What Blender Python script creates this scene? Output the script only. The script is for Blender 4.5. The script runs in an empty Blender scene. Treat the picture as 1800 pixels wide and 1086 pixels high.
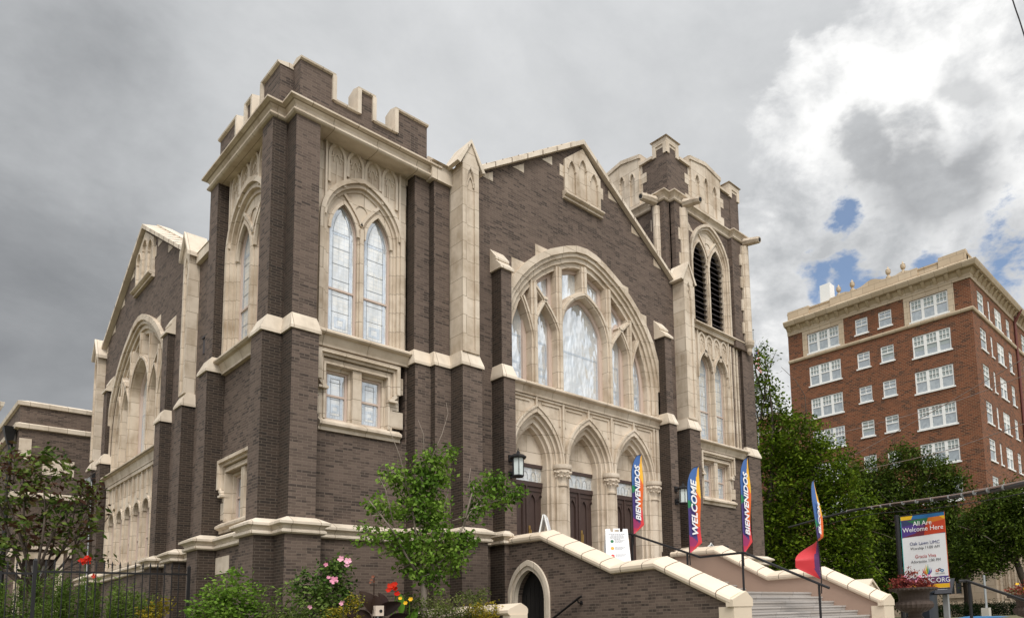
import bpy, bmesh, math, random
from mathutils import Vector, Matrix
from mathutils.geometry import delaunay_2d_cdt
import numpy as np
S = bpy.context.scene
COL = S.collection
PI = math.pi
random.seed(7)

# ------------------------------------------------------------------ camera
cd = bpy.data.cameras.new("camera")
cam = bpy.data.objects.new("camera", cd)
COL.objects.link(cam)
cd.sensor_width = 36.0
cd.lens = 25.0
cd.shift_x = -0.15597
cd.shift_y = 0.22515
cd.clip_start = 0.1
cd.clip_end = 2000.0
_r = ((0.65246549, -0.75701889, -0.03480208), (0.06078574, 0.09805607, -0.99332276), (0.75537664, 0.64599335, 0.10999416))
cam.matrix_world = Matrix(((_r[0][0], -_r[1][0], -_r[2][0], 0.0), (_r[0][1], -_r[1][1], -_r[2][1], 0.0),
                           (_r[0][2], -_r[1][2], -_r[2][2], 1.6), (0, 0, 0, 1)))
S.camera = cam

# ------------------------------------------------------------------ sky, sun, exposure
SUN_DIR = Vector((-0.30, -0.52, 0.80)).normalized()      # towards the sun
sun_el = math.asin(SUN_DIR.z)
sun_az = math.atan2(SUN_DIR.x, SUN_DIR.y)
W = bpy.data.worlds.new("World")
S.world = W
W.use_nodes = True
nt = W.node_tree
nt.nodes.clear()


def N(tree, kind, **kw):
    n = tree.nodes.new(kind)
    for k, v in kw.items():
        if k.startswith("i_"):
            n.inputs[k[2:]].default_value = v
        else:
            setattr(n, k, v)
    return n


def math_n(tree, op, a, b=None, clamp=False):
    n = tree.nodes.new("ShaderNodeMath")
    n.operation = op
    n.use_clamp = clamp
    for i, v in enumerate((a, b)):
        if v is None:
            continue
        if isinstance(v, (int, float)):
            n.inputs[i].default_value = v
        else:
            tree.links.new(v, n.inputs[i])
    return n.outputs[0]


def mix_col(tree, fac, a, b, blend="MIX"):
    n = tree.nodes.new("ShaderNodeMix")
    n.data_type = "RGBA"
    n.blend_type = blend
    n.clamp_factor = True
    for i, v in ((0, fac), (6, a), (7, b)):
        if isinstance(v, (int, float)):
            n.inputs[i].default_value = v
        elif isinstance(v, tuple):
            n.inputs[i].default_value = (v[0], v[1], v[2], 1.0)
        else:
            tree.links.new(v, n.inputs[i])
    return n.outputs[2]


def build_world():
    L = nt.links
    out = N(nt, "ShaderNodeOutputWorld")
    bg_sky = N(nt, "ShaderNodeBackground")
    sky = N(nt, "ShaderNodeTexSky")
    sky.sky_type = "NISHITA"
    sky.sun_disc = False
    sky.sun_elevation = sun_el
    sky.sun_rotation = sun_az
    L.new(sky.outputs[0], bg_sky.inputs[0])
    bg_sky.inputs[1].default_value = 0.15
    tc = N(nt, "ShaderNodeTexCoord")
    gen = tc.outputs["Generated"]
    sep = N(nt, "ShaderNodeSeparateXYZ")
    L.new(gen, sep.inputs[0])
    # cloud noises: slightly flattened so that the banks spread sideways
    sq = N(nt, "ShaderNodeVectorMath", operation="MULTIPLY")
    L.new(gen, sq.inputs[0])
    sq.inputs[1].default_value = (1.0, 1.0, 1.7)

    def noise(scale, detail=8.0, rough=0.58, dist=0.3, vec=None):
        n = N(nt, "ShaderNodeTexNoise", i_Scale=scale, i_Detail=detail, i_Roughness=rough, i_Distortion=dist)
        L.new(vec or sq.outputs[0], n.inputs["Vector"])
        return math_n(nt, "SUBTRACT", n.outputs["Fac"], 0.5)
    nA = noise(3.0)
    nB = noise(8.0, 9.0, 0.6, 0.2)
    nC = noise(17.0, 7.0, 0.6, 0.1)

    nw = N(nt, "ShaderNodeTexNoise", i_Scale=6.0, i_Detail=5.0, i_Roughness=0.6)
    L.new(sq.outputs[0], nw.inputs["Vector"])
    wd = N(nt, "ShaderNodeVectorMath", operation="SUBTRACT")
    L.new(nw.outputs["Color"], wd.inputs[0])
    wd.inputs[1].default_value = (0.5, 0.5, 0.5)
    ws = N(nt, "ShaderNodeVectorMath", operation="SCALE")
    L.new(wd.outputs[0], ws.inputs[0])
    ws.inputs["Scale"].default_value = 0.13
    wa = N(nt, "ShaderNodeVectorMath", operation="ADD")
    L.new(gen, wa.inputs[0])
    L.new(ws.outputs[0], wa.inputs[1])
    wn_ = N(nt, "ShaderNodeVectorMath", operation="NORMALIZE")
    L.new(wa.outputs[0], wn_.inputs[0])

    def soft(d, r):
        """1 at the direction d, falling linearly to 0 at r degrees"""
        dn = N(nt, "ShaderNodeVectorMath", operation="DOT_PRODUCT")
        L.new(wn_.outputs[0], dn.inputs[0])
        dn.inputs[1].default_value = Vector(d).normalized()
        ac = math_n(nt, "ARCCOSINE", math_n(nt, "MINIMUM", dn.outputs["Value"], 1.0))
        return math_n(nt, "MAXIMUM", math_n(nt, "SUBTRACT", 1.0, math_n(nt, "MULTIPLY", ac, 180.0 / (PI * r))), 0.0)

    def maxi(vals):
        r = vals[0]
        for v in vals[1:]:
            r = math_n(nt, "MAXIMUM", r, v)
        return r

    def step(v, lo, hi):
        mr = N(nt, "ShaderNodeMapRange", interpolation_type="SMOOTHSTEP")
        L.new(v, mr.inputs[0])
        mr.inputs[1].default_value = lo
        mr.inputs[2].default_value = hi
        return mr.outputs[0]

    def plus(*v):
        r = v[0]
        for q in v[1:]:
            r = math_n(nt, "ADD", r, q)
        return r

    def times(v, k):
        return math_n(nt, "MULTIPLY", v, k)
    # the grey deck
    t = plus(0.70, times(nA, 0.85), times(nB, 0.34), times(soft((0.08, 0.95, 0.28), 21), -0.62), times(soft((0.1488, 0.7954, 0.5875), 9), -0.36),
             times(soft((0.14, 0.87, 0.47), 14), 0.10), times(soft((0.45, 0.62, 0.64), 26), 0.12))
    rp = N(nt, "ShaderNodeValToRGB")
    L.new(t, rp.inputs[0])
    e = rp.color_ramp.elements
    e[0].position = 0.0
    e[0].color = (0.20, 0.21, 0.225, 1)
    e[1].position = 1.0
    e[1].color = (0.74, 0.75, 0.76, 1)
    k = e.new(0.32)
    k.color = (0.335, 0.347, 0.362, 1)
    k = e.new(0.6)
    k.color = (0.53, 0.545, 0.56, 1)
    deck = rp.outputs[0]
    # the sunlit bank in the east with its billowing edge
    bank = maxi([soft((0.785, 0.215, 0.575), 17), soft((0.745, 0.335, 0.575), 10), soft((0.83, 0.20, 0.52), 15), soft((0.79, 0.40, 0.465), 13), soft((0.92, 0.20, 0.34), 16), soft((0.82, 0.44, 0.37), 12)])
    bm = step(plus(bank, times(nB, 1.15), times(nA, 0.5)), 0.30, 0.46)
    wv = plus(0.50, times(nB, 1.9), times(nC, 1.1), times(soft((0.77, 0.235, 0.592), 12), 0.5), times(soft((0.755, 0.325, 0.57), 7), 0.35), times(soft((0.80, 0.36, 0.47), 10), -0.14))
    wr = N(nt, "ShaderNodeValToRGB")
    L.new(wv, wr.inputs[0])
    e = wr.color_ramp.elements
    e[0].position = 0.2
    e[0].color = (0.50, 0.515, 0.53, 1)
    e[1].position = 0.95
    e[1].color = (1.0, 1.0, 0.99, 1)
    k = e.new(0.55)
    k.color = (0.69, 0.70, 0.71, 1)
    col = mix_col(nt, bm, deck, wr.outputs[0])
    # the grey cloud hanging in front of it
    gb = maxi([soft((0.800, 0.288, 0.526), 5.2), soft((0.778, 0.318, 0.541), 4.3), soft((0.823, 0.250, 0.508), 5.0), soft((0.812, 0.282, 0.506), 4.6)])
    gm = step(plus(gb, times(nB, 1.5), times(nC, 0.8)), 0.22, 0.72)
    gcol = mix_col(nt, step(plus(0.5, times(nB, 1.6), times(nC, 0.6)), 0.2, 0.9), (0.37, 0.38, 0.395), (0.53, 0.545, 0.56))
    col = mix_col(nt, times(gm, 0.93), col, gcol)
    gb2 = soft((0.795, 0.205, 0.59), 3.4)
    col = mix_col(nt, times(step(plus(gb2, times(nB, 1.3), times(nC, 0.5)), 0.4, 0.8), 0.6), col, (0.46, 0.475, 0.49))
    # the overcast is brighter round the hidden sun and overhead
    sb = step(soft(SUN_DIR, 80), 0.0, 0.85)
    up = step(sep.outputs[2], 0.62, 1.0)
    stren = plus(1.0, times(sb, SKY_SUNSIDE), times(up, 0.9))
    bg_cl = N(nt, "ShaderNodeBackground")
    L.new(col, bg_cl.inputs[0])
    L.new(stren, bg_cl.inputs[1])
    # ragged gaps of blue
    gap = maxi([soft((0.791, 0.3687, 0.4883), 3.0), soft((0.8178, 0.378, 0.4341), 4.2), soft((0.8835, 0.215, 0.415), 5.5), soft((0.8862, 0.238, 0.3976), 4.5),
                soft((0.838, 0.350, 0.418), 3.6), soft((0.801, 0.413, 0.433), 3.6), soft((0.855, 0.30, 0.42), 2.5)])
    gf = step(plus(gap, times(nB, 2.4), times(nC, 2.2)), 0.50, 0.98)
    ms = N(nt, "ShaderNodeMixShader")
    L.new(math_n(nt, "MULTIPLY", times(gf, 0.92), step(gap, 0.0, 0.3)), ms.inputs[0])
    L.new(bg_cl.outputs[0], ms.inputs[1])
    L.new(bg_sky.outputs[0], ms.inputs[2])
    L.new(ms.outputs[0], out.inputs[0])


SKY_SUNSIDE = 2.0
build_world()
sl = bpy.data.lights.new("sun", "SUN")
sl.energy = 2.3
sl.angle = math.radians(22)
sl.color = (1.0, 0.95, 0.88)
so = bpy.data.objects.new("sun", sl)
COL.objects.link(so)
so.rotation_euler = (-SUN_DIR).to_track_quat("-Z", "Y").to_euler()
S.view_settings.view_transform = "Standard"
S.view_settings.look = "None"
S.view_settings.gamma = 1.0
S.view_settings.use_curve_mapping = False
S.view_settings.exposure = 0.04

# ------------------------------------------------------------------ materials
MATS = {}


def new_mat(name):
    m = bpy.data.materials.new(name)
    m.use_nodes = True
    t = m.node_tree
    b = t.nodes["Principled BSDF"]
    MATS[name] = m
    return m, t, b


def wall_coords(t):
    """(along the wall, height) from world position, whichever way the wall faces"""
    L = t.links
    g = N(t, "ShaderNodeNewGeometry")
    sp = N(t, "ShaderNodeSeparateXYZ")
    L.new(g.outputs["Position"], sp.inputs[0])
    sn = N(t, "ShaderNodeSeparateXYZ")
    L.new(g.outputs["True Normal"], sn.inputs[0])
    ax = math_n(t, "ABSOLUTE", sn.outputs[0])
    ay = math_n(t, "ABSOLUTE", sn.outputs[1])
    f = math_n(t, "GREATER_THAN", ax, ay)
    u = math_n(t, "ADD", math_n(t, "MULTIPLY", f, sp.outputs[1]), math_n(t, "MULTIPLY", math_n(t, "SUBTRACT", 1.0, f), sp.outputs[0]))
    c = N(t, "ShaderNodeCombineXYZ")
    L.new(u, c.inputs[0])
    L.new(sp.outputs[2], c.inputs[1])
    return c.outputs[0], g.outputs["Position"]


def brick_mat(name, c1, c2, mortar, dark, row=0.0677, width=0.215, ms=0.0075, darkamt=0.55, blot=0.35):
    m, t, b = new_mat(name)
    L = t.links
    uv, pos = wall_coords(t)
    br = N(t, "ShaderNodeTexBrick")
    br.offset = 0.5
    L.new(uv, br.inputs["Vector"])
    br.inputs["Scale"].default_value = 1.0
    br.inputs["Brick Width"].default_value = width
    br.inputs["Row Height"].default_value = row
    br.inputs["Mortar Size"].default_value = ms
    br.inputs["Mortar Smooth"].default_value = 0.3
    br.inputs["Bias"].default_value = 0.0
    br.inputs["Color1"].default_value = (*c1, 1)
    br.inputs["Color2"].default_value = (*c2, 1)
    br.inputs["Mortar"].default_value = (*mortar, 1)
    # clinkers: clusters of near black bricks
    vs = N(t, "ShaderNodeVectorMath", operation="MULTIPLY")
    L.new(uv, vs.inputs[0])
    vs.inputs[1].default_value = (1.0 / width, 1.0 / row, 1)
    fl = N(t, "ShaderNodeVectorMath", operation="FLOOR")
    L.new(vs.outputs[0], fl.inputs[0])
    wn = N(t, "ShaderNodeTexWhiteNoise")
    L.new(fl.outputs[0], wn.inputs["Vector"])
    nz = N(t, "ShaderNodeTexNoise", i_Scale=1.1, i_Detail=5.0)
    an = N(t, "ShaderNodeVectorMath", operation="MULTIPLY")
    L.new(pos, an.inputs[0])
    an.inputs[1].default_value = (1.0, 1.0, 2.6)
    L.new(an.outputs[0], nz.inputs["Vector"])
    th = math_n(t, "ADD", wn.outputs["Value"], math_n(t, "MULTIPLY", math_n(t, "SUBTRACT", nz.outputs["Fac"], 0.5), 2.1))
    mr = N(t, "ShaderNodeMapRange")
    L.new(th, mr.inputs[0])
    mr.inputs[1].default_value = 0.72
    mr.inputs[2].default_value = 0.9
    notm = math_n(t, "SUBTRACT", 1.0, br.outputs["Fac"])
    dk = math_n(t, "MULTIPLY", math_n(t, "MULTIPLY", mr.outputs[0], notm), darkamt)
    col = mix_col(t, dk, br.outputs["Color"], dark)
    n2 = N(t, "ShaderNodeTexNoise", i_Scale=0.35, i_Detail=5.0, i_Roughness=0.6)
    L.new(pos, n2.inputs["Vector"])
    hsv = N(t, "ShaderNodeHueSaturation")
    L.new(col, hsv.inputs["Color"])
    L.new(math_n(t, "ADD", 1.0 - blot / 2, math_n(t, "MULTIPLY", n2.outputs["Fac"], blot)), hsv.inputs["Value"])
    L.new(hsv.outputs[0], b.inputs["Base Color"])
    b.inputs["Roughness"].default_value = 0.8
    b.inputs["Specular IOR Level"].default_value = 0.25
    bp = N(t, "ShaderNodeBump", i_Strength=0.5, i_Distance=0.01)
    n3 = N(t, "ShaderNodeTexNoise", i_Scale=40.0, i_Detail=3.0)
    L.new(pos, n3.inputs["Vector"])
    L.new(math_n(t, "ADD", notm, math_n(t, "MULTIPLY", n3.outputs["Fac"], 0.4)), bp.inputs["Height"])
    L.new(bp.outputs[0], b.inputs["Normal"])
    return m


def stone_mat(name, col, joint, row=0.52, width=1.1, ms=0.009, stain=(0.42, 0.34, 0.24), stain_amt=0.35, rough=0.6, joints=True):
    m, t, b = new_mat(name)
    L = t.links
    uv, pos = wall_coords(t)
    n1 = N(t, "ShaderNodeTexNoise", i_Scale=1.3, i_Detail=6.0, i_Roughness=0.62)
    L.new(pos, n1.inputs["Vector"])
    mr = N(t, "ShaderNodeMapRange")
    L.new(n1.outputs["Fac"], mr.inputs[0])
    mr.inputs[1].default_value = 0.42
    mr.inputs[2].default_value = 0.75
    sc = N(t, "ShaderNodeVectorMath", operation="MULTIPLY")
    L.new(pos, sc.inputs[0])
    sc.inputs[1].default_value = (5.0, 5.0, 0.5)
    n2 = N(t, "ShaderNodeTexNoise", i_Scale=1.6, i_Detail=5.0)
    L.new(sc.outputs[0], n2.inputs["Vector"])
    st = math_n(t, "MULTIPLY", mr.outputs[0], math_n(t, "MULTIPLY", n2.outputs["Fac"], 2.0 * stain_amt))
    c = mix_col(t, st, col, stain)
    if joints:
        br = N(t, "ShaderNodeTexBrick")
        br.offset = 0.5
        L.new(uv, br.inputs["Vector"])
        br.inputs["Scale"].default_value = 1.0
        br.inputs["Brick Width"].default_value = width
        br.inputs["Row Height"].default_value = row
        br.inputs["Mortar Size"].default_value = ms
        br.inputs["Mortar Smooth"].default_value = 0.2
        br.inputs["Color1"].default_value = (1, 1, 1, 1)
        br.inputs["Color2"].default_value = (0.86, 0.835, 0.80, 1)
        c = mix_col(t, 1.0, c, br.outputs["Color"], "MULTIPLY")
        c = mix_col(t, math_n(t, "MULTIPLY", br.outputs["Fac"], 0.85), c, joint)
    L.new(c, b.inputs["Base Color"])
    b.inputs["Roughness"].default_value = rough
    b.inputs["Specular IOR Level"].default_value = 0.3
    bp = N(t, "ShaderNodeBump", i_Strength=0.12, i_Distance=0.01)
    n3 = N(t, "ShaderNodeTexNoise", i_Scale=30.0, i_Detail=4.0)
    L.new(pos, n3.inputs["Vector"])
    L.new(n3.outputs["Fac"], bp.inputs["Height"])
    L.new(bp.outputs[0], b.inputs["Normal"])
    return m


def plain(name, col, rough=0.6, metal=0.0, var=0.15, scale=6.0, spec=0.4, bump=0.0):
    m, t, b = new_mat(name)
    L = t.links
    g = N(t, "ShaderNodeNewGeometry")
    n1 = N(t, "ShaderNodeTexNoise", i_Scale=scale, i_Detail=5.0)
    L.new(g.outputs["Position"], n1.inputs["Vector"])
    hsv = N(t, "ShaderNodeHueSaturation", i_Color=(*col, 1))
    L.new(math_n(t, "ADD", 1.0 - var, math_n(t, "MULTIPLY", n1.outputs["Fac"], 2 * var)), hsv.inputs["Value"])
    L.new(hsv.outputs[0], b.inputs["Base Color"])
    b.inputs["Roughness"].default_value = rough
    b.inputs["Metallic"].default_value = metal
    b.inputs["Specular IOR Level"].default_value = spec
    if bump:
        bp = N(t, "ShaderNodeBump", i_Strength=bump, i_Distance=0.02)
        L.new(n1.outputs["Fac"], bp.inputs["Height"])
        L.new(bp.outputs[0], b.inputs["Normal"])
    return m


def leaf_mat(name, cols, rough=0.55, trans=0.25, clump=1.3):
    m, t, b = new_mat(name)
    L = t.links
    g = N(t, "ShaderNodeNewGeometry")
    rp = N(t, "ShaderNodeValToRGB")
    rp.color_ramp.interpolation = "LINEAR"
    e = rp.color_ramp.elements
    e[0].color = (*cols[0], 1)
    e[1].color = (*cols[-1], 1)
    for i, c in enumerate(cols[1:-1]):
        k = e.new((i + 1) / (len(cols) - 1))
        k.color = (*c, 1)
    nz = N(t, "ShaderNodeTexNoise", i_Scale=clump, i_Detail=3.0)
    L.new(g.outputs["Position"], nz.inputs["Vector"])
    cl = math_n(t, "MULTIPLY", math_n(t, "SUBTRACT", nz.outputs["Fac"], 0.5), 2.6)
    L.new(math_n(t, "ADD", math_n(t, "MULTIPLY", g.outputs["Random Per Island"], 0.75), math_n(t, "ADD", cl, 0.1), True), rp.inputs[0])
    L.new(rp.outputs[0], b.inputs["Base Color"])
    b.inputs["Roughness"].default_value = rough
    b.inputs["Specular IOR Level"].default_value = 0.08
    tr = N(t, "ShaderNodeBsdfTranslucent")
    L.new(rp.outputs[0], tr.inputs[0])
    mx = N(t, "ShaderNodeMixShader")
    mx.inputs[0].default_value = trans
    L.new(b.outputs[0], mx.inputs[1])
    L.new(tr.outputs[0], mx.inputs[2])
    L.new(mx.outputs[0], t.nodes["Material Output"].inputs[0])
    return m


def glass_mat(name, pane_a, pane_b, lead, gloss=0.35, cell=(0.13, 0.11), wave=0.35, tint=(0.35, 0.42, 0.5)):
    """stained glass behind wavy clear storm glazing"""
    m, t, b = new_mat(name)
    L = t.links
    uv, pos = wall_coords(t)
    br = N(t, "ShaderNodeTexBrick")
    br.offset = 0.0
    L.new(uv, br.inputs["Vector"])
    br.inputs["Scale"].default_value = 1.0
    br.inputs["Brick Width"].default_value = cell[0]
    br.inputs["Row Height"].default_value = cell[1]
    br.inputs["Mortar Size"].default_value = 0.005
    br.inputs["Color1"].default_value = (*pane_a, 1)
    br.inputs["Color2"].default_value = (*pane_b, 1)
    br.inputs["Mortar"].default_value = (*lead, 1)
    vo = N(t, "ShaderNodeTexVoronoi", i_Scale=3.2)
    L.new(pos, vo.inputs["Vector"])
    mr = N(t, "ShaderNodeMapRange")
    sepc = N(t, "ShaderNodeSeparateColor")
    L.new(vo.outputs["Color"], sepc.inputs[0])
    L.new(sepc.outputs[0], mr.inputs[0])
    mr.inputs[1].default_value = 0.55
    mr.inputs[2].default_value = 0.75
    c = mix_col(t, math_n(t, "MULTIPLY", mr.outputs[0], 0.55), br.outputs["Color"], tint)
    L.new(c, b.inputs["Base Color"])
    b.inputs["Roughness"].default_value = 0.35
    gl = N(t, "ShaderNodeBsdfGlossy")
    gl.inputs["Roughness"].default_value = 0.04
    gl.inputs["Color"].default_value = (0.93, 0.96, 1.0, 1)
    sc = N(t, "ShaderNodeVectorMath", operation="MULTIPLY")
    L.new(pos, sc.inputs[0])
    sc.inputs[1].default_value = (1.2, 1.2, 0.55)
    nw = N(t, "ShaderNodeTexNoise", i_Scale=2.2, i_Detail=2.0)
    L.new(sc.outputs[0], nw.inputs["Vector"])
    bp = N(t, "ShaderNodeBump", i_Strength=wave, i_Distance=0.25)
    L.new(nw.outputs["Fac"], bp.inputs["Height"])
    L.new(bp.outputs[0], gl.inputs["Normal"])
    mx = N(t, "ShaderNodeMixShader")
    mx.inputs[0].default_value = gloss
    L.new(b.outputs[0], mx.inputs[1])
    L.new(gl.outputs[0], mx.inputs[2])
    L.new(mx.outputs[0], t.nodes["Material Output"].inputs[0])
    return m


BRICK = brick_mat("dark_brick", (0.142, 0.103, 0.082), (0.092, 0.066, 0.053), (0.158, 0.122, 0.096), (0.03, 0.023, 0.02), darkamt=0.66, blot=0.5)
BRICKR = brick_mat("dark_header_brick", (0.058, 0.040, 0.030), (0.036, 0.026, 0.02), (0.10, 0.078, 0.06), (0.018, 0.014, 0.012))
RED = brick_mat("red_brick", (0.205, 0.068, 0.030), (0.118, 0.041, 0.02), (0.24, 0.155, 0.095), (0.035, 0.018, 0.015), 0.15, 0.42, 0.018, 0.75, 0.3)
STONE = stone_mat("cream_stone", (0.645, 0.555, 0.45), (0.33, 0.26, 0.185), ms=0.009, stain=(0.33, 0.25, 0.17), stain_amt=0.85)
COPING = stone_mat("coping_stone", (0.70, 0.61, 0.50), (0.35, 0.275, 0.2), 50.0, 0.6, 0.008, (0.36, 0.30, 0.23), 0.6)
BLANK = stone_mat("carved_stone", (0.64, 0.55, 0.445), (0.3, 0.23, 0.15), joints=False, stain=(0.33, 0.25, 0.17), stain_amt=0.7)
LIME = stone_mat("grey_limestone", (0.34, 0.27, 0.20), (0.2, 0.15, 0.11), 0.6, 1.2, 0.012, (0.2, 0.16, 0.12), 0.5)
APTSTONE = stone_mat("apartment_stone", (0.56, 0.45, 0.32), (0.34, 0.26, 0.18), 0.6, 1.3, 0.02)
STUCCO = plain("pink_stucco", (0.34, 0.235, 0.18), 0.85, var=0.06, scale=1.5)
STEPM = stone_mat("grey_step_stone", (0.40, 0.37, 0.345), (0.2, 0.19, 0.18), 0.14, 1.6, 0.008, (0.3, 0.29, 0.27), 0.3)
FRAME = plain("taupe_painted_wood", (0.52, 0.41, 0.345), 0.5, var=0.06)
GLASS = glass_mat("storm_glazed_stained_glass", (0.66, 0.63, 0.55), (0.58, 0.585, 0.56), (0.33, 0.36, 0.38), 0.30, tint=(0.52, 0.55, 0.57))
GLASSBIG = glass_mat("cloudy_storm_glazing", (0.60, 0.60, 0.57), (0.55, 0.57, 0.57), (0.47, 0.50, 0.52), 0.45, (0.2, 0.3), 0.5, tint=(0.47, 0.53, 0.58))
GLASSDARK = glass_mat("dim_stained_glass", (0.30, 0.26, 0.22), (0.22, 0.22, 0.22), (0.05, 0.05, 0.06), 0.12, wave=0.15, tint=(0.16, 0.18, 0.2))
SASHGL = glass_mat("apartment_window_glass", (0.20, 0.235, 0.25), (0.24, 0.27, 0.28), (0.2, 0.23, 0.25), 0.25, (3, 3), 0.1, (0.36, 0.40, 0.40))
LOUV = plain("dark_louvre_wood", (0.05, 0.04, 0.042), 0.7)
DOORW = plain("dark_brown_wood", (0.058, 0.036, 0.03), 0.45, var=0.2, scale=9)
BLACKW = plain("black_painted_wood", (0.012, 0.011, 0.011), 0.5)
BRASS = plain("worn_brass", (0.42, 0.27, 0.09), 0.4, 0.9)
IRON = plain("black_iron", (0.018, 0.017, 0.018), 0.45, 0.3)
WHITE = plain("white_paint", (0.78, 0.77, 0.74), 0.5, var=0.04)
WHITEP = plain("white_plastic", (0.78, 0.78, 0.77), 0.4, var=0.03)
LANTGL = plain("frosted_lantern_glass", (0.55, 0.60, 0.58), 0.25, var=0.1, spec=0.6)
ROOFM = plain("dark_roof", (0.09, 0.085, 0.08), 0.9)
COPPER = plain("rust_brown_pipe", (0.13, 0.035, 0.025), 0.5)
CABLE = plain("black_cable", (0.02, 0.018, 0.018), 0.6)
CABLEP = plain("pale_wire_and_highlight", (0.30, 0.22, 0.19), 0.6)  # colour of the thin pale wires and of the thick cable's painted highlight
URNM = plain("aged_brown_iron", (0.055, 0.037, 0.028), 0.75, 0.1, 0.35, 9, bump=0.3)
BARK = plain("grey_brown_bark", (0.085, 0.065, 0.05), 0.9, var=0.3, scale=14, bump=0.5)
TWIG = plain("pale_grey_twig", (0.22, 0.18, 0.145), 0.9, var=0.2, scale=14)
GREYM = plain("galvanised_steel", (0.38, 0.39, 0.39), 0.45, 0.5)
CONC = plain("pale_concrete", (0.42, 0.39, 0.34), 0.85, var=0.15, scale=3)
BEIGEB = plain("beige_meter_paint", (0.56, 0.46, 0.38), 0.5)
KIOSK = plain("dark_navy_kiosk", (0.018, 0.024, 0.035), 0.35)
TARP = plain("blue_tarpaulin", (0.04, 0.15, 0.30), 0.5)
GRASS = plain("lawn_and_soil", (0.115, 0.105, 0.052), 0.9, var=0.35, scale=12, bump=0.4)
ASPH = plain("asphalt", (0.05, 0.05, 0.052), 0.9, var=0.2, scale=20)
TEXTW = plain("white_print", (0.80, 0.80, 0.80), 0.6, var=0.0)
NAVY = plain("navy_print", (0.045, 0.055, 0.17), 0.6, var=0.0)
REDP = plain("red_print", (0.42, 0.04, 0.035), 0.6, var=0.0)
DKGREY = plain("dark_grey_print", (0.09, 0.09, 0.095), 0.6, var=0.0)
PLAQ = plain("dark_bronze_plaque", (0.06, 0.058, 0.058), 0.45, 0.6)


def flat(name, c):
    if name in MATS:
        return MATS[name]
    return plain(name, c, 0.6, var=0.0)


def print_mat(name):
    """printed fabric: colours come from the patches of the print"""
    m, t, b = new_mat(name)
    a = N(t, "ShaderNodeAttribute", attribute_name="print")
    t.links.new(a.outputs["Color"], b.inputs["Base Color"])
    b.inputs["Roughness"].default_value = 0.6
    return m


PRINT = print_mat("printed_fabric")
L_SPRING = leaf_mat("fresh_green_leaves", [(0.05, 0.10, 0.012), (0.09, 0.17, 0.02), (0.14, 0.24, 0.03), (0.19, 0.28, 0.05)])
L_DEEP = leaf_mat("deep_green_leaves", [(0.022, 0.037, 0.005), (0.038, 0.061, 0.007), (0.058, 0.09, 0.010), (0.10, 0.14, 0.018)])
L_OAK = leaf_mat("oak_green_leaves", [(0.034, 0.060, 0.004), (0.06, 0.10, 0.006), (0.10, 0.155, 0.009), (0.16, 0.215, 0.016)])
L_ROSE = leaf_mat("mid_green_leaves", [(0.025, 0.05, 0.01), (0.05, 0.095, 0.018), (0.085, 0.145, 0.026), (0.15, 0.21, 0.05)])
L_MAGN = leaf_mat("green_and_rust_leaves", [(0.04, 0.075, 0.014), (0.08, 0.13, 0.02), (0.15, 0.20, 0.045), (0.09, 0.045, 0.025), (0.06, 0.028, 0.018)])
L_HEDGE = leaf_mat("olive_hedge_leaves", [(0.035, 0.05, 0.012), (0.07, 0.095, 0.02), (0.11, 0.14, 0.03), (0.19, 0.2, 0.07)])
L_GOLD = leaf_mat("golden_leaves", [(0.10, 0.11, 0.014), (0.22, 0.18, 0.018), (0.34, 0.25, 0.02), (0.2, 0.2, 0.03)])
L_DARKH = leaf_mat("dark_boxwood_leaves", [(0.008, 0.016, 0.006), (0.014, 0.027, 0.008), (0.022, 0.04, 0.01)])
L_CANNA = leaf_mat("bronze_canna_leaves", [(0.018, 0.012, 0.011), (0.03, 0.016, 0.014), (0.035, 0.022, 0.015)], 0.35, 0.12)
L_CANG = leaf_mat("bright_canna_leaves", [(0.06, 0.14, 0.015), (0.10, 0.2, 0.02), (0.15, 0.26, 0.03)], 0.35)
L_WEED = leaf_mat("feathery_weed_leaves", [(0.055, 0.095, 0.016), (0.10, 0.16, 0.025), (0.16, 0.23, 0.045)])
L_PINK = leaf_mat("pink_petals", [(0.62, 0.17, 0.28), (0.75, 0.30, 0.42), (0.80, 0.42, 0.52)])
L_REDF = leaf_mat("scarlet_petals", [(0.36, 0.008, 0.005), (0.55, 0.015, 0.008), (0.46, 0.03, 0.01)])
L_YELF = leaf_mat("yellow_petals", [(0.75, 0.42, 0.02), (0.8, 0.52, 0.05)])
L_BURG = leaf_mat("burgundy_bedding", [(0.10, 0.02, 0.018), (0.20, 0.035, 0.03), (0.28, 0.07, 0.05), (0.09, 0.11, 0.03)])

# ------------------------------------------------------------------ mesh helpers


def clean(lp):
    out = []
    for p in lp:
        if not out or math.hypot(p[0] - out[-1][0], p[1] - out[-1][1]) > 1e-4:
            out.append(p)
    if len(out) > 1 and math.hypot(out[0][0] - out[-1][0], out[0][1] - out[-1][1]) < 1e-4:
        out.pop()
    return out


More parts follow.
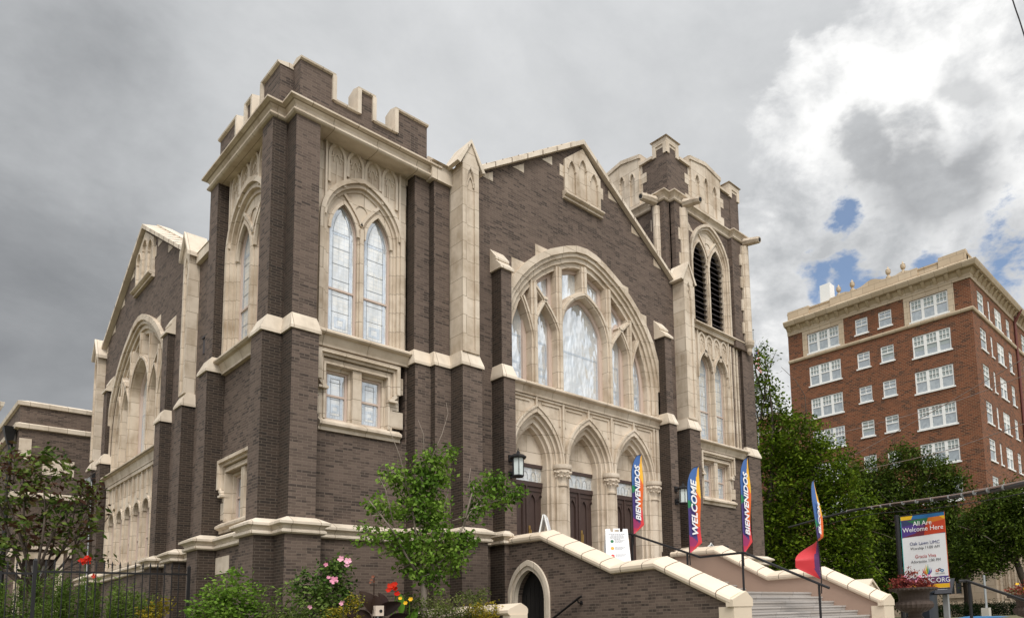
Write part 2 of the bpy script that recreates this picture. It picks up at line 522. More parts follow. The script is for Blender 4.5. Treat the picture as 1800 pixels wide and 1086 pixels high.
class MB:
    def __init__(s):
        s.v = []
        s.f = []

    def add(s, verts, faces):
        o = len(s.v)
        s.v.extend([tuple(p) for p in verts])
        s.f.extend([tuple(i + o for i in f) for f in faces])

    def box(s, x0, x1, y0, y1, z0, z1):
        s.frustum((x0, x1, y0, y1), z0, (x0, x1, y0, y1), z1)

    def frustum(s, a, z0, b, z1):
        v = [(a[0], a[2], z0), (a[1], a[2], z0), (a[1], a[3], z0), (a[0], a[3], z0),
             (b[0], b[2], z1), (b[1], b[2], z1), (b[1], b[3], z1), (b[0], b[3], z1)]
        s.add(v, [(0, 3, 2, 1), (4, 5, 6, 7), (0, 1, 5, 4), (1, 2, 6, 5), (2, 3, 7, 6), (3, 0, 4, 7)])

    def plate(s, F, outer, holes, d0, d1):
        loops = [clean(lp) for lp in [outer] + list(holes)]
        pts = [Vector((p[0], p[1])) for lp in loops for p in lp]
        eds = []
        o = 0
        for lp in loops:
            k = len(lp)
            eds += [(o + i, o + (i + 1) % k) for i in range(k)]
            o += k
        cv, _, cf, ov, _, _ = delaunay_2d_cdt(pts, eds, [], 0, 1e-6)
        tris = []
        for t in cf:
            cx = sum(cv[i].x for i in t) / 3
            cy = sum(cv[i].y for i in t) / 3
            inside = False
            for i, j in eds:
                (x1, y1), (x2, y2) = pts[i], pts[j]
                if (y1 > cy) != (y2 > cy) and cx < x1 + (cy - y1) / (y2 - y1) * (x2 - x1):
                    inside = not inside
            if inside:
                tris.append(t)
        n = len(cv)
        vs = [F(p.x, p.y, d1) for p in cv] + [F(p.x, p.y, d0) for p in cv]
        fs = []
        for t in tris:
            fs.append(tuple(t))
            fs.append(tuple(n + i for i in reversed(t)))
        back = {}
        for q, lst in enumerate(ov):
            for i in lst:
                back[i] = q
        for i, j in eds:
            a, b = back[i], back[j]
            if a != b:
                fs.append((a, b, n + b, n + a))
        s.add(vs, fs)

    def bar(s, F, pts, w, d0, d1):
        """a moulding of width w following a polyline on the wall plane"""
        P = [Vector(p) for p in pts]
        n = len(P)
        left = []
        right = []
        for i in range(n):
            a = P[max(i - 1, 0)]
            b = P[min(i + 1, n - 1)]
            if 0 < i < n - 1:
                t1 = (P[i] - P[i - 1]).normalized()
                t2 = (P[i + 1] - P[i]).normalized()
                t = (t1 + t2)
                t = t.normalized() if t.length > 1e-6 else t1
                k = 1.0 / max(0.4, t.dot(t1))
            else:
                t = (b - a).normalized()
                k = 1.0
            nn = Vector((-t.y, t.x)) * (w / 2 * k)
            left.append(P[i] + nn)
            right.append(P[i] - nn)
        vs = []
        for i in range(n):
            vs += [F(left[i].x, left[i].y, d1), F(right[i].x, right[i].y, d1), F(right[i].x, right[i].y, d0), F(left[i].x, left[i].y, d0)]
        fs = [(0, 1, 2, 3), tuple(4 * (n - 1) + q for q in (3, 2, 1, 0))]
        for i in range(n - 1):
            for q in range(4):
                r = (q + 1) % 4
                fs.append((4 * i + q, 4 * i + r, 4 * i + 4 + r, 4 * i + 4 + q))
        s.add(vs, fs)

    def sweep(s, path, prof, closed=False):
        """horizontal moulding: plan path (X, Y), outside on the right hand; profile (out, z)"""
        P = [Vector(p) for p in path]
        n = len(P)
        m = len(prof)
        vs = []
        for i in range(n):
            if closed:
                t1 = (P[i] - P[i - 1]).normalized()
                t2 = (P[(i + 1) % n] - P[i]).normalized()
            else:
                t1 = (P[i] - P[i - 1]).normalized() if i > 0 else (P[1] - P[0]).normalized()
                t2 = (P[i + 1] - P[i]).normalized() if i < n - 1 else t1
            n1 = Vector((t1.y, -t1.x))
            n2 = Vector((t2.y, -t2.x))
            nn = (n1 + n2)
            nn = nn / max(0.3, nn.length_squared / 2) if nn.length > 1e-6 else n1
            for (o, z) in prof:
                q = P[i] + nn * o
                vs.append((q.x, q.y, z))
        fs = []
        rng = range(n) if closed else range(n - 1)
        for i in rng:
            j = (i + 1) % n
            for k in range(m):
                l = (k + 1) % m
                fs.append((i * m + k, i * m + l, j * m + l, j * m + k))
        if not closed:
            fs.append(tuple(range(m)))
            fs.append(tuple((n - 1) * m + k for k in reversed(range(m))))
        s.add(vs, fs)

    def tube(s, pts, r, n=6, r1=None):
        P = [Vector(p) for p in pts]
        k = len(P)
        vs = []
        up = Vector((0, 0, 1))
        for i in range(k):
            t = (P[min(i + 1, k - 1)] - P[max(i - 1, 0)])
            t = t.normalized() if t.length > 1e-9 else Vector((0, 0, 1))
            a = up if abs(t.z) < 0.9 else Vector((1, 0, 0))
            x = t.cross(a).normalized()
            y = t.cross(x)
            rr = r if r1 is None else r + (r1 - r) * i / max(1, k - 1)
            for q in range(n):
                an = 2 * PI * q / n
                vs.append(P[i] + (x * math.cos(an) + y * math.sin(an)) * rr)
        fs = []
        for i in range(k - 1):
            for q in range(n):
                w = (q + 1) % n
                fs.append((i * n + q, i * n + w, (i + 1) * n + w, (i + 1) * n + q))
        fs.append(tuple(range(n)))
        fs.append(tuple((k - 1) * n + q for q in reversed(range(n))))
        s.add(vs, fs)

    def lathe(s, c, prof, n=20, flute=0.0, fn=0, arc=(0, 2 * PI)):
        vs = []
        full = abs(arc[1] - arc[0] - 2 * PI) < 1e-6
        for (r, z) in prof:
            for q in range(n if full else n + 1):
                an = arc[0] + (arc[1] - arc[0]) * q / n
                rr = r * (1 + (flute * abs(math.cos(an * fn / 2)) if fn else 0))
                vs.append((c[0] + rr * math.cos(an), c[1] + rr * math.sin(an), c[2] + z))
        fs = []
        w = n if full else n + 1
        for i in range(len(prof) - 1):
            for q in range(n):
                j = (q + 1) % w
                fs.append((i * w + q, i * w + j, (i + 1) * w + j, (i + 1) * w + q))
        if full:
            fs.append(tuple(range(w)))
            fs.append(tuple((len(prof) - 1) * w + q for q in reversed(range(w))))
        s.add(vs, fs)

    def quad(s, a, b, c, d):
        s.add([a, b, c, d], [(0, 1, 2, 3)])

    def build(s, name, mat, parent=None, smooth=False, bevel=0.0):
        me = bpy.data.meshes.new(name)
        me.from_pydata(s.v, [], s.f)
        bm = bmesh.new()
        bm.from_mesh(me)
        bmesh.ops.recalc_face_normals(bm, faces=bm.faces)
        bm.to_mesh(me)
        bm.free()
        me.materials.append(mat)
        if smooth:
            me.polygons.foreach_set("use_smooth", [True] * len(me.polygons))
        o = bpy.data.objects.new(name, me)
        COL.objects.link(o)
        if parent is not None:
            o.parent = parent
            o.matrix_parent_inverse = base_inverse(parent)
        if bevel:
            md = o.modifiers.new("bevel", "BEVEL")
            md.width = bevel
            md.segments = 2
            md.limit_method = "ANGLE"
        return o


def base_inverse(p):
    return Matrix.Translation(p.location).inverted() if p.parent is None else Matrix.Identity(4)


def tag(o, label=None, cat=None, group=None, kind=None):
    if label:
        o["label"] = label
    if cat:
        o["category"] = cat
    if group:
        o["group"] = group
    if kind:
        o["kind"] = kind
    return o


def thing(name, loc, label, cat, group=None):
    o = bpy.data.objects.new(name, None)
    COL.objects.link(o)
    o.location = loc
    o.empty_display_size = 0.2
    return tag(o, label, cat, group)


def islands(mb, name, mat, parent):
    """build every loose piece of mb as a part of its own"""
    n = len(mb.v)
    p = list(range(n))

    def find(a):
        while p[a] != a:
            p[a] = p[p[a]]
            a = p[a]
        return a
    for f in mb.f:
        for i in f[1:]:
            p[find(i)] = find(f[0])
    groups = {}
    for f in mb.f:
        groups.setdefault(find(f[0]), []).append(f)
    for fs in groups.values():
        ids = sorted(set(i for f in fs for i in f))
        m = {i: k for k, i in enumerate(ids)}
        q = MB()
        q.add([mb.v[i] for i in ids], [tuple(m[i] for i in f) for f in fs])
        q.build(name, mat, parent)


def FS(y0):
    return lambda u, z, d: (u, y0 - d, z)


def FW(x0):
    return lambda u, z, d: (x0 - d, u, z)


def rect(u0, u1, z0, z1):
    return [(u0, z0), (u1, z0), (u1, z1), (u0, z1)]


def gothic(uc, w, zs, h, n=10):
    """pointed arch over half width w, springing at zs, rising h: points left to right"""
    r = (w * w + h * h) / (2 * w)
    a1 = math.asin(min(1.0, h / r)) if r - w >= 0 else PI - math.asin(min(1.0, h / r))
    left = []
    for i in range(n + 1):
        a = a1 * i / n
        left.append((uc + (r - w) - r * math.cos(a), zs + r * math.sin(a)))
    left[-1] = (uc, zs + h)
    right = [(2 * uc - x, z) for x, z in reversed(left[:-1])]
    return left + right


def arch(uc, w, zb, zs, h, n=10):
    return [(uc - w, zb)] + gothic(uc, w, zs, h, n) + [(uc + w, zb)]


_ARC = [(0, 1), (0.12, 0.985), (0.24, 0.945), (0.43, 0.855), (0.57, 0.765), (0.68, 0.675), (0.79, 0.56), (0.88, 0.435), (0.95, 0.27), (0.985, 0.13), (1, 0)]


def broad(uc, w, zs, h):
    """the wide low pointed arch of the big gable windows"""
    L = [(uc - x * w, zs + z * h) for x, z in reversed(_ARC)]
    R = [(uc + x * w, zs + z * h) for x, z in _ARC[1:]]
    return L + R


def broad_z(x, w, zs, h):
    x = abs(x) / w
    for (a, za), (b, zb) in zip(_ARC, _ARC[1:]):
        if a <= x <= b:
            return zs + h * (za + (zb - za) * (x - a) / (b - a))
    return zs


def text_obj(name, body, size, mat, M, parent, align="CENTER", sx=1.0, extrude=0.002, bold=0.0, shear=0.0):
    cu = bpy.data.curves.new(name, "FONT")
    cu.body = body
    cu.size = size
    cu.align_x = align
    cu.align_y = "CENTER"
    cu.extrude = extrude
    cu.offset = bold
    cu.shear = shear
    cu.resolution_u = 3
    tmp = bpy.data.objects.new(name + "_curve", cu)
    COL.objects.link(tmp)
    dg = bpy.context.evaluated_depsgraph_get()
    me = bpy.data.meshes.new_from_object(tmp.evaluated_get(dg))
    COL.objects.unlink(tmp)
    bpy.data.objects.remove(tmp)
    me.transform(Matrix.Diagonal((sx, 1, 1, 1)))
    me.transform(M)
    me.materials.clear()
    me.materials.append(mat)
    o = bpy.data.objects.new(name, me)
    COL.objects.link(o)
    o.parent = parent
    o.matrix_parent_inverse = base_inverse(parent)
    return o

# ================================================================== ground
def ground_z(x, y):
    def ss(a, b, t):
        t = max(0.0, min(1.0, (t - a) / (b - a)))
        return t * t * (3 - 2 * t)
    left = 1.25 * ss(4.0, 11.5, y) + 0.45 * ss(14.5, 20.0, y)
    right = 1.02 * ss(3.0, 6.5, y + 0.25 * x) if x > 0 else 0.0
    k = ss(11.5, 13.5, x)
    z = left * (1 - k) + right * k
    if 9.7 < x < 11.6 and 12.4 < y < 16.2:
        z = 0.3
    if 11.8 < x < 18.6 and y > 8.0 and y < 16.5:
        z = 0.9
    return z


def build_ground():
    xs = sorted(set([-400, -200, -100, -60, -40, -25] + [i * 0.5 for i in range(-36, 90)] + [50, 60, 70, 90, 120, 200, 400, 900]))
    ys = sorted(set([-300, -100, -50, -25] + [i * 0.5 for i in range(-24, 60)] + [32, 36, 40, 50, 60, 80, 120, 200, 400, 900]))
    v = [(x, y, ground_z(x, y)) for y in ys for x in xs]
    nx = len(xs)
    f = [(j * nx + i, j * nx + i + 1, (j + 1) * nx + i + 1, (j + 1) * nx + i) for j in range(len(ys) - 1) for i in range(nx - 1)]
    mb = MB()
    mb.add(v, f)
    tag(mb.build("ground", GRASS, smooth=True), kind="structure")
    mb = MB()
    mb.box(-200, 400, -9.0, 0.2, -0.3, 0.02)
    tag(mb.build("road", ASPH), kind="structure")
    mb = MB()
    mb.box(-200, 400, 0.35, 2.6, -0.3, 0.12)
    mb.box(13.2, 17.4, 2.6, 7.2, 0.2, 1.035)
    tag(mb.build("pavement", CONC), kind="structure")


build_ground()

# ================================================================== church
church = thing("church", (15.0, 17.0, 1.0), "large dark brown brick gothic church with cream stone trim, two towers and a gabled front", "church")


def part(mb, name, mat, **k):
    return mb.build(name, mat, church, **k)


# plan boxes of the piers (x0, x1, y0, y1): middle stage; the base stage is 0.09 m bigger, the upper stage smaller
PB = 0.09


def pier(x0, x1, y0, y1, zt, faces, zb=0.0, name="pier", zp=3.93, zw=8.48, up=0.105, weather=True, dz=0.39):
    """brick pier with base, middle and upper stage; faces = exposed sides out of 'wesn'"""
    def grow(k):
        return (x0 - (k if "w" in faces else 0), x1 + (k if "e" in faces else 0), y0 - (k if "s" in faces else 0), y1 + (k if "n" in faces else 0))

    def thin(k):
        # only the outward face is set back strongly, the flanks a little
        kw = k if "W" in faces or "w" in faces else 0
        return (x0 + (k if "W" in faces else (0.02 if "w" in faces else 0)), x1 - (k if "E" in faces else (0.02 if "e" in faces else 0)),
                y0 + (k if "S" in faces else (0.02 if "s" in faces else 0)), y1 - (k if "N" in faces else (0.02 if "n" in faces else 0)))
    g = grow(PB)
    mb = MB()
    mb.box(g[0], g[1], g[2], g[3], zb, zp)
    mb.box(x0, x1, y0, y1, zp, zw)
    t = thin(up)
    if zt > zw:
        mb.box(t[0], t[1], t[2], t[3], zw, zt)
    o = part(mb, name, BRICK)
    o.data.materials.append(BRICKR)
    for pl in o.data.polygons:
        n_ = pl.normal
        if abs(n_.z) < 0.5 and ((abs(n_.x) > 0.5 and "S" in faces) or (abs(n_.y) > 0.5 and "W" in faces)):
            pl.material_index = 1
    if weather:
        lo = grow(0.045)
        mb = MB()
        mb.box(lo[0], lo[1], lo[2], lo[3], zw - 0.02, zw + 0.05)
        mb.frustum(lo, zw + 0.05, (t[0] - 0.003, t[1] + 0.003, t[2] - 0.003, t[3] + 0.003), zw + dz)
        part(mb, "weathering", COPING)
    return t


# ---- left tower piers (front left corner, clasping)
pier(5.86, 6.285, 17.055, 17.73, 13.8, "wWsn", name="buttress")
pier(6.28, 6.87, 16.47, 17.06, 13.8, "wsSe", name="buttress")
pier(5.86, 6.285, 20.80, 21.46, 13.8, "wWsn", name="buttress")
pier(9.38, 9.835, 16.62, 17.10, 13.8, "wsS", name="buttress")
pier(9.83, 10.315, 16.41, 17.12, 14.05, "wsS", name="buttress")
# big pilaster bases with cream stone shafts above
GF = 16.46      # gable wall face
GW = 6.60       # west gable wall face


def pilaster_front(x0, x1, name_side):
    pier(x0, x1, 15.85, GF + 0.12, 8.5, "wesS", name="buttress")
    F = FS(15.955)
    a, b = x0 + 0.05, x1 - 0.04
    c = (a + b) / 2
    mb = MB()
    mb.box(a, b, 15.955, GF + 0.1, 8.80, 14.22)
    hole = arch(c, (b - a) / 2 - 0.13, 8.95, 13.75, 0.42, 6)
    mb.plate(F, rect(a, b, 8.87, 14.32), [hole], 0.003, 0.055)
    mb.bar(F, hole[1:-1], 0.035, 0.01, 0.04)
    # little cusped head inside the panel
    mb.bar(F, gothic(c, 0.10, 13.62, 0.3, 5), 0.03, 0.004, 0.035)
    mb.plate(F, [(a - 0.02, 14.2), (b + 0.02, 14.2), (c, 14.93)], [], -0.3, 0.058)
    part(mb, "pilaster", STONE)
    cap = MB()
    for s in (-1, 1):
        e = (c + s * ((b - a) / 2 + 0.10), 14.14)
        r = (c, 14.88)
        nx, nz = (e[1] - r[1]), -(e[0] - r[0])
        ln = math.hypot(nx, nz)
        nx, nz = nx / ln * 0.1, nz / ln * 0.08
        if nz < 0:
            nx, nz = -nx, -nz
        q = [e, r, (r[0], r[1] + 0.105), (e[0] + nx, e[1] + nz)]
        cap.add([FS(15.85)(u, z, 0) for u, z in q] + [FS(GF + 0.25)(u, z, 0) for u, z in q], [(0, 1, 2, 3), (7, 6, 5, 4), (0, 4, 5, 1), (1, 5, 6, 2), (2, 6, 7, 3), (3, 7, 4, 0)])
    part(cap, "pilaster_cap", COPING)


pilaster_front(10.30, 10.90, "left")
pilaster_front(19.76, 20.38, "right")


def pilaster_west(y0, y1):
    pier(6.28, GW + 0.12, y0, y1, 8.5, "wWsn", name="buttress")
    F = FW(6.385)
    a, b = y0 + 0.05, y1 - 0.04
    c = (a + b) / 2
    mb = MB()
    mb.box(6.385, GW + 0.1, a, b, 8.80, 13.5)
    hole = arch(c, (b - a) / 2 - 0.13, 8.95, 12.85, 0.42, 6)
    mb.plate(F, rect(a, b, 8.87, 13.45), [hole], 0.003, 0.055)
    mb.bar(F, gothic(c, 0.10, 12.75, 0.3, 5), 0.03, 0.004, 0.035)
    mb.plate(F, [(a - 0.02, 13.3), (b + 0.02, 13.3), (c, 13.95)], [], -0.2, 0.058)
    part(mb, "pilaster", STONE)
    cap = MB()
    for s in (-1, 1):
        e = (c + s * ((b - a) / 2 + 0.14), 13.2)
        r = (c, 13.95)
        q = [e, r, (r[0], r[1] + 0.13), (e[0], e[1] + 0.13)]
        cap.add([FW(6.23)(u, z, 0) for u, z in q] + [FW(GW + 0.25)(u, z, 0) for u, z in q], [(0, 1, 2, 3), (7, 6, 5, 4), (0, 4, 5, 1), (1, 5, 6, 2), (2, 6, 7, 3), (3, 7, 4, 0)])
    part(cap, "pilaster_cap", COPING)


pilaster_west(24.50, 25.16)
pilaster_west(36.42, 37.10)


def small_buttress(F_kind, u0, u1, d_mid, ztop):
    """buttress beside the big window, with a stepped stone cap"""
    if F_kind == "S":
        t = pier(u0, u1, GF - d_mid, GF + 0.1, ztop, "wesS", name="buttress")
        P = lambda u, o, z: (u, GF - o, z)
    else:
        t = pier(GW - d_mid, GW + 0.1, u0, u1, ztop, "wWsn", name="buttress")
        P = lambda u, o, z: (GW - o, u, z)
    D = d_mid - 0.1
    prof = [(-0.05, ztop - 0.02), (D + 0.06, ztop - 0.02), (D + 0.06, ztop + 0.05), (D * 0.55, ztop + 0.30), (D * 0.62, ztop + 0.315),
            (D * 0.62, ztop + 0.38), (-0.05, ztop + 0.75)]
    mb = MB()
    n = len(prof)
    a, b = u0 - 0.04, u1 + 0.04
    mb.add([P(a, o, z) for o, z in prof] + [P(b, o, z) for o, z in prof],
           [tuple(range(n)), tuple(reversed(range(n, 2 * n)))] + [(i, (i + 1) % n, n + (i + 1) % n, n + i) for i in range(n)])
    part(mb, "buttress_cap", COPING)


small_buttress("S", 11.64, 12.03, 0.56, 11.70)
small_buttress("S", 18.69, 19.09, 0.56, 11.70)
small_buttress("W", 26.80, 27.40, 0.30, 11.45)
small_buttress("W", 34.90, 35.52, 0.30, 11.45)

# ---- plinth moulding following the base of the walls
PL = [(3.9 + 0.01, 0), ]
plinth_prof = [(-0.15, 4.14), (0.03, 4.13), (0.25, 4.01), (0.25, 3.955), (0.17, 3.915), (0.135, 3.86), (0.16, 3.845), (0.185, 3.815), (0.185, 3.775), (0.15, 3.745), (-0.15, 3.745)]
path_west = [(6.6, 40.0), (6.6, 37.1), (6.28, 37.1), (6.28, 36.42), (6.6, 36.42), (6.6, 35.52), (6.30, 35.52), (6.30, 34.9), (6.6, 34.9),
             (6.6, 27.4), (6.30, 27.4), (6.30, 26.8), (6.6, 26.8), (6.6, 25.16), (6.28, 25.16), (6.28, 24.5), (6.6, 24.5), (6.6, 21.46),
             (5.86, 21.46), (5.86, 20.80), (6.28, 20.80), (6.28, 17.73), (5.86, 17.73), (5.86, 17.055), (6.28, 17.055), (6.28, 16.47), (6.87, 16.47),
             (6.87, 17.04), (9.38, 17.04), (9.38, 16.62), (9.83, 16.62), (9.83, 16.41), (10.30, 16.41), (10.30, 15.85), (10.90, 15.85), (10.90, GF),
             (11.64, GF), (11.64, 15.9), (11.75, 15.9)]
# path runs with the outside on the right hand
mb = MB()
mb.sweep(path_west, plinth_prof)
part(mb, "plinth_moulding", COPING)
mb = MB()
mb.sweep([(19.2, GF), (19.76, GF), (19.76, 15.85), (20.38, 15.85), (20.38, GF + 0.3), (22.2, 17.25), (25.1, 17.25), (25.1, 16.9), (26.05, 16.9), (26.05, 17.6), (26.0, 22.0)], plinth_prof)
part(mb, "plinth_moulding", COPING)

# ---- left tower walls
TWX, TWY = 6.28, 17.04
win_hole_s = rect(7.16, 9.34, 6.42, 8.42)
mb = MB()
mb.plate(FS(TWY), rect(6.86, 9.39, 3.9, 8.55), [win_hole_s], -0.5, 0.0)
mb.plate(FS(TWY), rect(6.86, 9.39, 0.0, 3.9), [], -0.5, 0.09)
mb.plate(FW(TWX), rect(17.72, 20.81, 3.9, 8.55), [rect(18.05, 20.5, 4.34, 5.92)], -0.5, 0.0)
mb.plate(FW(TWX), rect(17.72, 20.81, 0.0, 3.9), [], -0.5, 0.09)
mb.box(6.8, 9.9, 17.62, 21.4, 0.0, 14.0)
mb.box(6.25, 6.9, 21.2, 21.45, 0.0, 13.6)
mb.box(6.3, 6.9, 17.1, 17.7, 0.0, 13.6)
mb.box(9.36, 10.3, 17.1, 21.4, 8.0, 13.6)
part(mb, "tower_wall", BRICK)

mb = MB()
mb.plate(FW(TWX), rect(19.75, 20.75, 3.12, 3.55), [], 0.05, 0.1)
part(mb, "date_stone", BLANK)


# ---- windows -------------------------------------------------------------
def glazing(parent, F, outline, d, mat=GLASS, rail=None, frame_w=0.055, frame_d=0.05, border=True):
    """sash frame and glass filling one light"""
    fr = MB()
    c = (sum(p[0] for p in outline) / len(outline), sum(p[1] for p in outline) / len(outline))
    u0 = min(p[0] for p in outline)
    u1 = max(p[0] for p in outline)
    z0 = min(p[1] for p in outline)
    z1 = max(p[1] for p in outline)

    def shrink(k):
        su = (u1 - u0 - 2 * k) / (u1 - u0)
        szz = (z1 - z0 - 2 * k) / (z1 - z0)
        return [((p[0] - (u0 + u1) / 2) * su + (u0 + u1) / 2, (p[1] - (z0 + z1) / 2) * szz + (z0 + z1) / 2) for p in outline]
    fr.plate(F, outline, [shrink(frame_w)], d - 0.02, d + frame_d)
    if rail:
        fr.plate(F, rect(u0 + 0.01, u1 - 0.01, rail, rail + 0.05), [], d - 0.01, d + frame_d * 0.8)
    fo = fr.build("sash_frame", FRAME, parent)
    g = MB()
    g.plate(F, shrink(frame_w * 0.6), [], d - 0.012, d + 0.004)
    g.build("glass", mat, parent)
    if border:
        b = MB()
        b.plate(F, shrink(frame_w + 0.03), [shrink(frame_w + 0.10)], d + 0.005, d + 0.009)
        cu = (u0 + u1) / 2
        q = (u1 - u0) * 0.2
        zq = z0 + 0.22 + q
        b.plate(F, rect(cu - q, cu + q, zq - q, zq + q), [rect(cu - q * 0.5, cu + q * 0.5, zq - q * 0.5, zq + q * 0.5)], d + 0.005, d + 0.009)
        if z1 - z0 > 2:
            zt_ = z1 - (z1 - z0) * 0.22
            b.plate(F, rect(u0 + 0.15, u1 - 0.15, zt_ - 0.09, zt_), [], d + 0.005, d + 0.009)
        b.build("border_glass", GLASSB, parent)
        l = MB()
        l.plate(F, shrink(frame_w + 0.10), [shrink(frame_w + 0.112)], d + 0.006, d + 0.011)
        zz = z0 + 0.22 + 2 * q + 0.12
        while zz < z1 - (z1 - z0) * 0.2:
            l.plate(F, rect(u0 + 0.13, u1 - 0.13, zz, zz + 0.012), [], d + 0.006, d + 0.011)
            zz += 0.42
        l.build("lead_came", LEAD, parent)


GLASSB = glass_mat("pale_blue_border_glass", (0.36, 0.41, 0.46), (0.44, 0.48, 0.51), (0.22, 0.25, 0.28), 0.3, (0.06, 0.16))
LEAD = plain("lead_came", (0.30, 0.32, 0.34), 0.5)


def square_window(F, u0, u1, z0, z1, dm=0.0, drop=0.42, mat=GLASS, sill_out=0.22):
    """two-light square headed window with label moulding; opening u0..u1, z0..z1"""
    c = (u0 + u1) / 2
    mb = MB()
    hw = 0.11
    o = rect(u0 - 0.14, u1 + 0.14, z0 - 0.1, z1 + 0.16)
    l1 = rect(u0, c - hw, z0, z1)
    l2 = rect(c + hw, u1, z0, z1)
    mb.plate(F, o, [l1, l2], -0.16, dm + 0.012)
    e = 0.075
    i1 = rect(u0 + e, c - hw - e * 0.7, z0 + 0.02, z1 - e)
    i2 = rect(c + hw + e * 0.7, u1 - e, z0 + 0.02, z1 - e)
    mb.plate(F, rect(u0 - 0.05, u1 + 0.05, z0 - 0.05, z1 + 0.05), [i1, i2], -0.30, -0.12)
    # outer order
    mb.bar(F, [(u0 - 0.03, z0), (u0 - 0.03, z1 + 0.04), (u1 + 0.03, z1 + 0.04), (u1 + 0.03, z0)], 0.05, 0.0, dm + 0.06)
    # label with returns and corbels
    lu0, lu1, lz = u0 - 0.19, u1 + 0.24, z1 + 0.30
    mb.bar(F, [(lu0 + 0.0, z1 - drop), (lu0, lz), (lu1, lz), (lu1, z1 - drop)], 0.085, -0.03, dm + 0.17)
    mb.bar(F, [(lu0 + 0.06, z1 - drop), (lu0 + 0.06, lz - 0.07), (lu1 - 0.06, lz - 0.07), (lu1 - 0.06, z1 - drop)], 0.09, -0.03, dm + 0.09)
    for q, sgn in ((lu0, 1), (lu1, -1)):
        mb.plate(F, [(q - 0.06, z1 - drop + 0.03), (q + 0.06, z1 - drop + 0.03), (q + sgn * 0.16 + 0.05, z1 - drop - 0.16), (q + sgn * 0.16 - 0.05, z1 - drop - 0.16)], [], -0.03, dm + 0.13)
        mb.plate(F, rect(q + sgn * 0.12 - 0.13, q + sgn * 0.12 + 0.1, z1 - drop - 0.21, z1 - drop - 0.155), [], -0.03, dm + 0.15)
    # quoined jambs
    for k in range(3):
        zz = z0 + 0.08 + k * 0.46
        wq = 0.34 if k % 2 == 0 else 0.22
        mb.plate(F, rect(u1 + 0.1, u1 + 0.1 + wq, zz, zz + 0.44), [], -0.1, dm + 0.006)
        mb.plate(F, rect(u0 - 0.1 - wq * 0.5, u0 - 0.1, zz, zz + 0.44), [], -0.1, dm + 0.006)
    # sill
    sp = [(-0.02, z0 + 0.035), (-0.16 - 0.12, z0 + 0.05)]
    prof = [(-0.3, z0 + 0.05), (0.0, z0 + 0.0), (sill_out * 0.72, z0 - 0.11), (sill_out * 0.72, z0 - 0.17), (0.06, z0 - 0.22), (0.06, z0 - 0.30), (-0.1, z0 - 0.30)]
    a, b = u0 - 0.16, u1 + 0.34
    n = len(prof)
    mb.add([F(a, z, o_) for o_, z in prof] + [F(b, z, o_) for o_, z in prof],
           [tuple(range(n)), tuple(reversed(range(n, 2 * n)))] + [(i, (i + 1) % n, n + (i + 1) % n, n + i) for i in range(n)])
    w = part(mb, "window", STONE)
    mid = z0 + (z1 - z0) * 0.47
    for lt in (i1, i2):
        glazing(w, F, lt, -0.24, mat, rail=mid)
    return w


square_window(FS(TWY), 7.27, 8.83, 6.66, 8.0)
square_window(FW(TWX), 18.15, 20.35, 4.46, 5.72, mat=GLASSDARK)


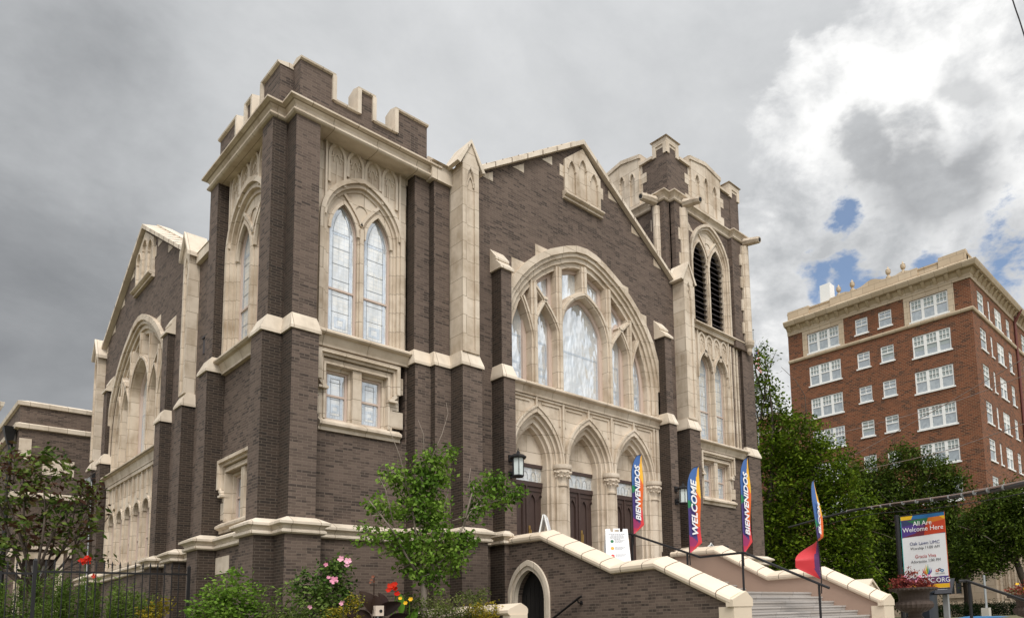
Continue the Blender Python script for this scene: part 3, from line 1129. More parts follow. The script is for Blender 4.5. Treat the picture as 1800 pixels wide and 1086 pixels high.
def two_light_arch(F, uc, half, zb, zs, h, panel, ztop, louvre=False, mat=GLASS, k=1.0):
    """tall two-light pointed window in a stone panel; half = half width over the hood"""
    mb = MB()
    o1 = arch(uc, half - 0.10 * k, zb, zs, h - 0.12 * k)
    op = arch(uc, half - 0.23 * k, zb, zs, h - 0.32 * k)
    if panel:
        p0, p1 = panel
        mb.plate(F, [(p0, zb), (uc - half + 0.02, zb)] + arch(uc, half - 0.02, zb, zs, h - 0.02)[1:-1] + [(uc + half - 0.02, zb), (p1, zb), (p1, ztop), (p0, ztop)], [], -0.34, 0.0)
    ring = lambda A, B, d0, d1: mb.plate(F, A + list(reversed(B)), [], d0, d1)
    # hood
    hood_o = arch(uc, half, zb, zs, h)
    ring(hood_o, o1, -0.25, 0.10)
    ring(arch(uc, half - 0.09 * k, zb, zs, h - 0.11 * k), arch(uc, half - 0.17 * k, zb, zs, h - 0.23 * k), -0.3, 0.03)
    ring(arch(uc, half - 0.16 * k, zb, zs, h - 0.22 * k), op, -0.36, -0.06)
    # lights
    hw = (half - 0.23 * k)
    lw = hw / 2
    mw = 0.17 * k
    zl = zs - 0.14
    lh = h * 0.56
    lights = []
    for s in (-1, 1):
        c = uc + s * (lw + mw * 0.06)
        lights.append(arch(c, lw - mw * 0.42, zb + 0.02, zl, lh))
    mb.plate(F, op, lights, -0.33, -0.10)
    for l in lights:
        mb.bar(F, l[1:-1], 0.07 * k, -0.12, -0.055)
    mb.bar(F, [(uc, zb), (uc, zl + lh * 0.3)], 0.09 * k, -0.12, -0.03)
    # tracery: the two lights' arches cross up to the main arch; panel with quatrefoil ghost between
    zz = zl + lh * 0.42
    r = lh
    for s in (-1, 1):
        pts = []
        for i in range(7):
            t = i / 6
            uu = uc + s * (t ** 1.35) * hw * 0.52
            pts.append((uu, zz + t * (h - 0.36 * k - (zz - zs)) * 0.80))
        mb.bar(F, pts, 0.07 * k, -0.12, -0.045)
    mb.bar(F, gothic(uc, hw * 0.2, zz + 0.42 * h * 0.62, 0.2 * k, 4), 0.03, -0.12, -0.075)
    w = part(mb, "window" if not louvre else "louvre_window", STONE)
    for l in lights:
        cu = (l[0][0] + l[-1][0]) / 2
        wd = (l[-1][0] - l[0][0]) / 2
        if louvre:
            lb = MB()
            z = zb + 0.05
            while z < zl + lh - 0.08:
                ww = wd
                if z > zl:
                    t = (z - zl) / lh
                    ww = wd * math.sqrt(max(0.02, 1 - t ** 1.55))
                lb.add([F(cu - ww, z, -0.16), F(cu + ww, z, -0.16), F(cu + ww, z + 0.16, -0.36), F(cu - ww, z + 0.16, -0.36),
                        F(cu - ww, z + 0.03, -0.15), F(cu + ww, z + 0.03, -0.15), F(cu + ww, z + 0.19, -0.35), F(cu - ww, z + 0.19, -0.35)],
                       [(0, 1, 2, 3), (4, 5, 6, 7), (0, 1, 5, 4), (1, 2, 6, 5), (2, 3, 7, 6), (3, 0, 4, 7)])
                z += 0.235
            lb.build("louvres", LOUV, w)
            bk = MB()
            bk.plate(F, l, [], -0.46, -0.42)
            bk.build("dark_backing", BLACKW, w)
        else:
            ins = arch(cu, wd + 0.0, l[0][1], zl, lh)
            glazing(w, F, ins, -0.23, mat, rail=zb + (zl + lh - zb) * 0.34, frame_w=0.05)
    return w


def blind_lancets(F, u0, u1, zb_fn, zs, n, h, name="blind_tracery", d=0.03, ztop=None):
    mb = MB()
    w = (u1 - u0) / n
    for i in range(n):
        c = u0 + w * (i + 0.5)
        zb = zb_fn(c)
        A = arch(c, w / 2 - 0.005, zb, zs, h, 6)
        B = arch(c, w / 2 - 0.07, zb, zs, h - 0.1, 6)
        mb.plate(F, A + list(reversed(B)), [], 0.002, d + 0.03)
        mb.bar(F, [(c, zb), (c, zs - 0.1)], 0.025, 0.002, d - 0.005)
        mb.bar(F, gothic(c, w * 0.18, zs - 0.12, h * 0.55, 4), 0.025, 0.002, d)
        # cusped foil
        for sg in (-1, 1):
            mb.bar(F, [(c + sg * w * 0.36, zs - 0.02), (c + sg * w * 0.2, zs + 0.02), (c + sg * w * 0.22, zs + 0.14)], 0.03, 0.002, d - 0.004)
    if ztop:
        mb.bar(F, [(u0 - 0.02, ztop), (u1 + 0.02, ztop)], 0.07, 0.001, d + 0.045)
        mb.bar(F, [(u0 - 0.045, zs - 1.6), (u0 - 0.045, ztop)], 0.05, 0.001, d + 0.05)
        mb.bar(F, [(u1 + 0.045, zs - 1.6), (u1 + 0.045, ztop)], 0.05, 0.001, d + 0.05)
    return part(mb, name, BLANK)


def sill_moulding(F, u0, u1, z, out=0.30, h=0.36):
    prof = [(-0.35, z + 0.06), (0.0, z + 0.02), (out - 0.04, z - 0.05), (out, z - 0.09), (out, z - 0.13), (out - 0.05, z - 0.165), (out - 0.12, z - 0.175), (0.10, z - h), (0.10, z - h - 0.06), (-0.2, z - h - 0.06)]
    mb = MB()
    n = len(prof)
    mb.add([F(u0, zz, o_) for o_, zz in prof] + [F(u1, zz, o_) for o_, zz in prof],
           [tuple(range(n)), tuple(reversed(range(n, 2 * n)))] + [(i, (i + 1) % n, n + (i + 1) % n, n + i) for i in range(n)])
    return part(mb, "sill_moulding", STONE)


# front bay of the left tower
two_light_arch(FS(17.10), 8.17, 1.10, 8.86, 11.75, 1.42, (6.86, 9.42), 13.9)


def hood_z(uc, half, zs, h):
    r = (half * half + h * h) / (2 * half)

    def f(u):
        x = min(abs(u - uc), half * 0.999)
        xx = x + (r - half)
        return zs + math.sqrt(max(0.0, r * r - xx * xx)) - 0.03
    return f


blind_lancets(FS(17.10), 7.25, 9.10, hood_z(8.17, 1.10, 11.75, 1.42), 13.45, 4, 0.42, ztop=13.88)
sill_moulding(FS(17.04), 6.86, 9.39, 8.84)
# west bay
two_light_arch(FW(6.24), 19.2, 1.50, 8.86, 11.6, 1.62, (17.7, 20.82), 13.9, k=1.25)
blind_lancets(FW(6.24), 17.95, 20.5, hood_z(19.2, 1.5, 11.6, 1.62), 13.45, 4, 0.42, ztop=13.88)
sill_moulding(FW(6.28), 17.72, 20.81, 8.84)

# cornice and soffits of the left tower
corn = [(-0.3, 13.76), (0.02, 13.76), (0.06, 13.77), (0.095, 13.805), (0.095, 13.84), (0.06, 13.875), (0.03, 13.88), (0.045, 13.97), (0.10, 14.04), (0.18, 14.075), (0.20, 14.08), (0.20, 14.125), (0.0, 14.2), (-0.3, 14.2)]
mb = MB()
mb.sweep([(9.9, 21.4), (5.97, 21.4), (5.97, 17.10), (6.30, 17.10), (6.30, 16.58), (9.82, 16.58), (9.82, 17.4)], corn)
mb.box(6.86, 9.42, 16.66, 17.3, 13.77, 13.95)
mb.box(6.05, 6.5, 17.7, 20.85, 13.77, 13.95)
part(mb, "cornice", STONE)

# parapet with crenels
PS, PW = 16.72, 6.10


def parapet(F, cells, thick, zb, zc, zm, kind):
    """cells: list of (u0, u1, is_merlon)"""
    br = MB()
    st = MB()
    for (u0, u1, m) in cells:
        br.plate(F, rect(u0, u1, zb, zm + 0.03 if m else zc), [], -thick, 0.0)
        if m:
            prof = [(0.0, zm + 0.01), (0.06, zm + 0.03), (0.07, zm + 0.07), (-thick / 2, zm + 0.15), (-thick - 0.06, zm + 0.07), (-thick - 0.05, zm + 0.02)]
            n = len(prof)
            st.add([F(u0 - 0.02, z, o) for o, z in prof] + [F(u1 + 0.02, z, o) for o, z in prof],
                   [tuple(range(n)), tuple(reversed(range(n, 2 * n)))] + [(i, (i + 1) % n, n + (i + 1) % n, n + i) for i in range(n)])
        else:
            prof = [(0.0, zc - 0.02), (0.06, zc), (0.07, zc + 0.045), (-thick / 2, zc + 0.10), (-thick - 0.04, zc + 0.04), (-thick - 0.04, zc - 0.02)]
            n = len(prof)
            st.add([F(u0 - 0.005, z, o) for o, z in prof] + [F(u1 + 0.005, z, o) for o, z in prof],
                   [tuple(range(n)), tuple(reversed(range(n, 2 * n)))] + [(i, (i + 1) % n, n + (i + 1) % n, n + i) for i in range(n)])
            st.plate(F, rect(u0 - 0.06, u0 + 0.035, zc, zm + 0.02), [], -thick - 0.02, 0.07)
            st.plate(F, rect(u1 - 0.035, u1 + 0.06, zc, zm + 0.02), [], -thick - 0.02, 0.07)
    part(br, "parapet", BRICK)
    part(st, "parapet_coping", COPING)


parapet(FS(PS - 0.05), [(6.40, 7.20, 1), (7.20, 7.80, 0), (7.80, 8.22, 1), (8.22, 8.80, 0), (8.80, 9.72, 1)], 0.45, 14.05, 14.62, 15.26, "s")
parapet(FW(PW), [(17.1, 18.15, 1), (18.15, 18.75, 0), (18.75, 19.25, 1), (19.25, 19.85, 0), (19.85, 21.25, 1)], 0.45, 14.05, 14.62, 15.2, "w")
mb = MB()
mb.box(9.27, 9.72, 17.12, 21.2, 14.2, 14.9)
mb.box(6.4, 9.3, 20.9, 21.22, 14.2, 14.9)
part(mb, "parapet", BRICK)

# shoulder walls between the tower and the pilasters with their saddle copings
mb = MB()
mb.box(9.72, 10.4, 16.43, 16.9, 14.02, 14.22)
mb.add([(9.72, 16.33, 14.2), (10.42, 16.33, 14.2), (10.42, 17.0, 14.2), (9.72, 17.0, 14.2), (9.72, 16.62, 14.42), (10.42, 16.62, 14.42)],
       [(0, 1, 2, 3), (0, 1, 5, 4), (2, 3, 4, 5), (1, 2, 5), (3, 0, 4)])
mb.box(9.74, 10.35, 16.42, 16.8, 13.72, 14.04)
part(mb, "shoulder_coping", COPING)
mb = MB()
mb.box(6.62, 7.4, 21.3, 26.0, 0, 13.0)
part(mb, "link_wall", BRICK)
mb = MB()
mb.box(6.5, 7.45, 21.35, 24.5, 13.0, 13.3)
mb.add([(6.48, 21.35, 13.3), (7.45, 21.35, 13.3), (7.45, 24.5, 13.3), (6.48, 24.5, 13.3), (6.9, 21.35, 13.55), (6.9, 24.5, 13.55)], [(0, 1, 2, 3), (0, 3, 5, 4), (1, 2, 5, 4), (0, 1, 4), (2, 3, 5)])
part(mb, "link_coping", COPING)


# ---- the two gables --------------------------------------------------------
def keyed_triangles(F, apex_u, apex_z, slope, us, d, w=0.42, dz=0.1):
    mb = MB()
    for s in (-1, 1):
        for k in us:
            a = apex_u + s * (k + w)
            b = apex_u + s * k
            za = apex_z - slope * (k + w) - dz
            zb = apex_z - slope * k - dz
            mb.plate(F, [(a, za), (b, za), (b, zb)], [], -0.2, d)
    return mb


def rake(F, uc, apex, slope, half, sgn, out=0.18, t=0.13):
    mb = MB()
    e = (uc + sgn * half, apex - slope * half)
    a = (uc, apex)
    q = [(e[0], e[1]), (a[0], a[1]), (a[0], a[1] + t + 0.03), (e[0], e[1] + t)]
    q2 = [(e[0], e[1] + t), (a[0], a[1] + t + 0.03), (a[0], a[1] + t + 0.2), (e[0], e[1] + t + 0.17)]
    for qq, d0, d1 in ((q, -0.75, out), (q2, -0.75, -0.28)):
        mb.add([F(u, z, d1) for u, z in qq] + [F(u, z, d0) for u, z in qq], [(0, 1, 2, 3), (7, 6, 5, 4), (0, 4, 5, 1), (1, 5, 6, 2), (2, 6, 7, 3), (3, 7, 4, 0)])
    # sloping back part and joints on the coping
    q3 = [F(e[0], e[1] + t, out - 0.002), F(a[0], a[1] + t + 0.03, out - 0.002), F(a[0], a[1] + t + 0.14, -0.28), F(e[0], e[1] + t + 0.11, -0.28)]
    mb.add(q3 + [Vector(p) - Vector((0, 0, 0.08)) for p in q3], [(0, 1, 2, 3), (7, 6, 5, 4), (0, 4, 5, 1), (1, 5, 6, 2), (2, 6, 7, 3), (3, 7, 4, 0)])
    part(mb, "gable_coping", COPING)
    jt = MB()
    n = int(half / 0.55)
    for i in range(1, n):
        x = uc + sgn * half * i / n
        z = apex - slope * abs(x - uc) + t
        jt.add([F(x - 0.014, z + 0.012, out + 0.006), F(x + 0.014, z + 0.012, out + 0.006), F(x + 0.014, z + 0.135, -0.27), F(x - 0.014, z + 0.135, -0.27),
                F(x - 0.014, z - t, out + 0.006), F(x + 0.014, z - t, out + 0.006), F(x + 0.014, z + 0.2, -0.27), F(x - 0.014, z + 0.2, -0.27), ],
               [(0, 1, 2, 3), (4, 5, 1, 0), (3, 2, 6, 7)])
    islands(jt, "coping_joint", JOINT, church)


JOINT = plain("weathered_joint", (0.20, 0.15, 0.11), 0.9)


def gable(F, uc, apex, slope, half, win_half, win_apex, zs, bottom_half, zb):
    out = [(uc - half, 0.0), (uc - bottom_half, 0.0), (uc - bottom_half, zb), (uc - win_half, zb)] + broad(uc, win_half, zs, win_apex - zs) + \
          [(uc + win_half, zb), (uc + bottom_half, zb), (uc + bottom_half, 0.0), (uc + half, 0.0), (uc + half, apex - slope * half), (uc, apex), (uc - half, apex - slope * half)]
    mb = MB()
    mb.plate(F, out, [], -0.5, 0.0)
    part(mb, "gable_wall", BRICK)
    rake(F, uc, apex, slope, half, -1)
    rake(F, uc, apex, slope, half, 1)


def gable_niche(F, uc, z0, half, z1, apex):
    n = 3
    w = 2 * half / n
    mb = MB()
    lan = []
    for i in range(3):
        c = uc - half + w * (i + 0.5)
        hz = z1 if i == 1 else z1 - 0.28
        lan.append(arch(c, w / 2 - 0.075, z0 + 0.1, hz - 0.42, 0.36, 6))
    top = [(uc + half + 0.06, z1 - 0.42), (uc, apex - 0.12), (uc - half - 0.06, z1 - 0.42)]
    mb.plate(F, [(uc - half - 0.06, z0)] + [(uc + half + 0.06, z0)] + top, lan, -0.12, 0.07)
    mb.plate(F, [(uc - half, z0 + 0.02), (uc + half, z0 + 0.02), (uc + half, z1 - 0.5), (uc, apex - 0.3), (uc - half, z1 - 0.5)], [], -0.2, 0.008)
    for l in lan:
        mb.bar(F, l[1:-1], 0.05, 0.0, 0.09)
    for s in (-1, 1):
        mb.plate(F, rect(uc + s * (half + 0.13) - 0.1, uc + s * (half + 0.13) + 0.1, z0 + 0.55, z0 + 0.95), [], -0.1, 0.012)
    part(mb, "blind_niche", STONE)
    sill_moulding(F, uc - half - 0.12, uc + half + 0.12, z0 + 0.06, 0.2, 0.2)


def big_window(F, uc, k, z0, apex, zs, hk=0, mat=GLASS, wall_w=3.7):
    """five-light traceried window; k scales the width"""
    h = apex - zs
    W0 = wall_w * k
    mb = MB()

    def br_(delta):
        return [(uc - W0 + delta, z0)] + broad(uc, W0 - delta, zs, h - delta * 1.05) + [(uc + W0 - delta, z0)]
    R = lambda A, B, d0, d1: mb.plate(F, A + list(reversed(B)), [], d0, d1)
    R(br_(0.0), br_(0.20), -0.3, 0.13)
    R(br_(0.19), br_(0.32), -0.35, 0.06)
    R(br_(0.31), br_(0.47), -0.4, -0.02)
    R(br_(0.46), br_(0.62), -0.45, -0.10)
    W1 = W0 - 0.62
    H1 = h - 0.62 * 1.05
    zi = lambda x: broad_z(x, W1, zs, H1)
    m1, m2 = 1.09 * k, 2.09 * k
    bw = 0.24
    d0, d1 = -0.42, -0.03
    for x in (-m2, -m1, m1, m2):
        mb.plate(F, rect(uc + x - bw / 2, uc + x + bw / 2, z0 - 0.02, zi(x) + 0.06), [], d0, d1)
        mb.bar(F, [(uc + x, z0), (uc + x, zi(x) + 0.05)], 0.09, d1 - 0.01, d1 + 0.06)
    zc = zs + H1 * 0.745          # apex of the central light
    mb.plate(F, rect(uc - bw / 2, uc + bw / 2, zc - 0.1, zi(0) + 0.05), [], d0, d1)
    mb.bar(F, [(uc, zc), (uc, zi(0) + 0.05)], 0.09, d1 - 0.01, d1 + 0.06)
    zsp = zc - 1.45
    big = gothic(uc, m1 - 0.02, zsp, zc - zsp, 9)
    mb.bar(F, big, 0.2, d0, d1 - 0.004)
    mb.bar(F, big, 0.08, d1 - 0.02, d1 + 0.05)
    for s in (-1, 1):
        # inner side light: long arc from the m1 mullion out to the arch head
        a, b = m1, m2
        zq = zsp - 0.25
        c = (a + b) / 2
        pk = zs + H1 * 0.56
        P1 = []
        for i in range(9):
            t = i / 8
            P1.append((uc + s * (a + (b - a) * t ** 1.55), zq + (min(zi(b) - 0.02, pk + 0.72) - zq) * t))
        mb.bar(F, P1, 0.15, d0, d1 - 0.006)
        mb.bar(F, P1, 0.06, d1 - 0.02, d1 + 0.045)
        P2 = []
        for i in range(7):
            t = i / 6
            P2.append((uc + s * (b - (b - a) * 0.5 * t ** 1.6), zq + (pk - zq) * t))
        mb.bar(F, P2, 0.15, d0, d1 - 0.008)
        mb.bar(F, P2, 0.06, d1 - 0.02, d1 + 0.045)
        P3 = []
        zo = zq - 0.55
        x3 = W1 * 0.93
        for i in range(8):
            t = i / 7
            x = b + (x3 - b) * 0.62 * t ** 1.6
            P3.append((uc + s * x, zo + (zi(b + (x3 - b) * 0.62) + 0.03 - zo) * t))
        mb.bar(F, P3, 0.15, d0, d1 - 0.01)
        mb.bar(F, P3, 0.06, d1 - 0.02, d1 + 0.045)
    w = part(mb, "window", STONE)
    xs = [-W1, -m2, -m1, m1, m2, W1]
    # glass behind, with sash frames along the mullions
    fr = MB()
    gl = MB()
    outl = [(uc - W1 - 0.03, z0)] + broad(uc, W1 + 0.03, zs, H1 + 0.03) + [(uc + W1 + 0.03, z0)]
    gl.plate(F, outl, [], -0.41, -0.375)
    g = gl.build("glass", mat, w)
    e = bw / 2
    for a, b in zip(xs, xs[1:]):
        aa = a + (e if abs(a) < W1 - 0.01 else 0)
        bb = b - (e if abs(b) < W1 - 0.01 else 0)
        for q, sg in ((aa, 1), (bb, -1)):
            zt = zi(q) if abs(q) < W1 * 0.999 else zs
            fr.plate(F, rect(uc + min(q, q + sg * 0.13), uc + max(q, q + sg * 0.13), z0, zt), [], -0.374, -0.30)
        fr.plate(F, rect(uc + aa + 0.01, uc + bb - 0.01, z0, z0 + 0.09), [], -0.374, -0.315)
        zt_ = min(zs + 0.6, zi(min(abs(aa), abs(bb)) if abs(aa) < W1 and abs(bb) < W1 else abs(min((aa, bb), key=abs))) - 1.2)
        lb = MB()
        lb.plate(F, rect(uc + aa + 0.16, uc + bb - 0.16, z0 + 0.13, zt_), [rect(uc + aa + 0.22, uc + bb - 0.22, z0 + 0.2, zt_ - 0.07)], -0.374, -0.371)
        mu = uc + (aa + bb) / 2
        hw_ = min(0.18, (bb - aa) * 0.2)
        for zz_ in (z0 + 0.55,) if bb - aa < 1.5 else ():
            lb.plate(F, rect(mu - hw_, mu + hw_, zz_ - hw_, zz_ + hw_), [rect(mu - hw_ * 0.5, mu + hw_ * 0.5, zz_ - hw_ * 0.5, zz_ + hw_ * 0.5)], -0.374, -0.371)
        lb.build("border_glass", GLASSB, w)
    # frames round the heads
    fr.bar(F, [(x, z - 0.15) for x, z in gothic(uc, m1 - 0.12, zsp, zc - zsp - 0.02, 9)], 0.12, -0.37, -0.287)
    for s in (-1, 1):
        fr.bar(F, [(uc + s * (m1 + 0.13 + (m2 - m1) * 0.5 * t ** 1.55), zsp - 0.3 + 1.3 * t) for t in (0, .25, .5, .75, 1)], 0.1, -0.37, -0.293)
    fr.plate(F, br_(0.60) + list(reversed(br_(0.74))), [], -0.374, -0.31)
    fr.build("sash_frame", FRAME, w)
    return w


# front gable
GC, GA, GSL, GH = 15.24, 17.45, 0.715, 4.72
WCX, WHW = 15.31, 3.60
gable(FS(GF), GC, GA, GSL, GH, 3.46, 13.55, 9.70, 3.46, 3.0)
gable_niche(FS(GF), 15.27, 15.42, 0.74, 17.02, GA)
islands(keyed_triangles(FS(GF), GC, GA, GSL, (1.25, 2.38, 3.52), 0.012), "stone_key", STONE, church)
big_window(FS(GF), WCX, 1.0, 8.76, 13.80, 9.70, wall_w=WHW, mat=GLASSBIG)
mb = MB()
for s in (-1, 1):
    for (x, wd, zt) in ((2.95, 0.5, 12.75), (2.05, 0.55, 13.45)):
        zb_ = broad_z(x, WHW, 9.7, 4.1)
        zi_ = broad_z(x - wd, WHW, 9.7, 4.1)
        mb.plate(FS(GF), [(WCX + s * x, zb_ - 0.05), (WCX + s * x, zi_ - 0.02), (WCX + s * (x - wd), zi_ - 0.02)], [], -0.2, 0.012)
islands(mb, "stone_key", STONE, church)
sill_moulding(FS(GF), 12.03, 18.69, 8.74, 0.27, 0.34)

# west gable
WC, WA, WSL, WH = 30.9, 16.72, 0.552, 6.0
gable(FW(GW), WC, WA, WSL, WH, 4.0, 13.1, 9.3, 4.0, 1.5)
gable_niche(FW(GW), 30.85, 14.62, 1.12, 16.35, WA)
islands(keyed_triangles(FW(GW), WC, WA, WSL, (1.6, 2.9, 4.2, 5.3), 0.012, 0.55), "stone_key", STONE, church)
big_window(FW(GW), 31.06, 1.16, 8.0, 13.35, 9.3, wall_w=3.60)
mb = MB()
for s in (-1, 1):
    for (x, wd) in ((3.5, 0.55), (2.5, 0.6)):
        zi_ = broad_z(x - wd, 4.18, 9.3, 4.05)
        zb_ = broad_z(x, 4.18, 9.3, 4.05)
        mb.plate(FW(GW), [(31.06 + s * x, zb_ - 0.05), (31.06 + s * x, zi_ - 0.02), (31.06 + s * (x - wd), zi_ - 0.02)], [], -0.2, 0.012)
islands(mb, "stone_key", STONE, church)
sill_moulding(FW(GW), 27.4, 34.9, 7.95, 0.27, 0.4)
# stone screen with a row of arched lights under the west window
F = FW(GW)
mb = MB()
nL = 6
ww = (34.6 - 27.45) / nL
holes = []
for i in range(nL):
    c = 27.45 + ww * (i + 0.5)
    holes.append(arch(c, ww / 2 - 0.16, 4.3, 5.95, 0.42, 6))
mb.plate(F, rect(27.4, 34.9, 4.1, 7.6), holes, -0.2, 0.0)
for hl in holes:
    mb.bar(F, hl[1:-1], 0.08, -0.1, 0.05)
mb.bar(F, [(27.4, 7.42), (34.75, 7.42)], 0.12, -0.05, 0.08)
mb.bar(F, [(34.74, 4.6), (34.74, 7.45)], 0.12, -0.05, 0.08)
for i in range(nL + 1):
    u = 27.45 + ww * i
    mb.bar(F, [(u, 4.2), (u, 7.4)], 0.07, -0.05, 0.06)
    if i < nL:
        mb.bar(F, [(u + ww / 2, 6.5), (u + ww / 2, 7.4)], 0.06, -0.05, 0.05)
w = part(mb, "screen_window", STONE)
for hl in holes:
    cu = (hl[0][0] + hl[-1][0]) / 2
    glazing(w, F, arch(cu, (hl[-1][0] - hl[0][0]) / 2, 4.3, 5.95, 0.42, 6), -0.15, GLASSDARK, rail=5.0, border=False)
mb = MB()
mb.plate(F, rect(26.5, 35.3, 0, 4.1), [], -0.45, 0.09)
mb.box(7.05, 7.3, 26, 36, 3, 9)
part(mb, "gable_wall", BRICK)

# main body and roofs behind
mb = MB()
mb.box(10.0, 20.4, 17.4, 38.0, 0.0, 13.2)
mb.box(7.35, 10.1, 24.0, 38.0, 0.0, 13.0)
part(mb, "nave_wall", BRICK)
mb = MB()
mb.add([(GC - 4.7, 16.95, 13.95), (GC + 4.7, 16.95, 13.95), (GC, 16.95, 17.3), (GC - 4.7, 40, 13.95), (GC + 4.7, 40, 13.95), (GC, 40, 17.3)], [(0, 1, 2), (3, 5, 4), (0, 2, 5, 3), (1, 4, 5, 2), (0, 3, 4, 1)])
mb.add([(7.1, WC - 6, 13.3), (7.1, WC + 6, 13.3), (7.1, WC, 16.6), (15.2, WC - 6, 13.3), (15.2, WC + 6, 13.3), (15.2, WC, 16.6)], [(0, 1, 2), (3, 5, 4), (0, 2, 5, 3), (1, 4, 5, 2), (0, 3, 4, 1)])
part(mb, "roof", ROOFM)

# ---- entrance arcade ------------------------------------------------------
F = FS(GF)
DC = [13.18, 15.27, 17.36]
ZCAP = 6.36
mb = MB()
front_holes = []
for c in DC:
    front_holes.append(arch(c, 0.99, 3.0, 6.4, 1.62, 12))
outer = [(11.95, 3.0)]
for hl in front_holes:
    outer += hl
outer += [(18.75, 3.0), (18.75, 8.42), (11.95, 8.42)]
mb.plate(F, outer, [], -0.16, 0.0)
orders = [(0.99, 1.62, 0.0, 0.085), (0.90, 1.50, -0.16, -0.03), (0.78, 1.33, -0.30, -0.14), (0.71, 1.22, -0.46, -0.26)]
for c in DC:
    for (wd, hh, d0, d1) in orders:
        A = arch(c, wd + 0.02, 6.2 if d1 > 0 else 3.0, 6.4, hh + 0.02, 12)
        B = arch(c, wd - 0.10, 6.2 if d1 > 0 else 3.0, 6.4, hh - 0.15, 12)
        if d1 > 0:
            A = A[1:-1]
            B = B[1:-1]
        mb.plate(F, A + list(reversed(B)), [], d0 - 0.12, d1)
    mb.bar(F, gothic(c, 0.995, 6.42, 1.64, 12), 0.06, -0.02, 0.12)
    mb.bar(F, gothic(c, 0.80, 6.42, 1.36, 12), 0.05, -0.2, -0.10)
    # raised border of the spandrels
    for s in (-1, 1):
        pts = []
        for x, z in gothic(c, 1.10, 6.9, 1.40, 8):
            if (x - c) * s >= 0.18:
                pts.append((x, z))
        if s > 0:
            pts = list(reversed(pts))
        pts = [p for p in pts if abs(p[0] - c) < 0.93]
        e = c + s * 0.93
        mb.bar(F, [(e, 6.95 if not pts else pts[0][1]), (e, 8.18), (pts[-1][0], 8.18)] if pts else [(e, 7), (e, 8.18)], 0.045, 0.0, 0.035)
    mb.bar(F, [(c, 8.02), (c, 8.42)], 0.06, 0.0, 0.09)
for x in (12.13, 14.225, 16.315, 18.41):
    mb.bar(F, [(x, 6.75), (x, 8.42)], 0.07, 0.0, 0.075)
mb.bar(F, [(11.98, 8.30), (18.6, 8.30)], 0.07, 0.0, 0.06)
mb.bar(F, [(18.6, 3.2), (18.6, 8.4)], 0.13, 0.0, 0.07)
part(mb, "entrance_arcade", STONE)

for i, c in enumerate(DC):
    # tympanum
    mb = MB()
    tb = arch(c, 0.74, 6.38, 6.4, 1.24, 12)
    mb.plate(F, tb, [], -0.62, -0.47)
    for s in (-1, 0, 1):
        mb.bar(F, [(c + s * 0.33, 6.75), (c + s * 0.33, 7.3 if s == 0 else 7.15)], 0.05, -0.475, -0.462)
    part(mb, "tympanum", STONE)
    # door
    dr = MB()
    dr.plate(F, rect(c - 0.90, c + 0.90, 3.16, 6.40), [rect(c - 0.79, c - 0.02, 3.2, 5.72), rect(c + 0.02, c + 0.79, 3.2, 5.72), rect(c - 0.78, c + 0.78, 5.86, 6.30)], -0.62, -0.46)
    d = part(dr, "door", DOORW)
    tg = MB()
    tg.plate(F, rect(c - 0.785, c + 0.785, 5.855, 6.305), [], -0.56, -0.53)
    tg.build("transom_glass", GLASS, d)
    tl = MB()
    for q in range(5):
        x = c - 0.62 + q * 0.31
        tl.bar(F, arch(x, 0.085, 5.93, 6.05, 0.13, 4), 0.022, -0.53, -0.522)
    tl.build("leaded_ornament", GREYM, d)
    for s in (-1, 1):
        a, b = (c - 0.787, c - 0.012) if s < 0 else (c + 0.012, c + 0.787)
        lf = MB()
        m = (a + b) / 2
        panels = []
        for q in (-1, 1):
            panels.append(arch(m + q * 0.155, 0.115, 3.55, 5.28, 0.22, 5))
        lf.plate(F, rect(a, b, 3.2, 5.715), [rect(m - 0.29, m + 0.29, 3.5, 5.58)], -0.58, -0.50)
        lf.plate(F, rect(m - 0.3, m + 0.3, 3.49, 5.59), panels, -0.58, -0.525)
        lf.plate(F, rect(m - 0.3, m + 0.3, 3.49, 5.59), [], -0.585, -0.56)
        for p in panels:
            lf.bar(F, p[1:-1], 0.035, -0.53, -0.505)
        leaf = lf.build("door_leaf", DOORW, d)
        hd = MB()
        xh = c + (0.06 if s > 0 else -0.06)
        if s > 0:
            hd.plate(F, rect(xh + 0.02, xh + 0.085, 4.0, 4.52), [], -0.505, -0.485)
            hd.tube([F(xh + 0.055, 4.08, -0.47), F(xh + 0.055, 4.14, -0.42), F(xh + 0.055, 4.36, -0.42), F(xh + 0.055, 4.42, -0.47)], 0.014, 6)
            hd.build("door_handle", BRASS, leaf)
        hg = MB()
        for zz in (3.6, 4.45, 5.3):
            xx = a + 0.012 if s < 0 else b - 0.012
            hg.plate(F, rect(xx - 0.02, xx + 0.02, zz, zz + 0.14), [], -0.5, -0.47)
        hg.build("hinge", BRASS, leaf)

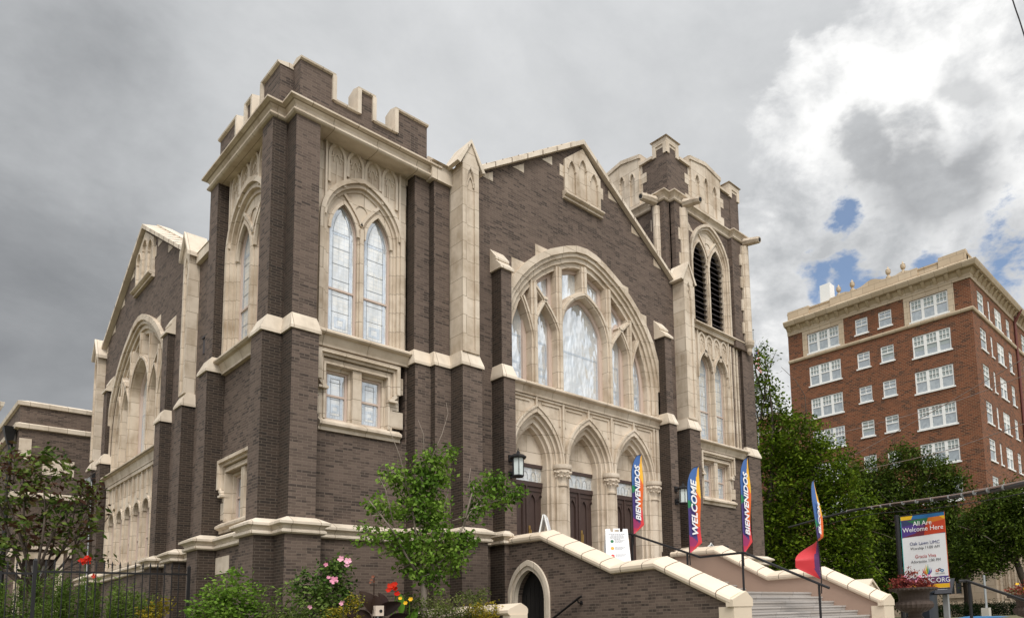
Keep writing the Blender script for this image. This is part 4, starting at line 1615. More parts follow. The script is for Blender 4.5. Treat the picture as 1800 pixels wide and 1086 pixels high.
# clustered columns with foliate capitals
for x in (12.14, 14.225, 16.315, 18.41):
    mb = MB()
    yc = GF + 0.06
    mb.lathe((x, yc, 0), [(0.24, 3.14), (0.24, 3.3), (0.2, 3.36), (0.22, 3.42), (0.165, 3.5), (0.16, 5.72), (0.19, 5.74), (0.19, 5.79), (0.155, 5.81)], 18)
    for s in (-1, 1):
        mb.lathe((x + s * 0.235, yc + 0.20, 0), [(0.11, 3.14), (0.11, 3.4), (0.085, 3.46), (0.08, 6.3)], 10)
        mb.box(x + s * 0.24 - 0.09, x + s * 0.24 + 0.09, yc + 0.29, yc + 0.6, 3.14, 6.32)
    o = part(mb, "column", STONE, smooth=False)
    cp = MB()
    cp.lathe((x, yc, 0), [(0.16, 5.8), (0.165, 5.9), (0.2, 6.02), (0.27, 6.16), (0.25, 6.26), (0.30, 6.27), (0.31, 6.33), (0.31, 6.40), (0.2, 6.42)], 20)
    rnd = random.Random(int(x * 10))
    for q in range(16):
        an = 2 * PI * q / 16
        for zz, rr in ((6.02 + 0.03 * (q % 2), 0.235), (6.18 - 0.03 * (q % 2), 0.275)):
            px, py = x + rr * math.cos(an), yc + rr * math.sin(an)
            s_ = 0.032 + 0.012 * rnd.random()
            cp.lathe((px, py, zz), [(0.004, -s_), (s_, -s_ * 0.4), (s_ * 0.9, s_ * 0.5), (0.004, s_)], 6)
    cp.build("capital", BLANK, o)
mb = MB()
mb.box(11.9, 18.8, 16.2, 17.2, 2.9, 3.16)
part(mb, "threshold", STEPM)

# ---- right tower ----------------------------------------------------------
RX0, RX1, RY0, RY1 = 20.62, 25.62, 17.2, 22.1
mb = MB()
mb.plate(FS(RY0 + 0.05), rect(20.3, 25.3, 3.9, 8.55), [rect(22.12, 24.3, 6.2, 8.1)], -0.5, 0.0)
mb.box(20.7, 25.5, 17.8, 22.0, 0.0, 18.4)
mb.plate(FS(RY0 + 0.05), rect(20.3, 25.3, 0.0, 3.9), [], -0.3, 0.09)
mb.plate(FS(RY0), [(20.65, 8.5), (21.95, 8.5), (21.95, 16.7)] + gothic(23.17, 1.22, 16.7, 1.5, 8)[1:-1] + [(24.39, 16.7), (24.39, 8.5), (25.55, 8.5), (25.55, 18.55), (20.65, 18.55)], [], -0.55, 0.0)
mb.plate(FW(20.66), rect(17.2, 22.05, 8.0, 18.55), [], -0.3, 0.0)
mb.box(25.3, 25.6, 17.3, 22.0, 0, 18.5)
part(mb, "tower_wall", BRICK)
# stair corner: east pier of the lower stages
pier(25.12, 26.02, 16.95, 17.9, 13.3, "wesS", name="buttress")
square_window(FS(RY0 + 0.05), 22.25, 24.0, 6.42, 7.92)
sill_moulding(FS(RY0), 20.5, 25.2, 8.72)
# lancets and blind tracery of the middle stage
F = FS(17.22)
mb = MB()
L1 = arch(22.66, 0.46, 8.76, 11.75, 0.80)
L2 = arch(23.70, 0.46, 8.76, 11.75, 0.80)
mb.plate(F, rect(21.9, 25.0, 8.7, 13.3), [L1, L2], -0.35, 0.0)
for l in (L1, L2):
    mb.bar(F, l[1:-1], 0.08, -0.02, 0.06)
    A = arch((l[0][0] + l[-1][0]) / 2, 0.47, 8.76, 11.75, 0.8)
    B = arch((l[0][0] + l[-1][0]) / 2, 0.38, 8.76, 11.75, 0.68)
    mb.plate(F, A + list(reversed(B)), [], -0.4, -0.14)
mb.bar(F, [(23.18, 8.76), (23.18, 12.0)], 0.09, -0.02, 0.05)
for x in (24.42, 24.66, 24.86):
    mb.bar(F, [(x, 8.76), (x, 13.2)], 0.09, -0.02, 0.06 + 0.02 * (x > 24.6))
w = part(mb, "window", STONE)
for c in (22.66, 23.70):
    glazing(w, F, arch(c, 0.42, 8.76, 11.75, 0.74), -0.27, GLASS, rail=10.0, frame_w=0.07)


def lanc_floor(u):
    for c in (22.66, 23.70):
        if abs(u - c) < 0.5:
            return 12.12 + 0.36 * (1 - abs(u - c) / 0.5) + 0.02
    return 12.0


blind_lancets(F, 22.18, 24.2, lanc_floor, 12.95, 4, 0.36, ztop=13.36)
sill_moulding(FS(17.2), 21.85, 25.25, 13.66, 0.24, 0.28)
two_light_arch(FS(17.17), 23.17, 1.34, 13.66, 16.55, 1.68, None, 0, louvre=True)
mb = MB()
mb.plate(FS(17.2), [(21.75, 17.5), (22.2, 17.5), (21.75, 17.95)], [], -0.1, 0.012)
mb.plate(FS(17.2), [(24.5, 16.9), (24.62, 16.9), (24.62, 17.3), (24.3, 17.3)], [], -0.1, 0.012)
islands(mb, "stone_key", STONE, church)
# corner piers of the upper stage with quoined stone shafts
up = MB()
up.box(20.74, 21.40, 16.98, 17.3, 8.5, 18.2)
up.box(20.42, 20.80, 17.25, 17.95, 8.5, 18.2)
up.box(24.62, 25.55, 16.98, 17.3, 13.2, 18.2)
up.box(25.5, 25.9, 17.2, 17.95, 8.5, 18.2)
up.box(20.42, 20.8, 21.3, 22.0, 8.5, 18.2)
part(up, "corner_buttress", BRICK)
sh = MB()


def shaft_s(x, y, zb):
    sh.lathe((x, y, 0), [(0.17, zb), (0.165, 18.05)], 12)
    sh.box(x - 0.24, x - 0.16, y - 0.02, y + 0.3, zb, 18.05)
    z = zb + 0.3
    k = 0
    while z < 17.6:
        sh.box(x - 0.36, x - 0.2, y + 0.012, y + 0.3, z, z + 0.5)
        z += 1.05


def shaft_w(x, y, zb):
    sh.lathe((x, y, 0), [(0.17, zb), (0.165, 18.05)], 12)
    z = zb + 0.3
    while z < 17.6:
        sh.box(x + 0.012, x + 0.3, y - 0.36, y - 0.2, z, z + 0.5)
        sh.box(x + 0.012, x + 0.3, y + 0.17, y + 0.34, z + 0.5, z + 1.0)
        z += 1.05


shaft_s(21.28, 16.95, 9.0)
shaft_s(25.50, 16.90, 13.66)
shaft_w(20.42, 17.66, 9.0)
sh.lathe((25.50, 16.90, 0), [(0.02, 13.0), (0.12, 13.15), (0.13, 13.3), (0.22, 13.45), (0.24, 13.56), (0.24, 13.66), (0.17, 13.7)], 14)
part(sh, "stone_shaft", STONE)
corn2 = [(-0.3, 18.20), (0.02, 18.20), (0.05, 18.22), (0.08, 18.25), (0.08, 18.29), (0.04, 18.31), (0.07, 18.40), (0.15, 18.49), (0.20, 18.51), (0.20, 18.56), (0.0, 18.64), (-0.3, 18.64)]
mb = MB()
mb.sweep([(20.62, 22.2), (20.62, 21.9), (20.42, 21.9), (20.42, 21.3), (20.62, 21.3), (20.62, 17.95), (20.42, 17.95), (20.42, 17.25), (20.74, 17.25), (20.74, 16.98), (21.4, 16.98), (21.4, 17.2),
          (24.75, 17.2), (24.75, 16.98), (25.55, 16.98), (25.55, 17.25), (25.9, 17.25), (25.9, 17.9), (25.65, 17.9), (25.65, 22)], corn2)
part(mb, "cornice", STONE)
for (a, b, nm) in (((21.30, 16.9, 18.28), (21.30, 16.1, 18.12), "s"), ((25.52, 16.9, 18.28), (25.52, 16.1, 18.12), "s"), ((20.3, 17.66, 18.28), (19.5, 17.66, 18.12), "w")):
    g = MB()
    a, b = Vector(a), Vector(b)
    g.tube([a, a.lerp(b, 0.15), a.lerp(b, 0.9), b], 0.21, 8, 0.13)
    go = part(g, "gargoyle_spout", STONE)
    h = MB()
    dr_ = (b - a).normalized()
    h.tube([b - dr_ * 0.02, b + dr_ * 0.012], 0.085, 8)
    h.build("spout_hole", BLACKW, go)
# crown of the right tower
par = MB()
par.plate(FS(RY0), rect(20.62, 25.55, 18.6, 20.35), [], -0.4, 0.0)
par.plate(FW(RX0), rect(17.2, 22.1, 18.6, 20.35), [], -0.4, 0.0)
par.box(25.2, 25.56, 17.25, 22.1, 18.6, 20.3)
par.plate(FS(RY0), rect(20.62, 21.28, 18.6, 20.62), [], -0.35, 0.025)
par.plate(FS(RY0), rect(24.89, 25.55, 18.6, 20.62), [], -0.35, 0.025)
par.plate(FW(RX0), rect(17.18, 17.85, 18.6, 20.62), [], -0.35, 0.025)
par.plate(FW(RX0), rect(21.45, 22.1, 18.6, 20.62), [], -0.35, 0.025)
part(par, "parapet", BRICK)


def crown_panel(F, uc, hw):
    mb = MB()
    lan = [arch(uc + k * hw * 0.6, 0.14, 18.75, 20.05 - 0.12 * abs(k), 0.28, 5) for k in (-1, 0, 1)]
    top = [(uc + hw, 20.72), (uc, 20.9), (uc - hw, 20.72)]
    mb.plate(F, [(uc - hw, 18.62), (uc + hw, 18.62)] + top, lan, -0.45, 0.09)
    mb.plate(F, rect(uc - hw + 0.02, uc + hw - 0.02, 18.65, 20.6), [], -0.2, 0.01)
    for l in lan:
        mb.bar(F, l[1:-1], 0.04, 0.02, 0.11)
    for k in range(4):
        zz = 18.66 + k * 0.44
        wq = 0.34 if k % 2 == 0 else 0.12
        for s in (-1, 1):
            a, b = sorted((uc + s * (hw - 0.02), uc + s * (hw + wq)))
            mb.plate(F, rect(a, b, zz, zz + 0.42), [], -0.1, 0.014)
    for s in (-1, 1):
        q = [(uc + s * (hw + 0.08), 20.66), (uc, 20.86), (uc, 21.03), (uc + s * (hw + 0.08), 20.83)]
        mb.add([F(u, z, 0.13) for u, z in q] + [F(u, z, -0.5) for u, z in q], [(0, 1, 2, 3), (7, 6, 5, 4), (0, 4, 5, 1), (1, 5, 6, 2), (2, 6, 7, 3), (3, 7, 4, 0)])
        a, b = sorted((uc + s * (hw + 0.05), uc + s * (hw + 0.72)))
        mb.plate(F, rect(a, b, 20.34, 20.45), [], -0.45, 0.1)
        mb.plate(F, rect(*sorted((uc + s * (hw - 0.02), uc + s * (hw + 0.1))), 20.4, 20.84), [], -0.5, 0.06)
    part(mb, "crown_panel", STONE)


crown_panel(FS(RY0), 23.08, 1.0)
crown_panel(FW(RX0), 19.65, 1.0)
for (x0, x1, y0, y1) in ((20.58, 21.30, 17.16, 17.88), (24.87, 25.59, 17.16, 17.88), (20.58, 21.30, 21.42, 22.14)):
    mb = MB()
    mb.box(x0, x1, y0, y1, 20.60, 20.98)
    mb.frustum((x0 - 0.1, x1 + 0.1, y0 - 0.1, y1 + 0.1), 20.98, (x0 + 0.2, x1 - 0.2, y0 + 0.2, y1 - 0.2), 21.16)
    for FF, c in ((FS(y0), (x0 + x1) / 2), (FW(x0), (y0 + y1) / 2)):
        mb.plate(FF, [(c - 0.38, 20.3), (c - 0.2, 20.3), (c - 0.2, 20.72), (c + 0.2, 20.72), (c + 0.2, 20.3), (c + 0.38, 20.3), (c + 0.38, 20.95), (c - 0.38, 20.95)], [], -0.05, 0.035)
    part(mb, "corner_cap", STONE)

# ================================================================== entrance stairs
def saddle_wall(name, x0, x1, prof, label, brick, flip, door=False, zb=0.2):
    """stair side wall in the plane x0..x1 with a stepped sloping coping; prof = (y, z of coping foot)"""
    w = thing(name, ((x0 + x1) / 2, prof[-1][0], zb), label, "wall")
    F = FW(x0)
    poly = [(prof[0][0], zb), (prof[-1][0] + 0.02, zb)] + [(y, z) for y, z in reversed(prof)]
    holes = []
    mb = MB()
    if door:
        da = arch(14.98, 0.66, 0.35, 2.22, 0.82, 10)
        mb.plate(F, poly, [da], -(x1 - x0), 0.0)
        mb.build("wall_face", brick, w)
        sr = MB()
        A = arch(14.98, 0.86, 0.35, 2.22, 1.04, 10)
        B = arch(14.98, 0.74, 0.35, 2.22, 0.90, 10)
        C = arch(14.98, 0.63, 0.35, 2.22, 0.78, 10)
        sr.plate(F, A + list(reversed(B)), [], -0.05, 0.06)
        sr.plate(F, arch(14.98, 0.745, 0.35, 2.22, 0.905, 10) + list(reversed(C)), [], -0.12, 0.02)
        sr.build("door_surround", COPING, w)
        dd = MB()
        dd.plate(F, arch(14.98, 0.66, 0.35, 2.22, 0.82, 10), [], -0.34, -0.28)
        for k in range(7):
            dd.plate(F, rect(14.36 + k * 0.18, 14.52 + k * 0.18, 0.4, 2.3 + 0.6 * (1 - abs(k - 3) / 3.4)), [], -0.28, -0.265)
        do = dd.build("basement_door", BLACKW, w)
        sign = MB()
        sign.plate(F, rect(14.62, 14.68, 1.62, 1.68), [], -0.264, -0.25)
        sign.build("door_latch", GREYM, do)
    else:
        mb.plate(F, poly, [], -(x1 - x0), 0.0)
        mb.build("wall_face", brick, w)
    # coping: saddle with rolls, following the profile
    cp = MB()
    sec = [(x0 - 0.02, -0.02), (x0 - 0.07, 0.0), (x0 - 0.09, 0.05), (x0 - 0.09, 0.11), (x0 - 0.04, 0.16), (x0 + 0.38 * (x1 - x0), 0.245), (x0 + 0.72 * (x1 - x0), 0.29), (x1 + 0.04, 0.17), (x1 + 0.07, 0.10), (x1 + 0.05, 0.0), (x1 + 0.02, -0.02)]
    n = len(sec)
    vs = []
    for y, z in prof:
        for x, dz in sec:
            vs.append((x, y, z + dz))
    fs = []
    for i in range(len(prof) - 1):
        for k in range(n):
            l = (k + 1) % n
            fs.append((i * n + k, i * n + l, (i + 1) * n + l, (i + 1) * n + k))
    fs.append(tuple(range(n)))
    fs.append(tuple((len(prof) - 1) * n + k for k in reversed(range(n))))
    cp.add(vs, fs)
    cp.build("coping", COPS, w)
    jb = []
    for (ya, za), (yb, zc) in zip(prof, prof[1:]):
        L = math.hypot(yb - ya, zc - za)
        m = max(1, int(L / 0.62))
        for q in range(m):
            t = (q + 0.5) / m
            jb.append((ya + (yb - ya) * t, za + (zc - za) * t, (zc - za) / (yb - ya)))
    for (y, z, sl) in jb:
        j = MB()
        a = []
        for s in (-0.011, 0.011):
            for x, dz in sec[1:9]:
                a.append((x + (-0.003 if x < (x0 + x1) / 2 else 0.003), y + s, z + dz + s * sl + 0.005))
        j.add(a, [(i, i + 1, 8 + i + 1, 8 + i) for i in range(7)])
        j.build("coping_joint", JOINT, w)
    # end pier
    y = prof[-1][0]
    z = prof[-1][1]
    ep = MB()
    ep.box(x0 - 0.035, x1 + 0.035, y - 0.06, y + 0.32, zb, z - 0.03)
    ep.add([(x0 - 0.085, y - 0.075, z - 0.03), (x1 + 0.07, y - 0.075, z - 0.03), (x1 + 0.07, y - 0.075, z + 0.12), (x0 + 0.72 * (x1 - x0), y - 0.075, z + 0.285), (x0 - 0.085, y - 0.075, z + 0.11),
            (x0 - 0.085, y + 0.1, z - 0.03), (x1 + 0.07, y + 0.1, z - 0.03), (x1 + 0.07, y + 0.1, z + 0.14), (x0 + 0.72 * (x1 - x0), y + 0.1, z + 0.30), (x0 - 0.085, y + 0.1, z + 0.13)],
           [(0, 1, 2, 3, 4), (9, 8, 7, 6, 5), (0, 5, 6, 1), (1, 6, 7, 2), (2, 7, 8, 3), (3, 8, 9, 4), (4, 9, 5, 0)])
    ep.build("end_pier", BLANKW, w)
    return w


COPS = plain("warm_stone_coping", (0.66, 0.55, 0.43), 0.6, var=0.07, scale=2.2, spec=0.3)
BLANKW = plain("warm_smooth_stone", (0.62, 0.52, 0.40), 0.65, var=0.06, scale=2.0, spec=0.3)
PROF = [(15.95, 3.76), (14.42, 3.74), (11.86, 2.70), (10.50, 2.72), (8.46, 1.83)]
saddle_wall("stair_wall", 11.70, 12.26, PROF, "brown brick stair wall with cream coping and a black arched basement door", BRICK, False, door=True)
saddle_wall("stair_wall", 18.62, 19.18, [(15.95, 3.72), (14.05, 3.68), (12.06, 2.68), (10.32, 2.70), (8.40, 1.79)], "pink stucco stair wall with cream coping on the far side of the steps", STUCCO, True)

st = thing("entrance_steps", (15.3, 8.5, 0.9), "wide grey stone steps climbing between two coped walls to the church doors", "steps")
y, z = 8.46, 1.02
k = 0
flights = [(8.42, 0.96, 9, 0.3550, 0.1415)]
sb_ = MB()
n1 = 9
for i in range(n1):
    yy = 7.74 + i * 0.36
    zz = 1.10 + i * 0.1415
    s_ = MB()
    s_.box(12.24, 18.63, yy - 0.02, yy + 0.42, zz - 0.30, zz - 0.045)
    s_.box(12.24, 18.63, yy - 0.045, yy + 0.42, zz - 0.045, zz)
    s_.build("step", STEPM, st)
n2 = 7
for i in range(n2):
    yy = 12.62 + i * 0.33
    zz = 2.232 + (i + 1) * 0.122
    s_ = MB()
    s_.box(12.24, 18.63, yy - 0.02, yy + 0.42, zz - 0.30, zz - 0.045)
    s_.box(12.24, 18.63, yy - 0.045, yy + 0.42, zz - 0.045, zz)
    s_.build("step", STEPM, st)
ld = MB()
ld.box(12.24, 18.63, 10.62, 12.7, 1.0, 2.226)
ld.build("landing", STEPM, st)
ld = MB()
ld.box(12.24, 18.63, 14.75, 16.25, 1.0, 3.08)
ld.build("landing", STEPM, st)

hr = thing("handrail", (15.2, 11.0, 2.2), "black iron handrail running down the middle of the church steps", "handrail")
mb = MB()
RX = 15.2
mb.tube([(RX, 15.0, 4.14), (RX, 14.6, 4.15), (RX, 12.0, 3.24), (RX, 10.55, 3.24), (RX, 8.15, 2.19)], 0.032, 8)
mb.build("rail", IRON, hr)
for (yy, zt, zb_) in ((14.55, 4.13, 3.15), (12.45, 3.38, 2.22), (10.6, 3.22, 2.2), (8.42, 2.3, 1.0)):
    m = MB()
    m.tube([(RX, yy, zb_), (RX, yy, zt)], 0.03, 8)
    m.build("post", IRON, hr)

br = thing("basement_rail", (11.55, 13.3, 1.7), "black iron wall rail sloping down beside the basement door", "handrail")
mb = MB()
mb.tube([(11.56, 12.80, 2.2), (11.56, 12.86, 2.19), (11.56, 14.2, 1.55)], 0.03, 8)
mb.build("rail", IRON, br)
mb = MB()
mb.tube([(11.56, 12.95, 2.13), (11.60, 12.95, 2.06), (11.71, 12.95, 2.06)], 0.02, 6)
mb.tube([(11.68, 12.95, 2.06), (11.705, 12.95, 2.06)], 0.05, 10)
mb.build("bracket", IRON, br)

lw = thing("low_wall", (9.45, 13.0, 1.0), "low brick wall with cream saddle coping beside the stairwell", "wall")
mb = MB()
mb.box(9.26, 9.64, 12.52, 16.3, 0.2, 1.82)
mb.build("wall_face", BRICK, lw)
mb = MB()
sec = [(9.20, 1.80), (9.17, 1.84), (9.17, 1.90), (9.24, 1.94), (9.52, 2.05), (9.66, 1.97), (9.70, 1.92), (9.70, 1.84), (9.68, 1.80)]
mb.add([(x, 12.46, z) for x, z in sec] + [(x, 16.3, z) for x, z in sec],
       [tuple(range(9)), tuple(reversed(range(9, 18)))] + [(i, (i + 1) % 9, 9 + (i + 1) % 9, 9 + i) for i in range(9)])
mb.build("coping", COPS, lw)
mb = MB()
mb.box(9.22, 9.67, 12.44, 12.7, 0.2, 1.80)
mb.build("end_pier", BLANKW, lw)

gw = thing("garden_wall", (21.6, 10.4, 1.0), "cream stone wall end with a small gabled cap behind the stair wall", "wall")
mb = MB()
mb.box(21.35, 21.95, 10.2, 13.0, 0.8, 2.30)
mb.build("wall_face", STUCCO, gw)
mb = MB()
mb.add([(21.22, 10.1, 2.28), (22.08, 10.1, 2.28), (21.65, 10.1, 2.58), (21.22, 13.0, 2.28), (22.08, 13.0, 2.28), (21.65, 13.0, 2.58)], [(0, 1, 2), (3, 5, 4), (0, 2, 5, 3), (1, 4, 5, 2), (0, 3, 4, 1)])
for s in (-1, 1):
    mb.add([(21.65, 10.04, 2.66), (21.65 + s * 0.5, 10.04, 2.31), (21.65 + s * 0.5, 10.04, 2.25), (21.65, 10.04, 2.58), (21.65, 13.1, 2.66), (21.65 + s * 0.5, 13.1, 2.31), (21.65 + s * 0.5, 13.1, 2.25), (21.65, 13.1, 2.58)],
           [(0, 1, 2, 3), (7, 6, 5, 4), (0, 4, 5, 1), (1, 5, 6, 2), (2, 6, 7, 3), (3, 7, 4, 0)])
mb.build("gabled_cap", COPS, gw)


# ---- wall lanterns
def lantern(x, yw, zc, label):
    t = thing("wall_lantern", (x, yw, zc), label, "lantern", "lanterns beside the church doors")
    yc = yw - 0.36
    mb = MB()
    for zz in (0.26, -0.2):
        mb.box(x - 0.07, x + 0.07, yw - 0.06, yw + 0.02, zc + zz - 0.09, zc + zz + 0.09)
        mb.tube([(x, yw - 0.03, zc + zz), (x, yw - 0.22, zc + zz - 0.02)], 0.03, 6)
    mb.build("bracket", IRON, t)
    mb = MB()
    mb.lathe((x, yc, zc), [(0.03, -0.34), (0.12, -0.33), (0.165, -0.30), (0.165, -0.27)], 6)
    for q in range(6):
        an = 2 * PI * q / 6
        mb.tube([(x + 0.152 * math.cos(an), yc + 0.152 * math.sin(an), zc - 0.28), (x + 0.158 * math.cos(an), yc + 0.158 * math.sin(an), zc + 0.22)], 0.013, 4)
    mb.lathe((x, yc, zc), [(0.17, 0.20), (0.235, 0.205), (0.245, 0.235), (0.16, 0.30), (0.06, 0.335), (0.045, 0.40), (0.01, 0.41)], 6)
    mb.tube([(x, yc, zc + 0.40), (x + 0.035, yc, zc + 0.44), (x, yc, zc + 0.485), (x - 0.035, yc, zc + 0.44), (x, yc, zc + 0.40)], 0.01, 5)
    mb.build("frame", IRON, t)
    mb = MB()
    mb.lathe((x, yc, zc), [(0.14, -0.275), (0.146, 0.205)], 6)
    mb.build("glass", LANTGL, t)


lantern(11.83, 15.905, 5.90, "black hexagonal lantern on the brick buttress left of the doors")
lantern(18.89, 15.905, 5.86, "black hexagonal lantern on the brick buttress right of the doors, beside a flag")

# ---- plaques, floodlight, box on the church
t = thing("wall_plaque", (22.44, 17.1, 4.25), "grey shield-shaped plaque with a white rim on the brick tower", "plaque")
mb = MB()
shp = [(22.22, 4.02), (22.66, 4.02), (22.70, 4.3), (22.62, 4.42), (22.52, 4.46), (22.44, 4.55), (22.36, 4.46), (22.26, 4.42), (22.18, 4.3)]
mb.plate(FS(17.13), shp, [], -0.03, 0.02)
mb.build("rim", WHITE, t)
mb = MB()
mb.plate(FS(17.13), [((x - 22.44) * 0.87 + 22.44, (z - 4.25) * 0.87 + 4.25) for x, z in shp], [], 0.0, 0.028)
mb.build("shield", flat("grey_enamel", (0.16, 0.18, 0.19)), t)
mb = MB()
mb.plate(FS(17.13), [(23.5 + 0.17 * math.cos(a * PI / 10), 4.23 + 0.27 * math.sin(a * PI / 10)) for a in range(20)], [], -0.03, 0.025)
tag(mb.build("wall_plaque", PLAQ), "dark bronze oval plaque on the brick tower", "plaque")
t = thing("floodlight", (6.2, 36.0, 8.0), "small grey floodlight on a conduit at the far end of the west wall", "light")
mb = MB()
mb.box(6.22, 6.33, 35.85, 36.1, 7.9, 8.25)
mb.build("junction_box", IRON, t)
mb = MB()
mb.frustum((5.95, 6.2, 36.0, 36.4), 7.75, (6.05, 6.25, 36.0, 36.3), 8.0)
mb.tube([(6.2, 36.05, 8.05), (6.1, 36.2, 7.95)], 0.04, 6)
mb.build("lamp_head", GREYM, t)
mb = MB()
mb.tube([(6.25, 35.95, 7.9), (6.25, 35.95, 2.0)], 0.025, 6)
mb.build("conduit", GREYM, t)
mb = MB()
mb.box(6.28, 6.62, 22.35, 22.75, 9.55, 10.0)
mb.box(6.25, 6.64, 22.32, 22.78, 10.0, 10.06)
tag(mb.build("speaker_box", LOUV), "dark brown box mounted between the tower and the west gable", "box")


# ---- feather flags
def sail_color(s, t, blown=False):
    if blown and t < 0.40:
        return (0.09, 0.02, 0.10) if s < 0.30 - 0.5 * t else (0.50, 0.022, 0.03)
    edge = 0.70 - 0.16 * (1 - t)
    if s > edge + 0.10 * (t < 0.3):
        if t > 0.70 - 0.25 * (s - edge):
            return (0.80, 0.42, 0.03)
        if t > 0.30:
            return (0.72, 0.13, 0.02)
        return (0.62, 0.035, 0.04)
    if t > 0.60 - 0.10 * s:
        return (0.045, 0.12, 0.33)
    if t > 0.50 + 0.08 * s:
        return (0.02, 0.22, 0.09)
    if t > 0.20 - 0.12 * s:
        return (0.055, 0.035, 0.17)
    if t > 0.07:
        return (0.28, 0.02, 0.10)
    return (0.40, 0.02, 0.06)


def sail_left(tt):
    q = max(0.0, (tt - 0.72) / 0.28)
    return 0.90 * (1 - math.sqrt(max(0.0, 1 - q * q))) ** 0.9


def feather_flag(y, z0, word, ang, label, H=2.5, Wd=0.56, lean=(0.0, 0.0), twist=None, tsize=0.33):
    t = thing("feather_flag", (RX, y, z0 - 0.3), label, "flag", "welcome flags on the stair handrail")
    base = Vector((RX + 0.03, y - 0.04, z0))

    def axis(tt):
        a = ang if twist is None else twist(tt)
        return Vector((math.cos(a), math.sin(a), 0))

    def bend(tt):
        return Vector((lean[0] * tt * tt, lean[1] * tt * tt, 0))
    pole = MB()
    pts = [base + Vector((0, 0, -0.35))]
    for i in range(33):
        tt = i / 32
        xl = sail_left(tt) * Wd
        pts.append(base + bend(tt) + axis(tt) * (xl - 0.015) + Vector((0, 0, H * tt)))
    pole.tube(pts, 0.016, 6, 0.008)
    pole.build("pole", IRON, t)
    ns, nt_ = 14, 56
    V = []
    for j in range(nt_ + 1):
        tt = j / nt_
        xl = sail_left(tt) * Wd
        xr = Wd * (min(1.0, 0.04 + tt / 0.13) if tt < 0.125 else 1.0 - 0.1 * math.sin(tt * 3.0))
        xr = max(xr, xl + 0.01)
        for i in range(ns + 1):
            s = i / ns
            p = base + bend(tt) + axis(tt) * (xl + (xr - xl) * s) + Vector((0, 0, H * tt))
            nrm = Vector((axis(tt).y, -axis(tt).x, 0))
            p += nrm * (0.035 * math.sin(tt * 9 + s * 2.2) * s)
            V.append(p)
    fs = []
    cols = []
    for j in range(nt_):
        for i in range(ns):
            fs.append((j * (ns + 1) + i, j * (ns + 1) + i + 1, (j + 1) * (ns + 1) + i + 1, (j + 1) * (ns + 1) + i))
            c = sail_color((i + 0.5) / ns, (j + 0.5) / nt_, twist is not None)
            cols += [(*c, 1.0)] * 4
    me = bpy.data.meshes.new("sail")
    me.from_pydata([tuple(p) for p in V], [], fs)
    ca = me.color_attributes.new("print", "FLOAT_COLOR", "CORNER")
    ca.data.foreach_set("color", [q for c in cols for q in c])
    me.materials.append(PRINT)
    me.polygons.foreach_set("use_smooth", [True] * len(me.polygons))
    o = bpy.data.objects.new("sail", me)
    COL.objects.link(o)
    o.parent = t
    o.matrix_parent_inverse = base_inverse(t)
    # lettering runs up the sail
    tmid = 0.50 if twist is None else 0.60
    ax = axis(tmid)
    nrm = Vector((ax.y, -ax.x, 0))
    c = base + bend(tmid) + ax * (Wd * 0.40) + Vector((0, 0, H * tmid)) + nrm * 0.045
    M = Matrix(((0, -ax.x, nrm.x, c.x), (0, -ax.y, nrm.y, c.y), (1, 0, 0, c.z), (0, 0, 0, 1)))
    text_obj("lettering", word, tsize, TEXTW, M, t, sx=0.98 if len(word) < 9 else 0.86, bold=0.008, shear=0.18)
    return t


A0 = -0.88
feather_flag(14.55, 4.15, "BIENVENIDOS", A0 + 0.90, "rainbow feather flag reading BIENVENIDOS in front of the right-hand church door", 2.48, 0.52, tsize=0.31)
feather_flag(12.42, 3.40, "WELCOME", A0 + 0.82, "rainbow feather flag reading WELCOME in full beside the black lantern", 2.50, 0.56, tsize=0.33)
feather_flag(10.62, 3.24, "BIENVENIDOS", A0 + 0.95, "rainbow feather flag reading BIENVENIDOS against the corner pier of the right tower", 2.60, 0.52, tsize=0.31)


def tw4(t):
    if t > 0.42:
        return A0 + 1.08
    k = (0.42 - t) / 0.42
    return A0 + 1.08 + 1.84 * min(1.0, k * 1.9)


feather_flag(8.42, 2.42, "ELCOM", A0, "twisted rainbow feather flag in front of the trees, its red end blown back", 2.45, 0.60, lean=(-0.27, 0.05), twist=tw4, tsize=0.24)


